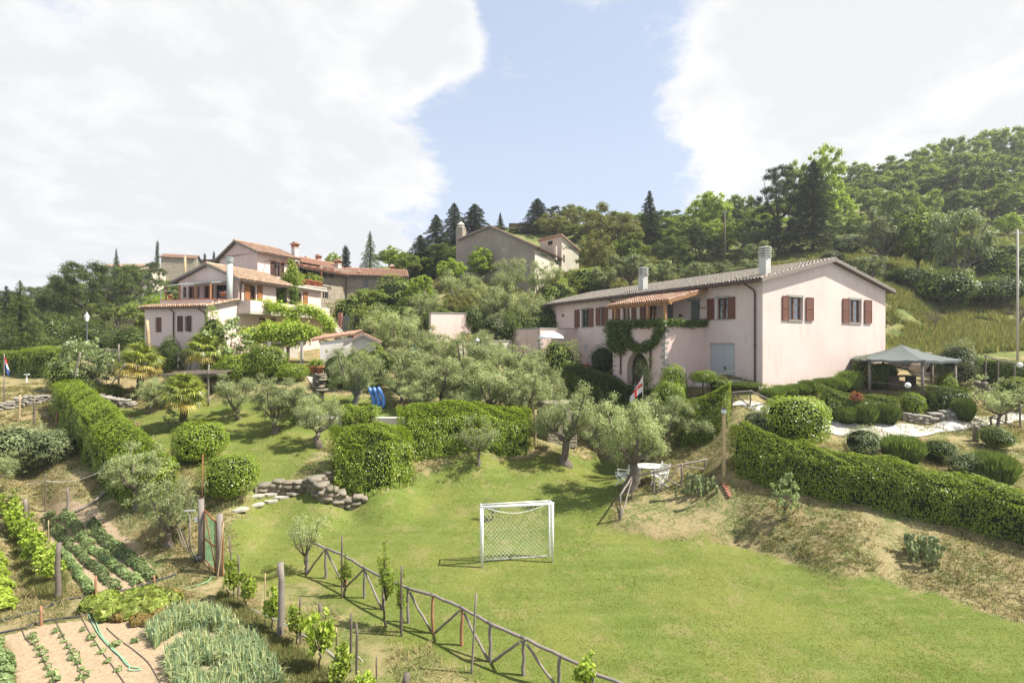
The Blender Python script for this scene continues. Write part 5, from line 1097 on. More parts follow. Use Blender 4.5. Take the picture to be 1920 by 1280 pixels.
# --- left background
wood([(112, [(-160, 545), (20, 545), (90, 535), (180, 520), (240, 505)], 60), (95, [(-160, 560), (0, 548), (60, 545), (130, 520)], 66)], 'trees of the far left skyline', 'dark leafy tree of the low skyline at far left', ['broad', 'pine', 'broad'])
put('pine', 'pine_tree', 168, 487, 165, 'largest round topped pine left of the stepped pink house', 'tree', D=62, v=0)
put('pine', 'pine_tree', 118, 512, 90, 'dark pine on the left shoulder of the largest pine', 'tree', D=66, v=1)
put('pine', 'pine_tree', 243, 492, 90, 'pine between the largest pine and the small cream house', 'tree', D=72, v=1)
put('pine', 'pine_tree', 288, 488, 44, 'round pine in front of the stone house on the left skyline', 'tree', D=86, v=0)
put('fir', 'conifer_tree', 218, 466, 44, 'conifer top rising over the pines left of the skyline house', 'tree', D=95)
put('cypress', 'cypress_tree', 295, 457, 11, 'slender cypress standing left of the stone skyline house', 'tree', D=108)
put('cypress', 'cypress_tree', 384, 478, 9, 'left cypress of the pair before the low skyline house', 'tree', D=110)
put('cypress', 'cypress_tree', 401, 475, 9, 'right cypress of the pair before the low skyline house', 'tree', D=110)
put('broad', 'tree', 330, 523, 60, 'dark leafy tree below the stone skyline house', 'tree', D=78)
put('bright', 'tree', 300, 545, 66, 'light green tree behind the left corner of the stepped house', 'tree', D=62)
put('broad', 'tree', 262, 560, 80, 'dark tree left of the white corner of the stepped house', 'tree', D=54)
put('broad', 'tree', 210, 560, 80, 'shady tree behind the iron lamp post', 'tree', D=56)
put('shrub', 'bush', 245, 610, 66, 'dark shrub at the left foot of the stepped house', 'bush', D=44)
put('bare', 'bare_tree', 232, 575, 60, 'grey leafless tree in front of the dark pines', 'tree', D=45)
put('pine', 'pine_tree', 82, 548, 66, 'smaller pine behind the spreading spruce at left', 'tree', D=60)
put('spruce', 'spruce_tree', 38, 524, 150, 'spreading light green spruce behind the left hedge', 'tree', D=43, v=0)
put('spruce', 'spruce_tree', -20, 540, 130, 'spruce cut by the left edge of the view', 'tree', D=47, v=1)
put('spruce', 'spruce_tree', 138, 600, 60, 'small spruce beside the iron lamp post', 'tree', D=44, v=1)
put('fir', 'conifer_tree', 12, 535, 90, 'dark fir behind the spreading spruce', 'tree', D=58)
for x, yt, w_, D, lb in ((100, 590, 90, 52, 'dark bush under the largest pine'), (175, 600, 90, 50, 'dark bush right under the largest pine'), (55, 610, 80, 50, 'dark bush behind the spreading spruce'), (215, 625, 70, 46, 'low dark bush beside the leafless tree'), (5, 620, 80, 46, 'dark bush at the left edge behind the hedge')): put('shrub', 'bush', x, yt, w_, lb, 'bush', D=D)

# --- hedges
hedge('hedge', hp((-80, None, 38), (0, None, 37.5), (62, None, 37)), 1.4, 1.75, 'clipped bright hedge along the lawn edge at far left', dens=330)
hedge('hedge', hp((58, None, 36.4), (112, None, 35.6)), 1.5, 2.0, 'higher clipped hedge block right of the far left hedge', dens=330)
hedge('hedge', hp((128, 770), (165, 812), (200, 862), (245, 905), (300, 935)), [1.5, 1.6, 1.6, 1.5, 1.3], [1.7, 1.9, 1.9, 1.7, 1.3], 'broad clipped hedge running down the bank above the vegetable garden', dens=480)
hedge('hedge', hp((290, None, 36.5), (350, None, 36.3)), 1.3, 1.5, 'dark hedge under the white wall of the stepped house', dens=300)
hedge('hedge', hp((640, 895), (700, 897), (748, 885)), [1.7, 1.9, 1.8], [2.1, 2.2, 2.05], 'massive rounded laurel hedge block in the middle of the garden', dens=480, L=.095, Wl=.045, rag=.09)
hedge('hedge', hp((762, 845), (850, 835), (980, 838)), 1.6, [2.1, 2.2, 2.0], 'long laurel hedge behind the small olive tree', dens=480)
hedge('hedge', hp((648, 800), (700, 800)), 1.2, 1.1, 'low yellowish hedge beside the pool edge', leafm='vine', dens=300)
hedge('hedge', hp((1065, None, 35.5), (1120, None, 33.5), (1175, None, 31.8), (1232, None, 30.6)), 1.5, [2.0, 2.0, 2.0, 1.9], 'clipped hedge in front of the arched door of the long farmhouse', leafm='laurel_dark', dens=380)
hedge('hedge', hp((1280, None, 25.9), (1352, None, 25.1)), 1.5, [1.8, 1.7], 'bright hedge block between the flag and the lamp post', dens=480)
hedge('hedge', hp((1385, 868), (1420, 885), (1500, 908), (1650, 938), (1800, 972), (1930, 1008), (2100, 1058)), 1.25, [1.55, 1.6, 1.55, 1.5, 1.45, 1.4, 1.4], 'very long clipped hedge along the top of the bank above the football lawn', dens=480, L=.085, Wl=.042)
hedge('hedge', hp((1545, None, 26.9), (1605, None, 26.6), (1665, None, 26.4)), 1.3, 1.15, 'dark clipped hedge in front of the gazebo with a reddish plant', leafm='laurel_dark', dens=380)
hedge('hedge', hp((1750, None, 27.2), (1806, None, 27.2)), 1.2, 1.2, 'dark rounded hedge at the right foot of the gazebo', leafm='laurel_dark', dens=380)
hedge('hedge', hp((1835, None, 32.5), (1925, None, 30.5), (2000, None, 30)), 1.5, 1.9, 'hedge behind the stone garden wall at the right edge', leafm='laurel_dark', dens=340)
hedge('hedge', hp((870, None, 44), (905, None, 43.5)), 1.1, 1.3, 'dark green hedge beside the small pink garden wall', leafm='laurel_dark', dens=260)
hedge('hedge', hp((905, None, 50), (1000, None, 49.5)), 1., 1.0, 'hedge with pink flowers below the green net', leafm='laurel', dens=240)

# --- clipped bushes and shrubs
B = lambda k, x, yt, w_, yb, lb, **kw: put(k, 'bush', x, yt, w_, lb, 'bush', yb=yb, **kw)
B('laurel', 375, 788, 88, 863, 'rounded laurel ball beside the fan palm')
B('laurel', 432, 850, 96, 928, 'rounded laurel ball nearest the stone wall on the lower lawn')
B('laurel', 208, 718, 38, 747, 'small round bush before the low stone terrace')
put('shrub', 'bush', 152, 712, 50, 'dark shrub at the upper end of the broad hedge', 'bush', D=30.5)
put('laurel', 'bush', 498, 645, 74, 'tall egg shaped laurel in front of the vine pergola', 'bush', D=33.5)
put('laurel', 'bush', 446, 662, 66, 'rounded laurel left of the tall egg shaped one', 'bush', D=33)
put('laurel', 'bush', 545, 680, 60, 'dark green laurel beside the stone steps', 'bush', D=33.5)
put('shrub_bright', 'bush', 418, 670, 66, 'yellow green bush beside the reed shelter', 'bush', D=34)
put('shrub', 'bush', 617, 700, 60, 'dark shrub behind the big olive trunk', 'bush', D=33)
put('laurel', 'bush', 1490, 740, 112, 'big rounded laurel bush left of the gravel drive', 'bush', yb=832)
put('shrub', 'bush', 1395, 715, 80, 'green shrub in front of the grey garage door', 'bush', D=27.6)
put('shrub_wild', 'bush', 1348, 706, 44, 'leafy shrub beside the garage threshold', 'bush', D=28.2)
put('laurel', 'topiary_bush', 1262, 682, 50, 'flat topped clipped bush left of the small topiary tree', 'bush', D=28.5)
put('laurel', 'bush', 1255, 712, 60, 'sprawling bright shrub sloping down behind the flag', 'bush', D=27.6)
put('shrub', 'bush', 1130, 645, 54, 'dark conical shrub left of the arched door', 'bush', D=38.3)
put('shrub_wild', 'bush', 1048, 636, 70, 'bushy light green shrub in front of the terrace wall', 'bush', D=38)
put('shrub_grey', 'bush', 1422, 770, 60, 'grey green shrub under the rustic rail beside the drive', 'bush', D=23.8)
put('shrub_grey', 'bush', 1620, 800, 70, 'sparse grey green weeds on the bank below the drive', 'bush', D=22.3)
put('shrub', 'bush', 1870, 800, 62, 'dark green rounded bush beside the short log post', 'bush', yb=842)
put('shrub', 'bush', 1762, 822, 66, 'dark low rosemary bush with white flowers', 'bush', D=21.8)
put('shrub_grey', 'bush', 1826, 848, 88, 'grey green spreading bush before the pale lavender mound', 'bush', D=20.2)
put('shrub_wild', 'bush', 1900, 712, 60, 'green bush by the globe lamp on the right', 'bush', D=28)
put('shrub_grey', 'bush', 1795, 640, 72, 'big grey green shrub beside the stone oven', 'bush', D=32)
put('shrub_bright', 'bush', 1775, 700, 36, 'small yellow green shrub under the right gazebo post', 'bush', D=29.0)
put('shrub_bright', 'bush', 1710, 735, 44, 'yellow flowered shrub on the low stone wall', 'bush', D=26.8)
put('shrub_wild', 'bush', 1620, 665, 32, 'upright dark shrub inside the left gazebo post', 'bush', D=31)
put('shrub', 'bush', 318, 630, 40, 'dark grey bush at the foot of the white wall', 'bush', D=35.0)
put('shrub_wild', 'bush', 400, 585, 50, 'leafy climber at the corner of the stepped house', 'bush', D=34.6)
for x, yt, w_, yb, lb in ((1692, 815, 78, 868, 'pale green lavender mound on the bank behind the long hedge'), (1862, 845, 82, 910, 'taller lavender mound at right behind the long hedge'), (1585, 758, 44, 792, 'leftmost lavender before the dark gazebo hedge'), (1622, 756, 46, 795, 'middle lavender before the dark gazebo hedge'), (1663, 755, 46, 794, 'right lavender before the dark gazebo hedge'), (1807, 745, 40, 788, 'lavender at the right end of the low stone wall')):
    put('lavender', 'lavender_bush', x, yt, w_*.95, lb, 'lavender', yb=yb, group='lavender bushes')
NTH = ['first', 'second', 'third', 'fourth', 'fifth', 'sixth', 'seventh', 'eighth', 'ninth']
for i, (x, yt) in enumerate([(1450, 722), (1472, 718), (1496, 715), (1520, 708), (1545, 704), (1570, 702), (1592, 690), (1640, 680), (1655, 676)]):
    put('lavender', 'lavender_bush', x, yt+4, 46, NTH[i]+' lavender clump from the downpipe corner along the foot of the pink gable wall', 'lavender', D=26.7+i*.62, group='lavender row below the gable')
put('laurel', 'topiary_tree', 1318, 684, 46, 'small topiary tree with flat clipped crown and thin stem', 'tree', D=28, zoff=1.15).scale.z *= .33
mb = MB(); q = at(1318, 28); t_e = [o for o in C.objects if o.name.startswith('topiary_tree')][0]; st_ = mb.tube([(0, 0, -1.4/t_e.scale.z), (0, 0, .4)], .04/t_e.scale.x, 7).build('trunk', M['bark_d'], t_e)

# --- olives of the garden: column, top row, width, foot row
for i, (x, yt, w_, D) in enumerate([(790, 700, 110, 29.6), (872, 690, 110, 29.8), (955, 706, 90, 30), (700, 700, 70, 33.5), (660, 610, 70, 39), (835, 630, 90, 38), (905, 655, 80, 34), (1000, 650, 70, 39), (745, 650, 74, 36)]):
    put('olive', 'olive_tree', x, yt, w_, ['low olive just behind the left half of the long laurel hedge', 'low olive just behind the middle of the long laurel hedge', 'low olive just behind the right half of the long laurel hedge', 'olive between pool ladder and blue mattresses', 'olive above the shed roof', 'olive in the back row of the grove below the pink wall', 'olive in the heart of the grove', 'olive at the right rear of the grove under the terrace wall', 'olive at the left rear of the grove beside the green flag'][i], 'tree', D=D)
put('shrub_wild', 'bush', 668, 652, 60, 'leafy shrub in front of the cream shed wall', 'bush', D=33.6); put('shrub', 'bush', 632, 660, 60, 'dark shrub at the left corner of the shed', 'bush', D=33.2); put('shrub_wild', 'bush', 705, 650, 60, 'shrub at the right corner of the shed', 'bush', D=34.5)
OL = [('olive_near', 1062, 705, 140, 872, None, 'gnarled olive tree with leaning trunk on the lawn before the stone hut'), ('olive_near', 1178, 735, 165, 918, None, 'largest olive whose dark trunk stands beside the white garden table'), ('olive_thin', 897, 775, 96, 873, None, 'small round olive tree in front of the long laurel hedge'),
      ('olive', 1300, 745, 84, 832, None, 'small forked olive on the bank left of the lamp post'), ('olive_near', 662, 640, 120, 775, None, 'thick trunked olive with pale split bark beside the pool lawn'), ('olive_near', 598, 735, 96, 838, None, 'twisted olive with bare pale branches leaning beside the laurel block'),
      ('olive', 515, 700, 120, 812, None, 'olive leaning over the shadowed slope left of the laurel block'), ('olive', 448, 690, 84, 786, None, 'olive with slim brown trunk beside the low green post'), ('olive', 284, 695, 74, 775, None, 'olive with pale trunk next to the fan palm'),
      ('olive_near', 262, 822, 120, 950, None, 'olive growing through the broad hedge above the vegetable garden'), ('olive', 318, 875, 130, 1025, None, 'leaning olive above the potato rows'), ('olive_thin', 576, 945, 78, 1076, None, 'thin sparse olive at the end of the rustic rail fence'),
      ('olive', 870, 618, 160, None, 35, 'broad olive in the centre of the grove'), ('olive', 775, 632, 130, None, 34, 'olive of the grove right of the blue loungers'), ('olive', 960, 632, 140, None, 36, 'olive of the grove left of the terrace wall'), ('olive', 1015, 665, 100, None, 33, 'olive of the grove next to the clipped hedge'),
      ('olive', 830, 662, 150, None, 30.5, 'front olive of the grove right behind the long laurel hedge'), ('olive', 915, 668, 150, None, 30.5, 'second front olive of the grove behind the long laurel hedge'), ('olive', 752, 672, 100, None, 31, 'olive right beside the blue loungers'), ('olive', 985, 685, 110, None, 31, 'right front olive of the grove behind the wooden post'),
      ('olive', 740, 575, 120, None, 40, 'olive right of the garden shed'), ('olive', 800, 600, 90, None, 39, 'olive in front of the small pink garden wall'), ('olive', 1225, 650, 80, None, 31.5, 'silvery olive in front of the arched door'), ('olive', 915, 612, 90, None, 40, 'olive behind the grove beside the low cream wall'),
      ('olive', 1240, 735, 110, None, 25.4, 'olive right of the flagpole above the stone steps'), ('olive', 560, 725, 96, None, 28.5, 'olive between the steps and the twisted olive'), ('olive_thin', 1868, 700, 104, None, 25, 'airy olive beside the gravel drive at right'), ('shrub_grey', 30, 795, 120, 872, None, 'wild grey leaved shrub on the bank at the left edge'), ('shrub_grey', 98, 805, 84, 868, None, 'grey weedy shrub on the bank under the short posts'), ('olive', -20, 840, 110, 925, None, 'olive shrub cut by the left edge'),
      ('olive_thin', 925, 930, 40, 975, None, 'tiny sapling just behind the football goal')]
for k, x, yt, w_, yb, D, lb in OL: put(k, 'grey_shrub' if 'shrub' in k else 'olive_tree', x, yt, w_*1.06, lb, 'bush' if 'shrub' in k else 'tree', yb=yb, D=D)
put('young', 'young_tree', 432, 585, 110, 'leafy young tree in front of the stepped pink house', 'tree', D=34.5)
put('young', 'citrus_tree', 322, 762, 36, 'small citrus tree with thin trunk on the palm lawn', 'tree', yb=812)
put('fig', 'fig_tree', 165, 632, 125, 'wide pale leaved fig thicket propped on poles', 'tree', D=32)
put('shrub_wild', 'bush', 125, 680, 60, 'pale leafy shrub at the left foot of the fig thicket', 'bush', D=31.5)
put('young', 'acacia_sapling', 1474, 878, 60, 'feathery sapling on the bank below the long hedge', 'tree', yb=978)

# --- grass and ground cover
def scatter(name, n, region, fn, mat, label, seed, blades=3, h=(.05, .12), wd=.012, lean=.5):
    """blades of grass spread over the ground of a surveyed region"""
    rng = np.random.default_rng(seed); pw = [gp(*p) if len(p) == 2 else at(p[0], p[1]) for p in region]; poly = [(p.x, p.y) for p in pw]
    xa, ya = np.array(poly).T; X = np.zeros(0); Y = np.zeros(0)
    tries = 0
    while len(X) < n and tries < 40:
        tries += 1; x = rng.uniform(xa.min(), xa.max(), n); y = rng.uniform(ya.min(), ya.max(), n)
        k = inpoly(x, y, poly) & (rng.random(n) < (np.min(ya)/y)**.6) & (np.abs(x/y) < 1.15)
        if fn is not None: k &= fn(x, y, rng)
        X = np.concatenate([X, x[k]]); Y = np.concatenate([Y, y[k]])
    X, Y = np.repeat(X[:n], blades), np.repeat(Y[:n], blades); m = len(X); X = X+rng.normal(size=m)*.03; Y = Y+rng.normal(size=m)*.03
    Z0 = height(X, Y)-.01; hh = rng.uniform(h[0], h[1], m)*(.6+.8*fbm(X*.8, Y*.8, 2, 4)); a = rng.random(m)*6.28; ln = hh*lean*rng.random(m)*2; w2 = wd*np.maximum(1, Y/16)
    V = np.stack([np.stack([X-np.sin(a)*w2, Y+np.cos(a)*w2, Z0], 1), np.stack([X+np.sin(a)*w2, Y-np.cos(a)*w2, Z0], 1), np.stack([X+np.cos(a)*ln, Y+np.sin(a)*ln, Z0+hh], 1)], 1).reshape(-1, 3)
    return tag(link(name, npmesh(name, V, np.arange(3*m).reshape(m, 3), M[mat])), label, None, None, 'stuff')
zoneimg = zone[:, 0].reshape(NV, NU); zsoil = zone[:, 1].reshape(NV, NU)
def zval(img, x, y):
    u = np.clip((x/y-ug[0])/(ug[1]-ug[0]), 0, NU-1).astype(int); v = np.clip(np.interp(np.log(y), vg, np.arange(NV)), 0, NV-1).astype(int); return img[v, u]
onlawn = lambda x, y, r: zval(zoneimg, x, y) > .45
offlawn = lambda x, y, r: (zval(zoneimg, x, y) < .3+.3*r.random(len(x))) & (zval(zsoil, x, y) < .12) & (fbm(x*.9, y*.9, 3, 77) > .40)
scatter('lawn_grass', 110000, [(-300, 1500), (2400, 1500), (2300, 1150), (1500, 1000), (1150, 840), (700, 850), (200, 740), (-300, 900)], onlawn, 'grass', 'short mown blades of the football lawn', 1, 2, (.015, .045), .009, 1.2)
scatter('dry_grass', 60000, [(-300, 1500), (2300, 1500), (2300, 900), (2200, 740), (1500, 735), (1150, 780), (700, 760), (300, 720), (-300, 720)], offlawn, 'dry_grass', 'dry mown grass and weeds of the banks', 2, 3, (.04, .16), .010, 1.3)
offroad = lambda x, y, r: (fbm(x*.5, y*.5, 3, 7) > .38)
scatter('meadow_grass', 70000, [(1660, 668), (1660, 575), (1630, 540), (1580, 480), (1700, 435), (2150, 435), (2150, 665)], offroad, 'meadow', 'tall unmown grass of the hillside meadow', 3, 3, (.25, .7), .012, .5)
scatter('poppies', 45, [(1672, 600), (1672, 560), (2100, 560), (2100, 640), (1720, 640)], None, 'flower', 'red poppies scattered in the meadow', 4, 2, (.45, .65), .018, .2)
scatter('slope_grass', 26000, [(600, 640), (700, 560), (900, 480), (1250, 470), (1600, 470), (1600, 500), (1050, 560), (980, 640)], offroad, 'meadow', 'rough grass of the slope between the houses', 6, 3, (.2, .5), .014, .5)
# ================================================================== roads, pool, paths
def sheet(name, L_, R_, mat, lift, label, kind='structure', nsub=6, nw=6):
    """ground hugging strip between two surveyed edges given in photograph positions"""
    A = [gp(*q) for q in L_]; Bq = [gp(*q) for q in R_]
    def res(P_, k):
        P_ = [np.array(p) for p in P_]; s = np.concatenate([[0], np.cumsum([np.linalg.norm(P_[i+1]-P_[i]) for i in range(len(P_)-1)])]); t = np.linspace(0, s[-1], k); return np.stack([np.interp(t, s, [p[j] for p in P_]) for j in range(3)], 1)
    k = nsub*len(L_); a, b = res(A, k), res(Bq, k); V = []
    for i in range(k):
        for j in range(nw+1):
            q = a[i]+(b[i]-a[i])*j/nw; wv = .12*(vnoise(q[0]*1.3, q[1]*1.3, 3)-.5)*(1 if j in (0, nw) else 0); x, y = q[0]+wv, q[1]+wv; V.append((x, y, hgt(x, y)+lift))
    Fc = [(i*(nw+1)+j, i*(nw+1)+j+1, (i+1)*(nw+1)+j+1, (i+1)*(nw+1)+j) for i in range(k-1) for j in range(nw)]
    return tag(link(name, npmesh(name, V, Fc, mat, True)), label, None, None, kind)
def gravel_mat():
    m, N = material('white_gravel'); p = geo(N).outputs['Position']; f = N.noise(p, 30, 5, .75); g2 = N.noise(p, 1.2, 5, .6)
    c = N.mix(N.rng(f, .35, .65), (.40, .375, .33), (.58, .55, .50)); c = N.mix(N.math('MULTIPLY', N.rng(g2, .54, .68), .8), c, (.20, .20, .09))
    finish(N, pbsdf(N, c, .95, .05, f, .7, .03)); return m
M['gravel'] = gravel_mat()
sheet('gravel_drive', [(1380, 754), (1470, 772), (1560, 783), (1640, 794), (1760, 793), (1850, 781), (1930, 766), (2100, 748)], [(1365, 766), (1440, 786), (1540, 806), (1640, 822), (1730, 818), (1830, 803), (1930, 786), (2100, 768)], M['gravel'], .03, 'pale gravel drive curving below the gazebo', nsub=10)
sheet('gravel_path', [(1640, 822), (1700, 838), (1738, 838)], [(1625, 818), (1650, 846), (1725, 856)], M['gravel'], .045, 'short gravel spur on the bank under the drive')
sheet('gravel_yard', [(1190, 712), (1330, 716), (1440, 727)], [(1190, 724), (1330, 728), (1440, 738)], M['gravel'], .03, 'pale gravel yard in front of the garage door')
# pool: coping and water on a level terrace
pc_ = P(690, 781, 28.6); pw_ = pc_.z
o = Vector((pc_.x, pc_.y, pw_)); pool = empty('swimming_pool', tuple(o), 0, 'swimming pool with pale coping glimpsed behind the laurel block', 'pool')
MB().box((0, 1.3, -.10), (5.0, 3.4, .06)).build('water', M['poolwater'], pool); mb = MB()
for c_, d_ in (((0, -.6, -.2), (5.9, .45, .5)), ((0, 3.2, -.2), (5.9, .45, .5)), ((-2.72, 1.3, -.2), (.45, 3.36, .5)), ((2.72, 1.3, -.2), (.45, 3.36, .5))): mb2 = MB().box(c_, d_); mb2.build('coping', M['concrete'], pool)
ld = empty('pool_ladder', tuple(o+Vector((-.3, 3.1, .05))), .2, 'bent steel pool ladder rails by the olive trunk', 'ladder')
for s_ in (0, .32): mb = MB(); mb.tube([(s_, -.5, -.3), (s_, -.45, .45), (s_, -.2, .62), (s_, .05, .45), (s_, .1, 0)], .028, 8); mb.build('rail', M['white'], ld, True)
# blue pool loungers on end
for i, (px, lb) in enumerate(((698, 'left blue air mattress stood on end on the pool lawn'), (707, 'middle blue air mattress stood on end on the pool lawn'), (716, 'right blue air mattress stood on end on the pool lawn'))):
    b_ = gp(px, 764); e = empty('air_mattress', tuple(b_), .3, lb, 'air mattress', 'blue air mattresses'); h_ = 38/F*b_.y
    for k in range(3):
        mb = MB(); y = (k-1)*.24; mb.tube([(.06, y, .0), (.10, y, h_*.25), (.05, y, h_*.55), (-.10, y, h_*.8), (-.20, y, h_*.96), (-.24, y, h_)], [.10, .125, .12, .12, .11, .05], 10); mb.build('air_tube', M['blue'], e, True)

# ================================================================== rustic woodwork
rj = random.Random(77)
def log(a, b, r, mat, parent, name, o, taper=.85, wobble=.5, n=7):
    a, b = Vector(a)-o, Vector(b)-o; k = 5; pts = []
    for i in range(k+1):
        p = a+(b-a)*i/k
        if 0 < i < k: p = p+Vector((rj.uniform(-1, 1), rj.uniform(-1, 1), rj.uniform(-1, 1)))*r*wobble
        pts.append(p)
    mb = MB(); mb.tube(pts, [r*(1-(1-taper)*i/k)*rj.uniform(.93, 1.07) for i in range(k+1)], n); return mb.build(name, M[mat], parent, True)
def rustic_fence(name, posts, braces, label, r=.045, mats=None, railr=.04, extra=0., rails=True, hfix=None):
    """posts: (column, foot row, top row) or (column, None, top row, distance); braces: (i foot, j top)"""
    B0, T0 = [], []
    for q in posts:
        b = gp(q[0], q[1]) if q[1] is not None else at(q[0], q[3]); z = CZ+(640-q[2])/F*b.y; B0.append(b); T0.append(Vector((b.x, b.y, z if hfix is None else b.z+hfix)))
    o = B0[0].copy(); e = empty(name, tuple(o), 0, label, 'fence')
    for i, (b, t) in enumerate(zip(B0, T0)): log(b-Vector((0, 0, .3)), t+Vector((0, 0, .02)), r, (mats or {}).get(i, 'weathered'), e, 'post', o)
    if rails:
        for i in range(len(T0)-1): dv = (T0[i+1]-T0[i]).normalized()*.08; log(T0[i]-dv+Vector((0, 0, railr*.7)), T0[i+1]+dv+Vector((0, 0, railr*.7)), railr, 'weathered', e, 'rail', o, .95, .35)
    for i, j in braces:
        a = B0[i]+(B0[j]-B0[i]).normalized()*.06; b = T0[j]-(T0[j]-T0[i]).normalized()*.07; log(a+Vector((0, -.04, .04)), b+Vector((0, -.04, -.05)), r*.8, 'weathered' if (i+j) % 2 else 'weathered_d', e, 'brace', o, .85, .3)
    return e
rustic_fence('rail_fence', [(576, 1074, 1013), (611, 1084, 1029), (648, 1100, 1044), (683, 1121, 1066), (718, 1143, 1084), (765, 1167, 1104), (812, 1186, 1117), (866, 1210, 1141), (919, 1240, 1170), (982, 1266, 1198), (1049, 1292, 1230), (1112, 1322, 1262), (1180, 1350, 1290)],
    [(0, 1), (2, 1), (2, 3), (4, 3), (6, 5), (6, 7), (8, 7), (8, 9), (10, 9)], 'long rustic pole fence with crossed braces between garden and football lawn', .044, {2: 'orange_wood', 6: 'orange_wood', 7: 'orange_wood'})
rustic_fence('rail_fence', [(1163, 975, 929), (1185, 935, 895), (1226, 926, 886), (1278, 912, 872), (1323, None, 862, 22.6)], [(0, 1), (2, 3), (3, 2), (4, 3)], 'rustic pole fence around the white table and prickly pear', .045)
rustic_fence('rail_fence', [(1372, None, 748, 25.6), (1407, None, 747, 25.4), (1448, None, 752, 25.0)], [(1, 0), (1, 2)], 'low rustic rail beside the drive under the gable corner', .04, hfix=.75)
rustic_fence('rail_fence', [(1858, 803, 782), (1886, 796, 775), (1912, 802, 764), (1990, None, 748, 25)], [(2, 0)], 'rustic rail beside the drive at the right edge', .05, {0: 'weathered_d'})
rustic_fence('rail_fence', [(309, None, 667, 35.2), (333, None, 664, 35), (357, None, 662, 34.6), (379, None, 672, 34)], [(0, 1), (2, 1), (2, 3), (1, 2)], 'rustic crossed fence in front of the stepped pink house', .045)
rustic_fence('rail_fence', [(1848, None, 668, 31), (1872, None, 676, 30.6), (1902, None, 681, 30)], [], 'sagging pole rail along the hedge at right', .04)
def single_post(name, px, yb, yt, label, r=.06, mat='weathered', D=None, cat_='post', lean=0., group=None):
    b = gp(px, yb) if D is None else at(px, D); t = CZ+(640-yt)/F*b.y; e = None; o = b.copy(); mb = MB(); k = 5; h = t-b.z
    mb.tube([(lean*i/k+rj.uniform(-.3, .3)*r, rj.uniform(-.3, .3)*r, -.25+(h+.25)*i/k) for i in range(k+1)], [r*(1.05-.12*i/k)*rj.uniform(.95, 1.05) for i in range(k+1)], 8)
    ob = mb.build(name, M[mat], None, True, tuple(o)); return tag(ob, label, cat_, group)
for q in [('post', 527, 1196, 1055, 'thick grey post in the vine row left of the rail fence', .085, 'weathered'), ('post', 600, 1195, 1131, 'short split stake among the vines right of the thick grey post', .05, 'weathered_d'), ('post', 762, 1320, 1262, 'thick post cut by the bottom edge', .075, 'weathered_d'),
          ('post', 110, 1124, 1017, 'thick brown post at the end of the left vine row', .07, 'bark'), ('post', 1003, 838, 768, 'pale round post at the end of the long laurel hedge', .085, 'cane'), ('post', 48, 985, 935, 'pale short post at the head of the left vine row', .07, 'weathered'),
          ('post', 37, 792, 740, 'slim pole at the top of the left bank', .05, 'cane'), ('post', 64, 797, 748, 'grey pole second on the top of the left bank', .05, 'weathered_d'), ('post', 106, 797, 770, 'short orange post on the left bank', .04, 'orange_wood'), ('post', 150, 800, 770, 'stub post standing in the broad hedge', .07, 'weathered'),
          ('post', 1831, 828, 799, 'short thick log post beside the dark round bush', .12, 'weathered_d'), ('stake', 127, 960, 913, 'grey stake behind the potato rows', .045, 'weathered'), ('stake', 85, 958, 888, 'thin tall stake holding the rope behind the potato rows', .022, 'weathered_d'), ('stake', 54, 975, 945, 'thin dark stake beside the pale short post', .02, 'weathered_d'),
          ('stake', 180, 1117, 1080, 'short orange stake at the end of the potato rows', .03, 'orange_wood'), ('stake', 77, 1172, 1136, 'orange peg beside the black pipe', .035, 'orange_wood'), ('stake', 91, 1030, 975, 'thin cane in the left vine row', .018, 'cane'), ('stake', 82, 1010, 972, 'second thin cane in the left vine row', .018, 'weathered_d'),
          ('stake', 289, 1092, 1078, 'short peg at the right end of the pipe', .03, 'orange_wood'), ('stake', 641, 1121, 1004, 'tall thin stake at the bend of the rail fence', .028, 'weathered_d'), ('stake', 563, 1208, 1120, 'dark stake right of the thick grey post', .03, 'weathered_d'), ('stake', 497, 1180, 1074, 'pale cane between two vines', .015, 'cane'),
          ('stake', 631, 1255, 1176, 'pale cane right of the leafy vine', .02, 'cane'), ('stake', 658, 1258, 1150, 'crooked stake left in the pair by the vines', .03, 'weathered_d'), ('stake', 669, 1280, 1168, 'stake right in the pair by the vines', .03, 'weathered_d'), ('stake', 706, 1278, 1231, 'thin low stake on the grass under the rail fence', .018, 'weathered_d'),
          ('stake', 883, 1262, 1112, 'tall thin leaning pole crossing the rail fence', .026, 'weathered'), ('stake', 753, 1192, 1060, 'tall stake tied to the peach sapling', .028, 'weathered_d'), ('stake', 751, 1186, 1105, 'short stake beside the tall one at the peach sapling', .022, 'weathered'), ('stake', 441, 1125, 1006, 'thin dark leaning stake by the first vine', .022, 'weathered_d'), ('stake', 447, 1122, 1040, 'second stake by the first vine', .028, 'weathered_d')]:
    single_post(*q[:5], r=q[5], mat=q[6], cat_='post' if q[0] == 'post' else 'stake', lean=.12 if q[1] == 883 else (-.18 if q[1] == 441 else 0))
# green post lamp, lamp post on the bank
lp = gp(1357, 892); h_ = (892-778)/F*lp.y; e = empty('post_lamp', tuple(lp), 0, 'square wooden post with small glass lamp on the bank', 'lamp'); MB().box((0, 0, h_/2-.1), (.12, .12, h_+.2)).build('post', M['cane'], e)
mb = MB(); mb.box((0, 0, h_+.16), (.15, .15, .17)); mb.build('lantern', M['curtain'], e); MB().box((0, 0, h_+.26), (.2, .2, .04)).build('lantern_cap', M['dark_metal'], e)
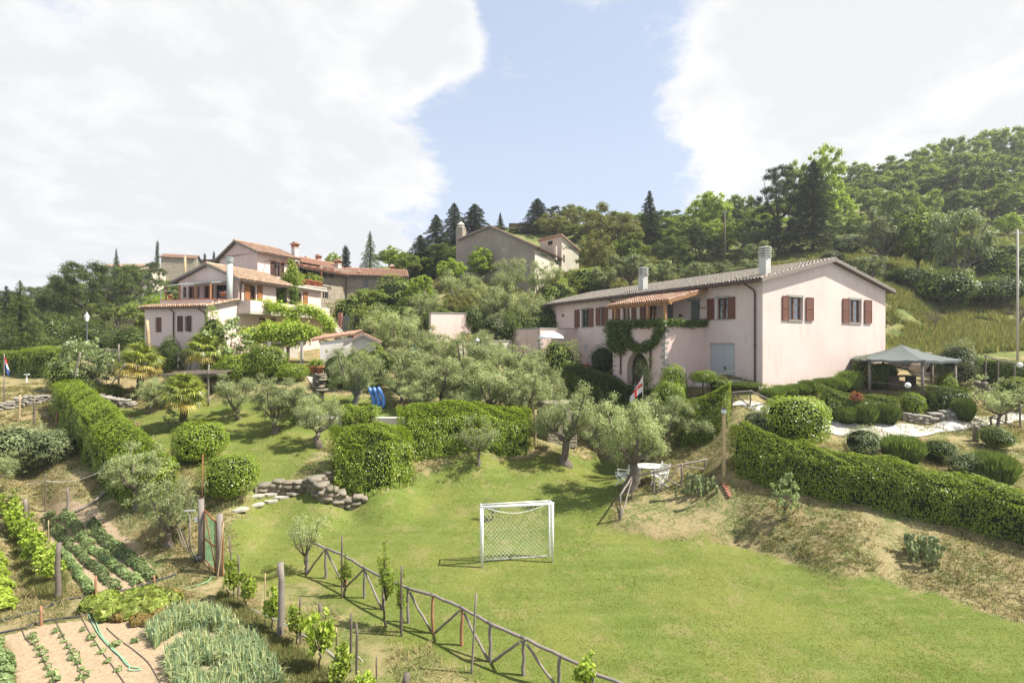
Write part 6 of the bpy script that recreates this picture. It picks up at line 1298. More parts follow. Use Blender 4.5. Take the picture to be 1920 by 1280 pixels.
# iron street lamp on the left
b = at(163, 42); e = empty('street_lamp', tuple(b), 0, 'black iron street lamp with glass lantern before the pines', 'lamp'); h_ = CZ+(640-586)/F*b.y-b.z
MB().lathe((0, 0, 0), [(.13, 0), (.12, .5), (.05, .6), (.045, h_-.75)], 10).build('pole', M['dark_metal'], e, True); MB().lathe((0, 0, h_-.72), [(.10, 0), (.2, .42), (.2, .44)], 6).build('lantern_glass', M['white'], e); MB().lathe((0, 0, h_-.29), [(.23, 0), (.12, .12), (.03, .3), (.01, .4)], 6).build('lantern_roof', M['grey_metal'], e)
def globe(px, py, D, label, hgt_=None):
    q = P(px, py, D); b = at(px, D); e = empty('globe_lamp', tuple(b), 0, label, 'lamp'); h = q.z-b.z; MB().tube([(0, 0, -.1), (0, 0, h-.12)], .03, 8).build('pole', M['dark_metal'], e); MB().ball((0, 0, h), .15, 10).build('globe', M['white'], e, True); return e
globe(1702, 722, 27.0, 'white globe lamp in front of the gazebo'); globe(1912, 684, 29.5, 'white globe lamp at the right edge beside the hedge'); globe(895, 638, 37, 'white globe lamp above the central olives'); globe(806, 622, 41, 'white globe lamp beside the small pink garden wall')
# utility poles and wires
def upole(px, yb, yt, D, label, mat, r, arm=None):
    b = at(px, D); h = CZ+(640-yt)/F*D-b.z; e = empty('utility_pole', tuple(b), 0, label, 'utility pole'); MB().tube([(0, 0, -.3), (0, 0, h)], [r, r*.7], 8).build('pole', M[mat], e, True); MB().box((0, 0, h-.25), (.7, .08, .08)).build('crossarm', M['grey_metal'], e); return Vector((b.x, b.y, b.z+h-.2))
p1 = upole(1359, 490, 394, 70, 'dark utility pole on the dry slope behind the farmhouse', 'weathered_d', .13); p2 = upole(1908, 652, 430, 36, 'pale concrete utility pole at the right edge', 'concrete', .075); p3 = upole(347, 520, 480, 100, 'yellow pole between the two stone skyline houses', 'cane', .3)
def wire(a, b, sag, label, r=.018, k=14, name='power_line', cat_='wire', mat='dark_metal'):
    a, b = Vector(a), Vector(b); mb = MB(); mb.tube([tuple((b-a)*i/k-Vector((0, 0, 1))*sag*4*(i/k)*(1-i/k)) for i in range(k+1)], r, 4); return tag(mb.build(name, M[mat], None, False, tuple(a)), label, cat_)
wire(p1, p2, 1.6, 'thin power line between dark pole and pale pole over the hill', .014); wire(P(1268, 432, 80), p1, .4, 'power line running left from the dark utility pole', .02); wire(p1, P(1480, 372, 80), .3, 'power line running right from the dark utility pole', .02)
wire(P(545, 545, 52) if False else P(230, 575, 60), P(302, 547, 41), .3, 'pale cable sloping to the left roof terrace', .025, mat='grey_metal'); wire(P(222, 574, 60), P(334, 562, 41.5), .5, 'second pale cable to the stepped house', .02, mat='grey_metal'); wire(P(672, 513, 58), P(790, 492, 75), .8, 'pale cable from the last stone chimney to the right', .03, mat='grey_metal')
tr = MB(); q = P(302, 562, 37.5); tr.tube([(0, 0, 0), (0, 0, .65), (1.9, .3, .62)], .025, 6); tag(tr.build('terrace_railing', M['grey_metal'], None, False, tuple(q)), 'thin steel rail on the left corner of the roof terrace', 'railing')

# ================================================================== flags
def flag(px, yb, ytop_pole, D, ftop, fbot, dxl, label, stripes, polemat='white', cross=False, turn=0., yb_given=None):
    b = gp(px, yb) if yb else at(px, D); D = b.y; e = empty('flag', tuple(b), turn, label, 'flag'); h = CZ+(640-ytop_pole)/F*D-b.z; MB().tube([(0, 0, -.2), (0, 0, h)], [.035, .022], 8).build('flagpole', M[polemat], e, True)
    zt = CZ+(640-ftop)/F*D-b.z; zb = CZ+(640-fbot)/F*D-b.z; wd = dxl/F*D; H_ = zt-zb
    # limp cloth: hoist runs down the pole, fly droops
    def pt(s, t):   # s along fly 0..1, t down the hoist 0..1
        fold = .05*math.sin(s*9+t*3); return (wd*(s**.8)*(.35+.65*min(1, t*1.5)), fold*s, zt-H_*(.55*t+.45*s*(.6+.4*t)))
    n = 14
    for si, (m_, s0, s1, t0, t1) in enumerate(stripes):
        mb = MB(); k = max(2, int(n*(s1-s0))); l = max(2, int(n*(t1-t0))); off = .004 if cross and si else 0
        vs = [(pt(s0+(s1-s0)*i/k, t0+(t1-t0)*j/l)[0], pt(s0+(s1-s0)*i/k, 0)[1]-off*1.0, pt(s0+(s1-s0)*i/k, t0+(t1-t0)*j/l)[2]) for i in range(k+1) for j in range(l+1)]
        mb.add(vs, [(i*(l+1)+j, (i+1)*(l+1)+j, (i+1)*(l+1)+j+1, i*(l+1)+j+1) for i in range(k) for j in range(l)])
        if off: mb.add([(x, y+2*off, z) for x, y, z in vs], [(i*(l+1)+j, i*(l+1)+j+1, (i+1)*(l+1)+j+1, (i+1)*(l+1)+j) for i in range(k) for j in range(l)])
        mb.build('cloth', M[m_], e, True)
M['flag_red'] = simple('red_flag_cloth', (.50, .05, .035), .8, .1, .08); M['flag_white'] = simple('white_flag_cloth', (.66, .65, .63), .8, .1, .05); M['flag_blue'] = simple('blue_flag_cloth', (.05, .09, .30), .8, .1, .08); M['flag_green'] = simple('green_flag_cloth', (.03, .26, .11), .8, .1, .08)
flag(1205, 858, 703, None, 706, 757, -24, 'white flag with red cross on a thin leaning pole above the steps', [('flag_white', 0, 1, 0, 1), ('flag_red', .36, .58, 0, 1), ('flag_red', 0, 1, .40, .62)], 'weathered', True)
flag(8, 768, 662, None, 664, 708, 9, 'limp red white and blue flag on the wooden pole at the left edge', [('flag_red', 0, 1, 0, .34), ('flag_white', 0, 1, .34, .66), ('flag_blue', 0, 1, .66, 1)], 'weathered')
flag(779, None, 640, 38, 642, 668, -14, 'small green white and red flag among the grove olives', [('flag_green', 0, .34, 0, 1), ('flag_white', .34, .67, 0, 1), ('flag_red', .67, 1, 0, 1)], 'weathered')
lg = MB(); a, b = P(1201, 763, 26.0), P(1226, 753, 26.6); lg.tube([(0, 0, 0), tuple(b-a)], .05, 7); tag(lg.build('wooden_pole', M['weathered'], None, True, tuple(a)), 'pale slanting pole resting between flagpole and hedge', 'pole')

# ================================================================== gazebo
gx, gy = at(1690, 30.6)[:2]; gz = hgt(gx, gy); G = empty('gazebo', (gx, gy, gz), .12, 'six sided wooden gazebo with dark shade cloth roof beside the gable', 'gazebo'); gr_ = 2.45; zt_ = CZ+(640-674)/F*30-gz; zp_ = CZ+(640-646)/F*30.5-gz
cor = [(gr_*math.cos(R(60*i+8)), gr_*math.sin(R(60*i+8))) for i in range(6)]
for x, y in cor: zb = hgt(gx+x, gy+y)-gz; MB().tube([(x, y, zb-.3), (x, y, zt_)], [.085, .075], 8).build('post', M['weathered'], G, True)
mb = MB(); nr = 7
def rp(i, j, s): # sagging cloth
    a = cor[i % 6]; b = cor[(i+1) % 6]; ex = (a[0]+(b[0]-a[0])*j/nr)*1.12; ey = (a[1]+(b[1]-a[1])*j/nr)*1.12; sag = -.10*math.sin(math.pi*s)-.07*math.sin(math.pi*j/nr)*s; return (ex*s, ey*s, zp_+(zt_+.05-zp_)*s**.93+sag+(.03*math.sin(j*2.3+i) if s == 1 else 0))
ss = [0, .15, .35, .55, .75, .9, 1.]
for i in range(6):
    for j in range(nr):
        for s0, s1 in zip(ss, ss[1:]): mb.quad(rp(i, j, s0), rp(i, j, s1), rp(i, j+1, s1), rp(i, j+1, s0)) if s0 > 0 else mb.quad(rp(i, j, s0), rp(i, j, s1), rp(i, j+1, s1))
        e0, e1 = rp(i, j, 1.), rp(i, j+1, 1.); mb.quad(e0, (e0[0], e0[1], e0[2]-.13), (e1[0], e1[1], e1[2]-.13), e1)
mb.build('cloth_roof', M['shade_cloth'], G, True)
for i in range(6):
    a, b = cor[i], cor[(i+1) % 6]; log(Vector((a[0]*1.05, a[1]*1.05, zt_-.04)), Vector((b[0]*1.05, b[1]*1.05, zt_-.04)), .045, 'weathered', G, 'eave_beam', Vector((0, 0, 0)), .95, .3)
    if i not in (1,): log(Vector((a[0], a[1], .72+hgt(gx+a[0], gy+a[1])-gz)), Vector((b[0], b[1], .72+hgt(gx+b[0], gy+b[1])-gz)), .04, 'weathered_d', G, 'rail', Vector((0, 0, 0)), .95, .5)
a = cor[3]; log(Vector((a[0]*1.25, a[1]*1.25, zt_-.02)), Vector((a[0], a[1], zt_-.02)), .035, 'weathered', G, 'eave_beam', Vector((0, 0, 0)))
tb = empty('garden_table', (gx-.1, gy-.2, gz), .3, 'dark wooden table under the gazebo', 'table'); MB().box((0, 0, .74), (1.7, .8, .05)).build('table_top', M['weathered_d'], tb)
for x in (-.7, .7): MB().box((x, 0, .36), (.08, .6, .72)).build('leg', M['weathered_d'], tb)
# ================================================================== stone things
def stone_mesh(seed):
    rng = np.random.default_rng(seed); g = [-1, -.3, .4, 1]; V, Fs, idx = [], [], {}
    def vid(p):
        k = tuple(round(x, 3) for x in p)
        if k not in idx: idx[k] = len(V); V.append(np.array(p, float))
        return idx[k]
    g = [-1, 0, 1]
    for ax in range(3):
        for s in (-1, 1):
            for i in range(2):
                for j in range(2):
                    q = []
                    for (u, v) in ((g[i], g[j]), (g[i+1], g[j]), (g[i+1], g[j+1]), (g[i], g[j+1])): p = [0, 0, 0]; p[ax] = s; p[(ax+1) % 3] = u; p[(ax+2) % 3] = v; q.append(vid(p))
                    Fs.append(q if s > 0 else q[::-1])
    V = np.array(V); V = V/np.maximum(1, (np.abs(V)**9).sum(1, keepdims=True)**(1/9))*.5; V += rng.normal(size=V.shape)*.05; return npmesh('stone', V, Fs, M['stone_moss'])
STN = [stone_mesh(i) for i in range(7)]
STP = [m.copy() for m in STN]
for m in STP: m.materials.clear(); m.materials.append(M['stone_pale'])
def stone_wall(name, pts, th, label, pale=False, sl=.38, shh=.17, rseed=3, cat_='wall', cap=0.):
    """dry stone wall; pts = (x, y, height); each stone an object"""
    rr = random.Random(rseed); P0 = [np.array(p[:2]) for p in pts]; seg = [np.linalg.norm(P0[i+1]-P0[i]) for i in range(len(pts)-1)]; cum = np.concatenate([[0], np.cumsum(seg)]); tot = cum[-1]
    fx = lambda s: (np.interp(s, cum, [p[0] for p in pts]), np.interp(s, cum, [p[1] for p in pts]), np.interp(s, cum, [p[2] for p in pts]))
    o = Vector((pts[0][0], pts[0][1], hgt(pts[0][0], pts[0][1]))); e = empty(name, tuple(o), 0, label, cat_); n = 0; meshes = STP if pale else STN
    mb = MB(); k = max(2, int(tot/.5)); vs = []
    for i in range(k+1):
        s = tot*i/k; x, y, h = fx(s); x2, y2, _ = fx(min(tot, s+.1)); x1, y1, _ = fx(max(0, s-.1)); l = math.hypot(x2-x1, y2-y1); nx, ny = -(y2-y1)/l, (x2-x1)/l; zg = hgt(x, y)
        for sg in (-1, 1): vs += [(x+nx*sg*th*.38-o.x, y+ny*sg*th*.38-o.y, zz-o.z) for zz in (zg-.3, zg+max(h-.08, .03))]
    mb.add(vs, [q for i in range(k) for q in ((i*4, i*4+1, i*4+5, i*4+4), (i*4+2, i*4+6, i*4+7, i*4+3), (i*4+1, i*4+3, i*4+7, i*4+5))]+[(0, 2, 3, 1), (k*4, k*4+1, k*4+3, k*4+2)]); mb.build('fill', M['mortar'], e)
    z = 0.
    hm = max(p[2] for p in pts)
    while z < hm:
        hh = shh*rr.uniform(.75, 1.35); s = rr.uniform(0, .2)
        while s < tot:
            ww = sl*rr.uniform(.55, 1.5); x, y, h = fx(s+ww/2)
            if z < h-.05 and n < 290:
                x2, y2, _ = fx(min(tot, s+ww)); x1, y1, _ = fx(s); a = math.atan2(y2-y1, x2-x1) if x2 != x1 else 0; ob = link('stone', rr.choice(meshes), None, e, (x-o.x, y-o.y, hgt(x, y)+z+hh/2-.04-o.z), a+rr.uniform(-.06, .06)+(math.pi if rr.random() < .5 else 0)); ob.scale = (ww*1.02, th*rr.uniform(.92, 1.15), hh*1.05); ob.rotation_euler[1] = rr.uniform(-.05, .05); n += 1
            s += ww
        z += hh*.97
    return e
def wp(*pts): return [(*tuple(gp(a, b))[:2], h) for a, b, h in pts]
stone_wall('stone_wall', wp((478, 920, .25), (510, 918, .42), (560, 922, .5), (590, 915, .55), (612, 905, .5), (640, 896, .35)), .45, 'low rubble stone wall on the lawn left of the laurel block', rseed=3)
stone_wall('stone_wall', wp((585, 912, .55), (592, 925, .65), (610, 938, .62), (640, 945, .5), (668, 946, .42), (680, 938, .3)), .5, 'curved end of rubble stone wall with large boulders below the laurel block', sl=.38, shh=.17, rseed=6)
stone_wall('stone_wall', [(*at(1690, 26.4)[:2], .42), (*at(1740, 26.2)[:2], .45), (*at(1792, 26.2)[:2], .42)], .4, 'low pale stone wall beside the drive under the gazebo', True, rseed=8)
stone_wall('stone_wall', wp((-60, 772, .45), (0, 768, .45), (50, 760, .5), (100, 750, .35)), .5, 'dry stone terrace wall at the left edge', True, sl=.3, shh=.12, rseed=9)
stone_wall('stone_wall', [(*at(172, 31)[:2], .35), (*at(205, 30.6)[:2], .45), (*at(248, 30.8)[:2], .4)], .5, 'dry stone terrace edge behind the small round bush', True, sl=.28, shh=.11, rseed=10)
stone_wall('stone_wall', [(*at(1826, 30.0)[:2], .9), (*at(1850, 29.6)[:2], .75), (*at(1880, 29.2)[:2], .5), (*at(1900, 29)[:2], .2)], .4, 'sloping stone garden wall under the right hedge', rseed=12)
stone_wall('stone_wall', [(*at(1668, 34.6)[:2], 1.25), (*at(1740, 34.2)[:2], 1.3), (*at(1760, 34.0)[:2], 1.2)], .4, 'stone retaining wall behind the gazebo', sl=.5, shh=.24, rseed=13)
stone_wall('stone_pier', [(*at(590, 31.5)[:2], 1.5), (*at(603, 31.4)[:2], 1.5)], .6, 'stone pier with flower pots beside the steps', rseed=14, cat_='pier')
# stone hut wall on the lawn
hb = gp(1050, 838); hD = hb.y; fS = Fr((1027-960)/F*hD, hD, (.96, .28), hgt((1027-960)/F*hD, hD)-.4); S1 = empty('stone_hut', fS.o, fS.ang, 'small rubble stone hut wall behind the leaning olive', 'hut'); w_ = (1085-1027)/F*hD*1.02; h_ = 72/F*hD+.4
mb = MB(); mb.box((w_/2, .8, h_/2), (w_, 1.6, h_)); mb.build('core', M['mortar'], S1); fH = Face(fS, S1, 'y', 0, (0, 0, 0), (1, 0, 0), (0, -1, 0)); fL = Face(fS, S1, 'x', 0, (0, 1.6, 0), (0, -1, 0), (-1, 0, 0)); st = MB(); stonework(st, fH, w_, h_, random.Random(5), .22, .10); stonework(st, fL, 1.6, h_, random.Random(6), .22, .10); tag(st.build('stonework', M['stone'], S1), kind='stuff')
# steps between hut and bank
for i in range(5):
    D = 27.2+i*.42; b = at(1214-i, D); ob = MB().box((0, 0, 0), (1.1, .42, .14)).build('stone_step', M['flagstone'], None, False, (b.x, b.y, b.z+.02+i*.015), .1); tag(ob, 'stone step between the big olive and the hedge, ' + ['lowest', 'second', 'third', 'fourth', 'top'][i]+' of the five', 'step', 'garden steps')
# barbecue oven
b = at(1755, 33.2); e = empty('stone_oven', tuple(b), -.1, 'arched stone barbecue oven behind the gazebo', 'oven'); ow, oh = 2.3, 1.35; fO = Fr(b.x-ow/2, b.y, (1, 0), b.z); oz = CZ+(640-672)/F*b.y-b.z
mb = MB(); mb.box((0, .7, (oz-.9)/2), (ow, 1.4, oz-.9)); n = 12
for i in range(n):
    a0, a1 = math.pi*i/n, math.pi*(i+1)/n; ro, ri = ow/2, .62; q = lambda r_, a_: (-math.cos(a_)*r_, math.sin(a_)*r_*.80)
    o0, o1, i0, i1 = q(ro, a0), q(ro, a1), q(ri, a0), q(ri, a1); z0 = oz-.9; mb.slab([(i0[0], 0, z0+i0[1]), (o0[0], 0, z0+o0[1]), (o1[0], 0, z0+o1[1]), (i1[0], 0, z0+i1[1])], (0, 1.4, 0))
mb.build('oven_body', M['stone'], e); MB().box((0, 1.3, oz-.5), (1.3, .1, 1.0)).build('dark_back', M['dark'], e)  # near-black panel closes the back of the oven arch
# flagstones on the lawn
for i, (x, y, s_, lb) in enumerate([(446, 956, .62, 'lowest'), (479, 946, .62, 'second'), (478, 930, .55, 'third'), (508, 939, .5, 'fourth'), (507, 926, .6, 'fifth'), (530, 932, .58, 'sixth'), (554, 924, .66, 'topmost')]):
    b = gp(x, y); rr = random.Random(i); n = 7; mb = MB(); mb.slab([(math.cos(6.283*k/n)*s_*.62*rr.uniform(.85, 1.1), math.sin(6.283*k/n)*s_*.4*rr.uniform(.85, 1.1), -.05) for k in range(n)], (0, 0, .085)); ob = mb.build('flagstone', M['flagstone'], None, False, tuple(b), .35); tag(ob, lb+' flagstone of the stepping path across the lawn', 'flagstone', 'stepping stones')
# red brick edging near the lamp post
for i in range(6):
    b = gp(1359+i*1.8, 908+i*4.6); tag(MB().box((0, 0, .01), (.25, .12, .07)).build('brick', M['red_brick'], None, False, tuple(b), .2+i*.1), 'red brick laid in the bank below the lamp post, '+['first', 'second', 'third', 'fourth', 'fifth', 'lowest'][i]+' from the top', 'brick', 'brick edging')

# ================================================================== table and chairs
b = gp(1214, 903); b.z = hgt(b.x, b.y); e = empty('garden_table', tuple(b), .1, 'white oval plastic garden table under the largest olive', 'table')
mb = MB(); n = 24; mb.slab([(math.cos(6.283*k/n)*.72, math.sin(6.283*k/n)*.45, .70) for k in range(n)], (0, 0, .035)); mb.build('table_top', M['white'], e)
for x in (-.45, .45):
    for y in (-.26, .26): mb = MB(); mb.bar((x*1.1, y*1.1, 0), (x, y, .70), .06); mb.build('leg', M['white'], e)
def gchair(px, py, rz, label):
    b = gp(px, py); e = empty('garden_chair', tuple(b), rz, label, 'chair', 'white garden chairs')
    for i in range(5): MB().box((-.18+i*.09, 0, .43+.012*i), (.07, .48, .022)).build('seat_slat', M['white'], e)
    for i in range(5): z = .55+i*.10; x = -.26-.09*(z-.45)*1.6; MB().box((x, 0, z), (.022, .46, .065)).build('back_slat', M['white'], e)
    for y in (-.25, .25):
        for a_, b_, nm in (((.26, y, 0), (-.22, y, .64), 'leg'), ((-.30, y, 0), (.20, y, .44), 'leg'), ((-.22, y, .42), (-.42, y, 1.05), 'back_frame'), ((-.28, y*1.08, .66), (.26, y*1.08, .66), 'armrest'), ((.22, y, .42), (.22, y, .65), 'arm_support')): mb = MB(); mb.bar(a_, b_, .045, .03); mb.build(nm, M['white'], e)
    mb = MB(); mb.bar((-.20, -.25, .10), (-.20, .25, .10), .03); mb.build('stretcher', M['white'], e); return e
gchair(1166, 910, 2.75, 'white slatted garden chair left of the dark olive trunk'); gchair(1236, 912, 3.6, 'white slatted garden chair between the table and the pole fence')

# ================================================================== football goal
g0, g1 = gp(904, 1064), gp(1036, 1054); g0.z = g1.z = max(g0.z, g1.z); dv = (g1-g0); gw = dv.length; ang = math.atan2(dv.y, dv.x); GO = empty('football_goal', tuple(g0), ang, 'small white football goal with sagging net on the lawn', 'goal'); H_ = 2.02; dp = .62
for x in (0, gw): MB().lathe((x, 0, 0), [(.045, -.05), (.045, H_)], 10).build('post', M['white'], GO, True)
MB().tube([(-.045, 0, H_), (gw+.045, 0, H_)], .045, 10).build('crossbar', M['white'], GO, True)
for x in (0, gw): MB().tube([(x, dp*.8, 0), (x, dp*.75, H_-.06)], .03, 8).build('back_post', M['white'], GO, True); MB().tube([(x, 0, H_), (x, dp*.75, H_-.03)], .025, 8).build('top_stay', M['white'], GO, True)
MB().tube([(0, dp*.75, H_-.05), (gw, dp*.75, H_-.05)], .02, 8).build('back_bar', M['white'], GO, True); MB().tube([(0, dp*.8, .02), (gw, dp*.8, .02)], .02, 6).build('ground_bar', M['grey_metal'], GO, True)
nt = MB(); nx, nz = 34, 24
def netp(i, j):
    u, v = i/nx, j/nz; sag = .22*math.sin(math.pi*u)*math.sin(math.pi*min(1, v*1.05))**1.; return Vector((u*gw, dp*.75+.02+.12*math.sin(math.pi*u)*math.sin(math.pi*v)+.02*math.sin(i*1.3+j), max(.03, (H_-.06)*(1-v)-sag*(1-v*.55))))
r_ = .0042
for j in range(nz+1):
    for i in range(nx):
        if (i+j) % 2 == 0:
            a = netp(i, j); 
            for jj in (j+1, j-1):
                if 0 <= jj <= nz: nt.tube([a, netp(i+1, jj)], r_, 3, False)
        elif 0 <= j-1:
            pass
for j in range(nz+1):
    for i in range(1, nx+1):
        if (i+j) % 2 == 0:
            a = netp(i, j)
            for jj in (j+1, j-1):
                if 0 <= jj <= nz: nt.tube([a, netp(i-1, jj)], r_, 3, False)
for sx in (0, gw):
    for j in range(nz): 
        for k in range(5):
            a = Vector((sx, dp*.78*k/5, H_*(1-j/nz))); b2 = Vector((sx, dp*.78*(k+1)/5, H_*(1-(j+(1 if (k+j) % 2 else -1))/nz))); 
            if b2.z <= H_ and b2.z > 0: nt.tube([a, b2], r_, 3, False)
nt.tube([(.02, .0, H_-.02)]+[tuple(Vector((gw*i/12, dp*.5, H_-.06-.30*math.sin(math.pi*i/12)))) for i in range(1, 12)]+[(gw-.02, 0, H_-.02)], .011, 4)
tag(nt.build('net', M['net'], GO), kind='stuff')

# ================================================================== palms
def palm(px, ytop, wpx, yb, label, D=None, nf=34, dry=.12, seed=1):
    rr = random.Random(seed); b = gp(px, yb) if D is None else at(px, D); D = b.y; H = CZ+(640-ytop)/F*D-b.z; Wd = wpx/F*D; e = empty('palm_tree', tuple(b), 0, label, 'palm'); th = H*.62; sc = Wd/2
    mb = MB(); k = 14
    mb.tube([(.03*math.sin(i), 0, -.2+(th+.2)*i/k) for i in range(k+1)], [(.17 if i % 2 else .20)*(1.15 if i < 2 else 1) for i in range(k+1)], 10); mb.build('trunk', M['palm_trunk'], e)
    variants = []
    for v in range(3):
        fb = MB(); L = 1.; fb.tube([(0, 0, 0), (.25, 0, .05), (.52, 0, .03)], .012, 4); ns = 22
        for i in range(ns):
            a = R(-118+236*i/(ns-1)); le = .5*(1-.22*abs(a)/2.1); dx, dy = math.cos(a), math.sin(a); fold = .012*(1 if i % 2 else -1); tipz = -.10-.12*abs(math.sin(a))-rr.uniform(0, .10); m_ = .6; w0 = .032
            c0 = Vector((.50, 0, .03)); c1 = c0+Vector((dx*le*m_, dy*le*m_, .03+fold)); c2 = c0+Vector((dx*le, dy*le, tipz)); sd_ = Vector((-dy, dx, 0))*w0
            fb.quad(c0, c1+sd_, c2, c1-sd_)
        variants.append(fb)
    ms = [[fb.mesh('frond', M['palm']) for fb in variants], [fb.mesh('frond', M['palm_dry']) for fb in variants]]
    for i in range(nf):
        f = i/nf; el = 78-105*f**.9+rr.uniform(-7, 7); isdry = f > 1-dry; ob = link('frond', rr.choice(ms[1 if isdry else 0]), None, e, (0, 0, th+.12-.25*f)); s_ = sc*rr.uniform(.88, 1.05); ob.scale = (s_,)*3; ob.rotation_euler = (rr.uniform(-.25, .25), -R(el), i*2.39996)
    return e
palm(344, 706, 96, 803, 'fan palm with thick dark trunk on the lawn between the two laurel balls', seed=1, nf=40)
palm(262, 645, 92, 748, 'yellowing fan palm in front of the white wall', seed=2, dry=.35, nf=34); palm(384, 625, 84, None, 'fan palm at the corner of the stepped pink house', D=33.5, seed=3, dry=.2)

# ================================================================== prickly pears
padm = []
for s_ in range(3):
    rng = np.random.default_rng(s_); mb = MB(); n, m_ = 12, 5; vs = []
    for i in range(m_+1):
        t = -1+2*i/m_; r_ = math.sqrt(max(.001, 1-t*t))
        for k in range(n): a = 6.283*k/n; vs.append((math.cos(a)*r_*.075*(1+.06*math.sin(3*a)), t*.013, .12+math.sin(a)*r_*.12))
    mb.add(vs, [(i*n+k, i*n+(k+1) % n, (i+1)*n+(k+1) % n, (i+1)*n+k) for i in range(m_) for k in range(n)]); padm.append(mb.mesh('pad', M['cactus'], True))
def cactus(px, yb, wpx, hpx, label, seed, n=60):
    rr = random.Random(seed); b = gp(px, yb); D = b.y; Wd = wpx/F*D; H = hpx/F*D; e = empty('prickly_pear', tuple(b), 0, label, 'cactus'); st = [(Vector((rr.uniform(-.4, .4)*Wd, rr.uniform(-.3, .3)*Wd, -.03)), rr.uniform(-.35, .35), 0) for _ in range(max(4, n//7))]; c = 0
    while st and c < n:
        p, tilt, lv = st.pop(0); s_ = rr.uniform(.6, 1.0)*min(1., H/1.0); rz = rr.uniform(0, 6.28); ob = link('pad', rr.choice(padm), None, e, tuple(p)); ob.scale = (s_*1.1, s_*1.3, s_*1.1); ob.rotation_euler = (rr.uniform(-.3, .3), tilt, rz); c += 1
        top = p+Matrix.Rotation(rz, 3, 'Z') @ (Matrix.Rotation(tilt, 3, 'Y') @ Vector((0, 0, .25*s_)))
        if lv < 4 and top.z < H*.95:
            for _ in range(rr.choice((1, 2, 2))): st.append((top, tilt*.5+rr.uniform(-.55, .55), lv+1))
    return e
cactus(1318, 928, 64, 50, 'prickly pear clump beside the pole fence under the lamp post', 3, 130); cactus(1272, 928, 28, 22, 'small prickly pear left of the big clump', 4, 24); cactus(1735, 1052, 66, 62, 'prickly pear clump on the dry bank below the long hedge', 5, 130)

# ================================================================== vegetable garden
def row_plants(name, a, b, wd, h, label, leafm, n, L, Wl, seed, cat_='vegetable row', group=None):
    rng = np.random.default_rng(seed); A, Bp = gp(*a), gp(*b); o = A; t = rng.random(n); ln = (Bp-A).length; d = np.array((Bp-A).normalized()); nrm = np.array((-d[1], d[0], 0)); k = max(3, int(ln/.34)); cell = np.floor(t*k); t = (cell+.5+rng.normal(size=n)*.26)/k
    a_ = rng.random(n)*math.pi; rad = (.75+.3*rng.random(n)); jit = (vnoise(cell*1.7, cell*0+seed, 3)-.5); lat = np.cos(a_)*wd/2*rad*(1+.3*jit)+jit*.12; z = np.sin(a_)*h*rad*(1+.35*jit)
    X = A.x+d[0]*t*ln+nrm[0]*lat; Y = A.y+d[1]*t*ln+nrm[1]*lat; Zz = height(X, Y)+z*.95+.02; nr = nrm[None]*np.cos(a_)[:, None]*.8+np.array([0, 0, 1.])*(np.sin(a_)[:, None]+.3)+rdir(rng, n)*.6; nr /= np.linalg.norm(nr, axis=1, keepdims=True)
    V, Fc = leafcards(np.stack([X, Y, Zz], 1)-np.array(o), nr, L, Wl, rng); return tag(link(name, npmesh(name, V, Fc, M[leafm]), None, None, tuple(o)), label, cat_, group)
for i, (a, b, w_, lb) in enumerate([((86, 966), (224, 1108), .27, 'second potato row from the left'), ((119, 962), (261, 1098), .27, 'third potato row from the left'), ((169, 980), (292, 1088), .30, 'rightmost potato row beside the bank'), ((112, 1030), (176, 1116), .24, 'leftmost and shortest potato row')]):
    row_plants('potato_row', a, b, w_, .20, lb, 'potato', 3600, .085, .05, 20+i, group='potato rows')
# onions and leeks: upright blades
def blades(name, poly, n, h, mat, label, seed, wd=.012, step=.2):
    rng = np.random.default_rng(seed); pw = [gp(*p) for p in poly]; pl = [(p.x, p.y) for p in pw]; xa, ya = np.array(pl).T; X = rng.uniform(xa.min(), xa.max(), n*3); Y = rng.uniform(ya.min(), ya.max(), n*3)
    rot = R(35); U = X*math.cos(rot)+Y*math.sin(rot); Vv = -X*math.sin(rot)+Y*math.cos(rot); U = np.round(U/step)*step+rng.normal(size=len(U))*.045; X2 = U*math.cos(rot)-Vv*math.sin(rot); Y2 = U*math.sin(rot)+Vv*math.cos(rot); Vq = Vv; X2 = U*math.cos(rot)-Vq*math.sin(rot); Y2 = U*math.sin(rot)+Vq*math.cos(rot)
    k = inpoly(X2, Y2, pl) & (fbm(X2*1.3, Y2*1.3, 2, seed) > .31); X, Y = X2[k][:n], Y2[k][:n]; m = len(X); Z0 = height(X, Y)-.02; hh = rng.uniform(h[0], h[1], m)*(.55+.9*fbm(X*.7, Y*.7, 2, 8)); a = rng.random(m)*6.28; bend = rng.random(m)**2*.28; ca_, sa = np.cos(a), np.sin(a)
    p0 = np.stack([X, Y, Z0], 1); p1 = p0+np.stack([ca_*bend*.3, sa*bend*.3, hh*.65], 1); p2 = p0+np.stack([ca_*bend*1.1, sa*bend*1.1, hh*(1-bend*1.3)], 1); sd_ = np.stack([-sa, ca_, 0*a], 1)*wd
    V = np.stack([p0-sd_, p0+sd_, p1+sd_*.9, p1-sd_*.9, p2, p2], 1).reshape(-1, 3); base = np.arange(m)*6; Fc = np.concatenate([np.stack([base, base+1, base+2, base+3], 1), np.stack([base+3, base+2, base+4, base+5], 1)]); return tag(link(name, npmesh(name, V, Fc, M[mat])), label, None, None, 'stuff')
blades('onion_bed', [(272, 1190), (300, 1165), (330, 1150), (400, 1150), (440, 1175), (480, 1215), (540, 1290), (560, 1400), (350, 1400), (310, 1250)], 12500, (.18, .50), 'onion', 'dense blue green onion and leek bed', 3)
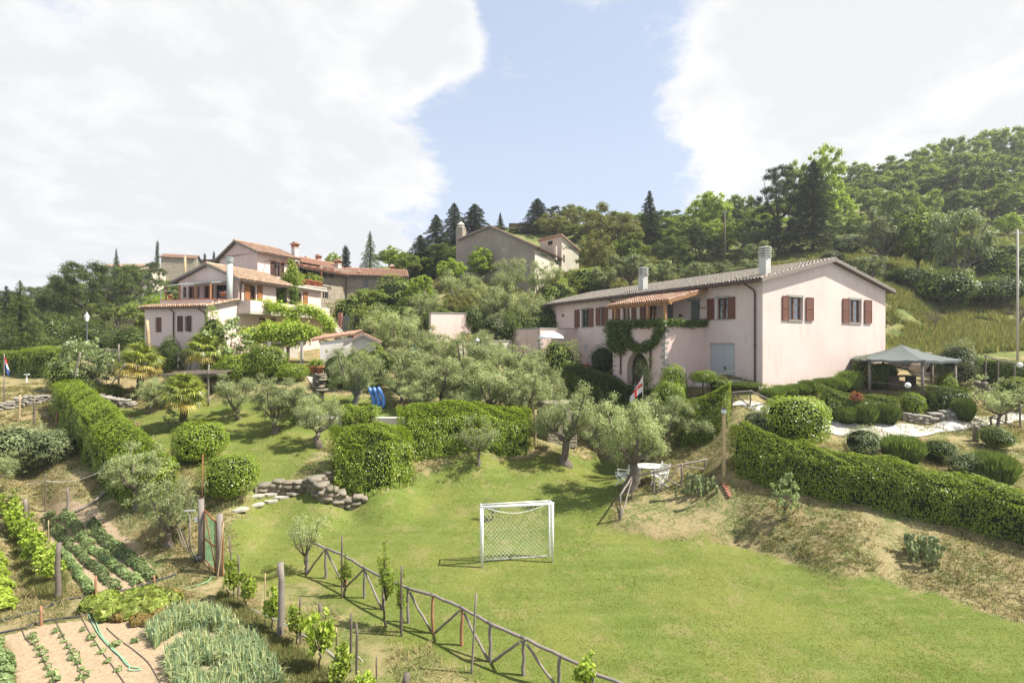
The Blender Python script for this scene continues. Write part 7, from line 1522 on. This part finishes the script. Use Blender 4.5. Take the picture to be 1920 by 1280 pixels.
rngc = np.random.default_rng(4); pwc = [gp(*p) for p in SOIL[:6]+[(380, 1300), (40, 1300)]]; xa, ya = np.array([(p.x, p.y) for p in pwc]).T; X = rngc.uniform(xa.min(), xa.max(), 9000); Y = rngc.uniform(ya.min(), ya.max(), 9000); kk = inpoly(X, Y, list(zip(xa, ya))); X, Y = X[kk], Y[kk]; s_ = .006+.028*rngc.random(len(X))**4
cv = np.array([(-1, -.7, -.3), (1, -.8, -.3), (.1, 1, -.3), (0, 0, .8)]); Vc = np.stack([X, Y, height(X, Y)], 1)[:, None]+(cv[None]+rngc.normal(size=(len(X), 4, 3))*.25)*s_[:, None, None]; bc = np.arange(len(X))[:, None]*4
M['clod'] = simple('dry_soil_clods', (.34, .25, .165), .95, .05, .3, 20); tag(link('soil_clods', npmesh('soil_clods', Vc, np.concatenate([bc+np.array([[0, 1, 3]]), bc+np.array([[1, 2, 3]]), bc+np.array([[2, 0, 3]])]), M['clod'])), 'crumbled dry clods on the bare soil bed', None, None, 'stuff')
# lettuces
LET = [proto_bush(200+i, .24, .42, 170, 'lettuce', .17, .12, False, .1, 2.)[0][0][1] for i in range(3)]
LETR = []
for m in LET[:1]: m2 = m.copy(); m2.materials.clear(); M['lettuce_red'] = leaf('red_lettuce_leaves', [(.14, .12, .03), (.20, .13, .05), (.26, .22, .05)], .35, .5); m2.materials.append(M['lettuce_red']); LETR.append(m2)
k = 0; rr = random.Random(9)
for r_i, (xa, xb, y) in enumerate([(185, 300, 1150), (180, 310, 1140), (200, 340, 1131), (255, 345, 1122), (205, 245, 1160), (258, 320, 1168), (300, 345, 1150)]):
    x = xa
    while x <= xb:
        b = gp(x+rr.uniform(-4, 4), y+rr.uniform(-3, 3)); red = r_i >= 5 or (r_i == 3 and x > 320) or rr.random() < .15; ob = link('lettuce', (LETR[0] if red else rr.choice(LET)), None, None, tuple(b), rr.random()*6); s_ = rr.uniform(.85, 1.35)*(.8 if red else 1.15); ob.scale = (s_, s_, s_)
        tag(ob, ('small brownish lettuce head of the loose rows between hose and onion bed' if red else 'bright green lettuce head of the dense patch beside the green hose'), 'lettuce', 'brownish lettuces' if red else 'green lettuces'); x += rr.uniform(15, 21)
# seedlings along the drip lines
SED = [proto_bush(220+i, .16, .26, 46, 'potato', .10, .055, False, .2, 2.)[0][0][1] for i in range(3)]
rowsd = [('left', [(60, 1196), (66, 1206), (73, 1216), (78, 1228), (84, 1240), (90, 1252), (97, 1266), (103, 1278)]), ('middle', [(104, 1186), (116, 1194), (120, 1204), (127, 1214), (134, 1224), (140, 1234), (146, 1244), (152, 1256), (158, 1270)]), ('right', [(155, 1182), (172, 1198), (177, 1210), (190, 1224), (202, 1242), (222, 1258), (252, 1204), (215, 1212)])]
for rn, pts in rowsd:
    for i, (x, y) in enumerate(pts):
        b = gp(x, y); ob = link('seedling', SED[i % 3], None, None, tuple(b), i*1.7); s_ = rr.uniform(.5, .9); ob.scale = (s_,)*3; tag(ob, 'small green seedling in the '+rn+' row of the bare soil bed', 'seedling', rn+' seedling row')
def ground_tube(name, pts, r, mat, label, cat_, lift=.02, k=6):
    W = [gp(*p) for p in pts]; P_ = []
    for i in range(len(W)-1):
        a0, a1, a2, a3 = W[max(i-1, 0)], W[i], W[i+1], W[min(i+2, len(W)-1)]
        for j in range(k): t = j/k; p = .5*((2*a1)+(a2-a0)*t+(2*a0-5*a1+4*a2-a3)*t*t+(3*a1-a0-3*a2+a3)*t**3); P_.append(Vector((p.x, p.y, hgt(p.x, p.y)+lift)))
    P_.append(W[-1]+Vector((0, 0, lift))); o = P_[0].copy(); mb = MB(); mb.tube([p-o for p in P_], r, 5); return tag(mb.build(name, M[mat], None, True, tuple(o)), label, cat_)
ground_tube('irrigation_pipe', [(-30, 1172), (30, 1158), (80, 1142), (120, 1127), (175, 1118), (240, 1106), (290, 1091), (330, 1078)], .028, 'pipe', 'upper black irrigation pipe between potatoes and soil bed', 'pipe', .03)
ground_tube('irrigation_pipe', [(-30, 1194), (40, 1180), (75, 1168), (105, 1162), (150, 1157), (168, 1150)], .024, 'pipe', 'lower black irrigation pipe along the top of the soil bed', 'pipe', .03)
ground_tube('garden_hose', [(398, 1082), (385, 1094), (340, 1106), (300, 1112), (270, 1122), (215, 1131), (182, 1136), (166, 1148), (172, 1166), (185, 1190), (205, 1214), (225, 1232), (240, 1250), (262, 1255), (262, 1258), (242, 1258), (240, 1246), (205, 1210), (190, 1192), (178, 1160), (185, 1155)], .012, 'hose', 'light green garden hose looping down over the soil bed', 'hose', .03)
for i, (pts, lb) in enumerate([([(41, 1180), (50, 1200), (70, 1215), (85, 1245), (105, 1282), (115, 1310)], 'leftmost drip line'), ([(105, 1166), (118, 1192), (132, 1220), (146, 1250), (160, 1285)], 'second drip line'), ([(153, 1158), (168, 1186), (190, 1220), (215, 1255), (236, 1285)], 'third drip line'), ([(200, 1178), (220, 1196), (255, 1222), (280, 1245), (302, 1285)], 'rightmost drip line')]):
    ground_tube('drip_line', pts, .011, 'weathered_d', lb+' crossing the bare soil bed', 'pipe', .015)
ground_tube('rope', [(0, 0)] and [(52, 905), (60, 905)], .001, 'rope', 'knot of rope on the left', 'rope') if False else None
wire(P(50, 905, 20.6), P(87, 901, 20.3), .03, 'white rope running left from the tall stake', .012, name='rope', cat_='rope', mat='rope'); wire(P(87, 901, 20.3), P(195, 879, 20.5), .22, 'white sagging rope from the tall stake to the broad hedge', .014, name='rope', cat_='rope', mat='rope')
ground_tube('fallen_log', [(142, 962), (165, 950), (185, 936), (197, 926)], .07, 'weathered', 'grey fallen log on the shaded bank above the potatoes', 'log', .05)
# black plastic mulch bed at the lower left corner
sheet('mulch_film', [(-60, 1195), (10, 1225), (25, 1300)], [(-60, 1215), (-5, 1235), (0, 1300)], M['pipe'], .03, 'strip of black mulch film at the lower left corner', 'thing')
mf = bpy.data.objects['mulch_film']; mf['category'] = 'mulch film'
row_plants('strawberry_row', (-30, 1200), (8, 1320), .6, .22, 'green leafy row over the black film in the lower left corner', 'potato', 2500, .10, .07, 40)
row_plants('weed_patch', (-14, 1040), (6, 1150), .6, .22, 'bright green weedy patch at the left edge', 'vine', 3200, .11, .06, 41, 'weeds')

# ================================================================== vines and saplings
def vinep(k, x, yt, w_, yb, lb, name='grape_vine', cat_='vine', v=None): return put(k, name, x, yt, w_, lb, cat_, yb=yb, v=v)
for x, yt, w_, yb, lb in [(430, 1055, 44, 1128, 'first vine of the row beside the gate'), (465, 1068, 46, 1145, 'second vine of the row with a crooked stem'), (512, 1098, 42, 1185, 'young vine left of the thick grey post'), (556, 1140, 52, 1212, 'vine right of the thick grey post'), (602, 1140, 66, 1262, 'leafiest vine beside the split stake'), (640, 1205, 60, 1300, 'vine at the lower end of the row'), (690, 1262, 56, 1330, 'vine cut by the bottom edge right of the stakes')]: vinep('vine', x, yt, w_, yb, lb)
vl = [(14, 920, 34, 978), (24, 935, 40, 1000), (36, 950, 42, 1018), (46, 965, 44, 1032), (57, 985, 46, 1050), (70, 1000, 48, 1066), (82, 1015, 48, 1082), (95, 1035, 46, 1098)]
for i, (x, yt, w_, yb) in enumerate(vl): vinep('vine', x, yt, w_*1.1, yb, ['farthest', 'second', 'third', 'fourth', 'fifth', 'sixth', 'seventh', 'nearest'][i]+' vine of the left row counted from the far end')
vinep('peach', 646, 1035, 34, 1120, 'leafy sapling tied to the tall stake at the fence bend', 'peach_sapling', 'sapling', 0); vinep('peach', 724, 1025, 50, 1176, 'slanting peach sapling with long leaves before the rail fence', 'peach_sapling', 'sapling', 1); vinep('peach', 752, 1068, 34, 1185, 'peach shoot beside the tall stake', 'peach_sapling', 'sapling', 0)
vinep('vine', 1098, 1228, 66, 1310, 'yellow green vine bush at the lower end of the rail fence', v=1)
wire(P(425, 1118, 15.0), P(527, 1165, 13.4), .03, 'wire of the vine row left of the thick post', .012, mat='grey_metal', name='vine_wire'); wire(P(527, 1165, 13.4), P(600, 1205, 12.6), .03, 'wire of the vine row right of the thick post', .014, mat='grey_metal', name='vine_wire'); wire(P(600, 1205, 12.6), P(690, 1285, 11.2), .03, 'wire of the vine row near the bottom edge', .014, mat='grey_metal', name='vine_wire'); wire(P(668, 1225, 12.2), P(730, 1290, 11.3), .03, 'white string from the right stake to the bottom edge', .008, mat='rope', name='string')

# ================================================================== garden gate
a, b = gp(377, 1052), gp(412, 1078); 
for q, yt, lb in ((a, 935, 'left thick gatepost carrying a thin cane'), (b, 963, 'right thick gatepost with rusty rods')):
    h_ = CZ+(640-yt)/F*q.y-q.z; mb = MB(); mb.tube([(0, 0, -.2), (.01, 0, h_*.5), (0, 0, h_)], [.10, .095, .09], 10); tag(mb.build('gatepost', M['weathered'], None, True, tuple(q)), lb, 'post')
a0, b0 = a+Vector((.14, -.03, 0)), b+Vector((-.12, .02, 0)); o = a0.copy(); e = empty('garden_gate', tuple(o), 0, 'rusty tube gate with green mesh between two thick posts', 'gate'); u = b0-a0; z0, z1 = .08, 1.72
for p, q, nm in (((a0, z0), (a0, z1), 'stile'), ((b0, z0), (b0, z1-.05), 'stile'), ((a0, z1), (b0, z1-.05), 'rail'), ((a0, z0), (b0, z0), 'rail'), ((a0, z1), (b0, z0), 'brace'), ((a0, z0+.7), (b0, z0+.8), 'rail')): mb = MB(); mb.tube([tuple(p[0]-o+Vector((0, 0, p[1]))), tuple(q[0]-o+Vector((0, 0, q[1])))], .022, 7); mb.build(nm, M['rust'], e, True)
M['mesh_green'] = simple('green_plastic_mesh', (.10, .24, .13), .6, .3)
mb = MB()
for i in range(26): t = i/25; mb.tube([tuple(u*t+Vector((0, 0, z0))), tuple(u*t+Vector((0, 0, z1-.03)))], .0035, 3, False)
for i in range(36): zz = z0+(z1-z0-.05)*i/35; mb.tube([(0, 0, zz), tuple(u+Vector((0, 0, zz)))], .0035, 3, False)
tag(mb.build('mesh_infill', M['mesh_green'], e), kind='stuff')
single_post('rod', 418, 1080, 978, 'rusty rod right of the right gatepost', .018, 'rust', cat_='rod'); single_post('rod', 406, 1085, 980, 'grey pole leaning on the right gatepost', .022, 'cane', cat_='pole', lean=.22)
c_ = a+Vector((.03, 0, 0)); tag(MB().tube([(0, 0, 1.9), (.03, 0, 3.55)], .016, 6).build('cane', M['rust'], None, True, tuple(c_)), 'thin reddish cane rising above the left gatepost', 'cane')
tp = gp(356, 1035); h_ = CZ+(640-957)/F*tp.y-tp.z; e = empty('tee_post', tuple(tp), .2, 'white topped T shaped pole left of the gate', 'post'); MB().tube([(0, 0, -.1), (0, 0, h_)], .022, 7).build('pole', M['weathered'], e, True); MB().box((0, 0, h_), (.34, .08, .03)).build('crosspiece', M['grey_metal'], e)
for i in range(5):
    q = gp(345+i*7, 1030+i*8); tag(MB().tube([(0, 0, 0), (rj.uniform(-.5, -.15), rj.uniform(-.1, .1), rj.uniform(.5, 1.1))], [.02, .012], 5).build('dry_stick', M['weathered'], None, True, tuple(q)), 'dry pruned stick leaning left of the gate, '+['farthest', 'second', 'third', 'fourth', 'nearest'][i]+' of five', 'stick', 'dry sticks')
q = gp(373, 1052); tag(MB().ball((0, 0, .13), .17, 6, .7).build('plastic_bag', M['pipe'], None, True, tuple(q)), 'black plastic bag at the foot of the left gatepost', 'bag'); q = gp(298, 1118); tag(MB().ball((0, 0, .05), .14, 6, .4).build('plastic_sheet', M['pipe'], None, True, tuple(q)), 'crumpled black plastic beside the garden hose', 'plastic')
q = P(369, 973, a.y); tag(MB().box((0, 0, 0), (.10, .03, .16)).build('white_box', M['white'], None, False, (a.x-.15, a.y-.02, q.z)), 'small white box fixed beside the left gatepost', 'box')

# ================================================================== around the left house
# vine pergola and its posts, vines on balcony, tower and upper pergola
foliage_blob('climbing_vine', [P(x, y, 39.2) for x, y in ((482, 574), (495, 572), (508, 574), (522, 578), (536, 583), (550, 588), (565, 580), (580, 582), (592, 586), (604, 594), (612, 604), (618, 612))], [.6]*12, 7000, 'vine', .16, .11, 'climbing vine over the balcony parapet of the stepped house', 'climbing plant')
foliage_blob('climbing_vine', [P(x, y, 42.5) for x, y in ((524, 545), (525, 555), (527, 565), (529, 575), (551, 545), (551, 557), (550, 568), (548, 578))], [.5]*8, 4200, 'ivy', .16, .11, 'dark climbing plant around the recess above the balcony', 'climbing plant')
foliage_blob('climbing_vine', [P(x, y, 44.5) for x, y in ((545, 492), (548, 504), (545, 516), (540, 524), (552, 522), (558, 530), (548, 534), (536, 530))], [.35, .5, .7, .7, .8, .6, .6, .5], 4200, 'bright_leaf', .17, .12, 'bright climbing plant mounting to the loggia pergola', 'climbing plant')
foliage_blob('climbing_vine', [P(x, y, 40.5) for x, y in ((540, 606), (548, 612), (530, 612), (552, 600))], [.45]*4, 1600, 'vine', .16, .11, 'yellowish creeper under the balcony by the door', 'climbing plant')
foliage_blob('pergola_vine', [P(x, y, 37.5+.03*(x-480)*.3) for x, y in ((470, 625), (486, 624), (500, 622), (515, 625), (530, 620), (545, 623), (560, 626), (575, 630), (583, 622), (495, 634), (530, 634), (560, 636), (478, 634), (505, 612), (540, 612), (566, 614), (520, 640), (545, 640))], [.8]*18, 14000, 'vine', .18, .13, 'broad roof of vine leaves over the pergola', 'climbing plant', flat=.6)
e = empty('pergola', tuple(at(535, 37)), 0, 'pergola posts and pale beams under the vine roof', 'pergola'); o = Vector(e.location)
for px, D, yt, yb in ((505, 36.2, 640, 668), (520, 37.4, 646, 672), (540, 37.6, 645, 672), (566, 36.4, 640, 670)): q = P(px, yt, D)-o; g_ = at(px, D)-o; MB().box((q.x, q.y, (q.z+g_.z)/2), (.17, .17, q.z-g_.z)).build('post', M['concrete' if px in (505, 566) else 'weathered_d'], e)
for a_, b_ in (((495, 641, 36.2), (526, 642, 36.2)), ((557, 641, 36.4), (574, 641, 36.4)), ((498, 640, 38.5), (574, 640, 38.5))): mb = MB(); mb.bar(P(*a_)-o, P(*b_)-o, .10); mb.build('beam', M['weathered'], e)
wall_px('white_wall', 505, 560, 40.5, 41.5, 644, 644, CZ-2.2, .3, 'whitewash', 'low sunlit white wall behind the pergola posts')
# flat roofed reed shelter with posts
b = at(372, 31); e = empty('reed_shelter', tuple(b), .1, 'flat reed sunshade on a crooked post over the palm lawn', 'sunshade'); h_ = CZ+(640-700)/F*b.y-b.z; mb = MB(); mb.slab([(-1.6, -1.1, h_-.05), (1.5, -1.1, h_+.02), (1.7, 1.1, h_+.12), (-1.4, 1.1, h_+.05)], (0, 0, .05)); mb.build('thatch', M['reed'], e)
rt = MB()
for i in range(44): x = -1.6+3.2*i/43; rt.tube([(x, -1.25+rj.uniform(-.1, .1), h_+.045+x*.025), (x+.18, 1.2+rj.uniform(-.1, .1), h_+.16+x*.025)], .014, 3, False)
tag(rt.build('reeds', M['reed'], e), kind='stuff')
for x, y in ((1.05, -1.0), (-1.3, -.9), (1.3, 1.), (-1.1, 1.)): log(Vector((x, y, -.4)), Vector((x+.03, y, h_+(.6 if x == 1.05 else -.02))), .055, 'weathered', e, 'post', Vector((0, 0, 0)))
log(Vector((.4, -1.0, h_-.08)), Vector((1.9, -1.0, h_+.0)), .045, 'weathered', e, 'beam', Vector((0, 0, 0)))
single_post('dead_trunk', 284, None, 600, 'tall pollarded bare stem in front of the white wall', .11, 'cane', D=34.5, cat_='tree trunk', lean=-.3)
log_e = empty('fig_props', tuple(at(165, 31)), 0, 'crossed poles propping the fig thicket', 'prop'); o = Vector(log_e.location)
for (a_, b_) in (((139, 715, 30.5), (151, 660, 30.5)), ((222, 722, 31), (223, 645, 31)), ((195, 657, 31), (224, 656, 31)), ((206, 724, 30.6), (236, 680, 30.6)), ((200, 684, 31), (262, 686, 31))): log(P(*a_), P(*b_), .045, 'weathered', log_e, 'pole', o)
st_p = at(50, 33); tag(MB().box((0, 0, .3), (.05, .05, .6)).box((0, 0, .6), (.3, .12, .05)).build('garden_light', M['white'], None, False, tuple(st_p)), 'small white garden light on the upper lawn at left', 'lamp')
bx_ = at(183, 30.3); tag(MB().box((0, 0, .2), (.28, .2, .4)).build('letter_box', M['concrete'], None, False, tuple(bx_)), 'small white stone niche beside the round bush', 'box')
# stone ramp and steps beside the pergola
sheet('stone_path', [(572, 704), (585, 722), (606, 735)], [(592, 706), (608, 722), (630, 735)], M['flagstone'], .05, 'pale stone path descending beside the pier', 'structure')
def pot(px, py, D, s, label, plant=None, z=None):
    q = P(px, py, D) if z is None else z; e = empty('flower_pot', tuple(q), 0, label, 'flower pot'); MB().lathe((0, 0, 0), [(.13*s, 0), (.19*s, .26*s), (.215*s, .26*s), (.215*s, .32*s), (.17*s, .32*s), (.16*s, .27*s)], 12).build('pot', M['terracotta'], e, True)
    if plant: foliage_blob('foliage', [Vector((0, 0, .48*s))], [.28*s], 160, plant, .14*s, .06*s, parent=e, o=(0, 0, .48*s))
pot(418, 556, 36.4, .95, 'long terracotta pot on the roof terrace parapet'); pot(319, 560, 36.6, .8, 'terracotta pot at the left end of the roof terrace parapet')
zp_2 = hgt(*at(590, 31.5)[:2])+1.5
pot(0, 0, 0, 1.3, 'left terracotta pot on the stone pier', 'bright_leaf', Vector((*at(588, 31.5)[:2], zp_2))); pot(0, 0, 0, 1.3, 'right terracotta pot on the stone pier', 'bright_leaf', Vector((*at(600, 31.4)[:2], zp_2)))
qt = f3.world((1.1, f3.hit(575, 530, 'x', 1.1).y, 0)); zt_b = q0 = f3.hit(556, 535, 'x', 1.6).z+f3.zb if hasattr(f3, 'zb') else f3.o.z+f3.hit(556, 535, 'x', 1.6).z+.14
for i, (px, s_, pl, lb) in enumerate([(565, 2.2, 'bright_leaf', 'leafy potted shrub at the left of the stone loggia'), (578, 2.6, 'wood_leaf', 'large potted palm like plant in the stone loggia'), (590, 2.4, 'bright_leaf', 'bright potted plant at the right of the stone loggia'), (598, 2.2, 'vine', 'yellow green potted plant at the loggia corner')]):
    w_ = f3.world((1.2, f3.hit(px, 530, 'x', 1.2).y, 0)); pot(0, 0, 0, s_*.75, lb, pl, Vector((w_.x, w_.y, zt_b)))
# courtyard of the long farmhouse
for px, D, s_, lb, pl in ((1098, 39.5, 1.3, 'potted red geranium left of the courtyard bench', 'flower'), (1106, 38.5, 1.2, 'potted plant before the dark conical shrub', 'ivy'), (1084, 41, 1.2, 'potted plant beneath the meter box', 'flower'), (1275, 31, 1.1, 'potted plant by the garage side wall', 'bright_leaf')): pot(0, 0, 0, s_*1.1, lb, pl, at(px, D))
pot(876, 640, 41.5, 1.5, 'tall terracotta urn on the low cream wall')
b = at(1088, 41); e = empty('bench', tuple(b), -.9, 'brown wooden bench against the courtyard wall', 'bench'); MB().box((0, 0, .45), (1.5, .4, .05)).build('seat', M['shutter'], e); MB().box((0, .2, .75), (1.5, .05, .3)).build('backrest', M['shutter'], e)
for x in (-.6, .6): MB().box((x, 0, .22), (.06, .38, .45)).build('leg', M['shutter'], e)
b = at(1033, 40.6); e = empty('parasol', tuple(b), 0, 'open white parasol behind the terrace wall corner', 'parasol'); zt_ = CZ+(640-621)/F*b.y-b.z; MB().tube([(0, 0, 0), (0, 0, zt_)], .03, 8).build('pole', M['white'], e); MB().lathe((0, 0, zt_-.5), [(1.05, -.08), (1.04, 0), (.85, .2), (.5, .38), (.05, .5)], 12).build('canopy', M['white'], e, True)
# ivy on the balcony of the long farmhouse
pv = []
for x, y in ((1146, 606), (1156, 606), (1168, 606), (1180, 606), (1192, 606), (1204, 606), (1216, 606), (1228, 605), (1240, 604)): q = fr.hit(x, y, 'x', bx-.12); pv.append((fr.world(q), .26))
for i in range(9): pv.append((fr.world((bx+.3+i*.38, by1-.12, zp-.05+.03*math.sin(i))), .22))
for x, y, r_ in ((1146, 616, .40), (1152, 626, .48), (1156, 636, .50), (1160, 646, .45), (1166, 654, .34), (1172, 622, .30), (1176, 632, .30), (1180, 640, .3), (1184, 646, .3), (1192, 650, .28), (1200, 652, .28), (1208, 652, .28), (1216, 650, .28), (1222, 644, .26), (1228, 638, .26), (1232, 630, .26), (1236, 622, .28), (1240, 614, .28), (1212, 644, .2), (1176, 616, .28), (1150, 645, .4)): q = fr.hit(x, y, 'x', bx-.13); pv.append((fr.world(q), r_))
foliage_blob('ivy', [p for p, r_ in pv], [r_*1.4 for p, r_ in pv], 26000, 'ivy', .11, .08, 'dark ivy draped in a garland over the balcony and arch', 'climbing plant', flat=.9)
# green net fence above the garden wall
a, b = P(886, 604, 47.5), P(1004, 606, 50.5); e = empty('net_fence', tuple(a), 0, 'low green netting fence on posts above the flower hedge', 'fence'); mb = MB(); n = 14; vs = []
for i in range(n+1): p = (b-a)*i/n; vs += [(p.x, p.y, p.z-.95), (p.x, p.y+.06*math.sin(i*2), p.z+.08*math.sin(i*1.3))]
mb.add(vs, [(2*i, 2*i+2, 2*i+3, 2*i+1) for i in range(n)]); M['net_green'] = simple('blue_green_netting', (.045, .12, .10), .8, .2, .2); mb.build('netting', M['net_green'], e)
for i in range(0, n+1, 3): p = (b-a)*i/n; MB().tube([(p.x, p.y-.03, p.z-1.2), (p.x, p.y-.03, p.z+.9)], .025, 6).build('post', M['grey_metal'], e)
foliage_blob('flowering_shrub', [P(x, 613, 48.8) for x in (958, 966, 974)], [.3]*3, 300, 'pinkflower', .12, .1, 'bright pink flowering plant beside the terrace wall', 'flowers')
foliage_blob('reddish_shrub', [P(1606, 741, 26.0), P(1600, 744, 26.0), P(1612, 744, 26.1)], [.24]*3, 500, 'reddish', .10, .06, 'dark red leaved plant in the gazebo hedge', 'bush')
# handrail beside the garage
rl = MB(); a, b = P(1330, 706, 27.9), P(1393, 692, 27.2); rl.tube([(0, 0, -.6), (0, 0, 0)]+[tuple(b-a)]+[tuple(b-a+Vector((0, 0, -.9)))], .035, 6); tag(rl.build('handrail', M['weathered'], None, False, tuple(a)), 'rustic handrail beside the garage threshold', 'railing')

# ================================================================== summer haze
M['haze'], N = material('haze'); N.t.links.new(N.n('ShaderNodeVolumePrincipled', ins={'Color': (.93, .95, 1, 1), 'Density': .00045, 'Anisotropy': .2}).outputs[0], N.n('ShaderNodeOutputMaterial').inputs[1])
zt_h = float(ZG.max())+16; tag(MB().box((0, 990, (zt_h-45)/2), (16000, 8100, zt_h+45)).build('haze', M['haze']), 'thin pale summer haze over the hillside', None, None, 'stuff')

scatter('bed_weeds', 5000, [(430, 1190), (500, 1235), (560, 1300), (640, 1500), (480, 1500), (440, 1280)], None, 'meadow', 'tangled weeds between onion bed and vine row', 31, 4, (.10, .35), .014, .6)
scatter('vine_row_weeds', 7000, [(415, 1110), (520, 1190), (700, 1330), (640, 1400), (470, 1215), (405, 1140)], None, 'meadow', 'green weeds along the foot of the vine row', 32, 4, (.06, .22), .012, .6)
scatter('left_row_weeds', 5000, [(5, 960), (40, 960), (125, 1090), (110, 1130), (60, 1110)], None, 'meadow', 'weeds along the foot of the left vine row', 33, 4, (.06, .22), .012, .6)
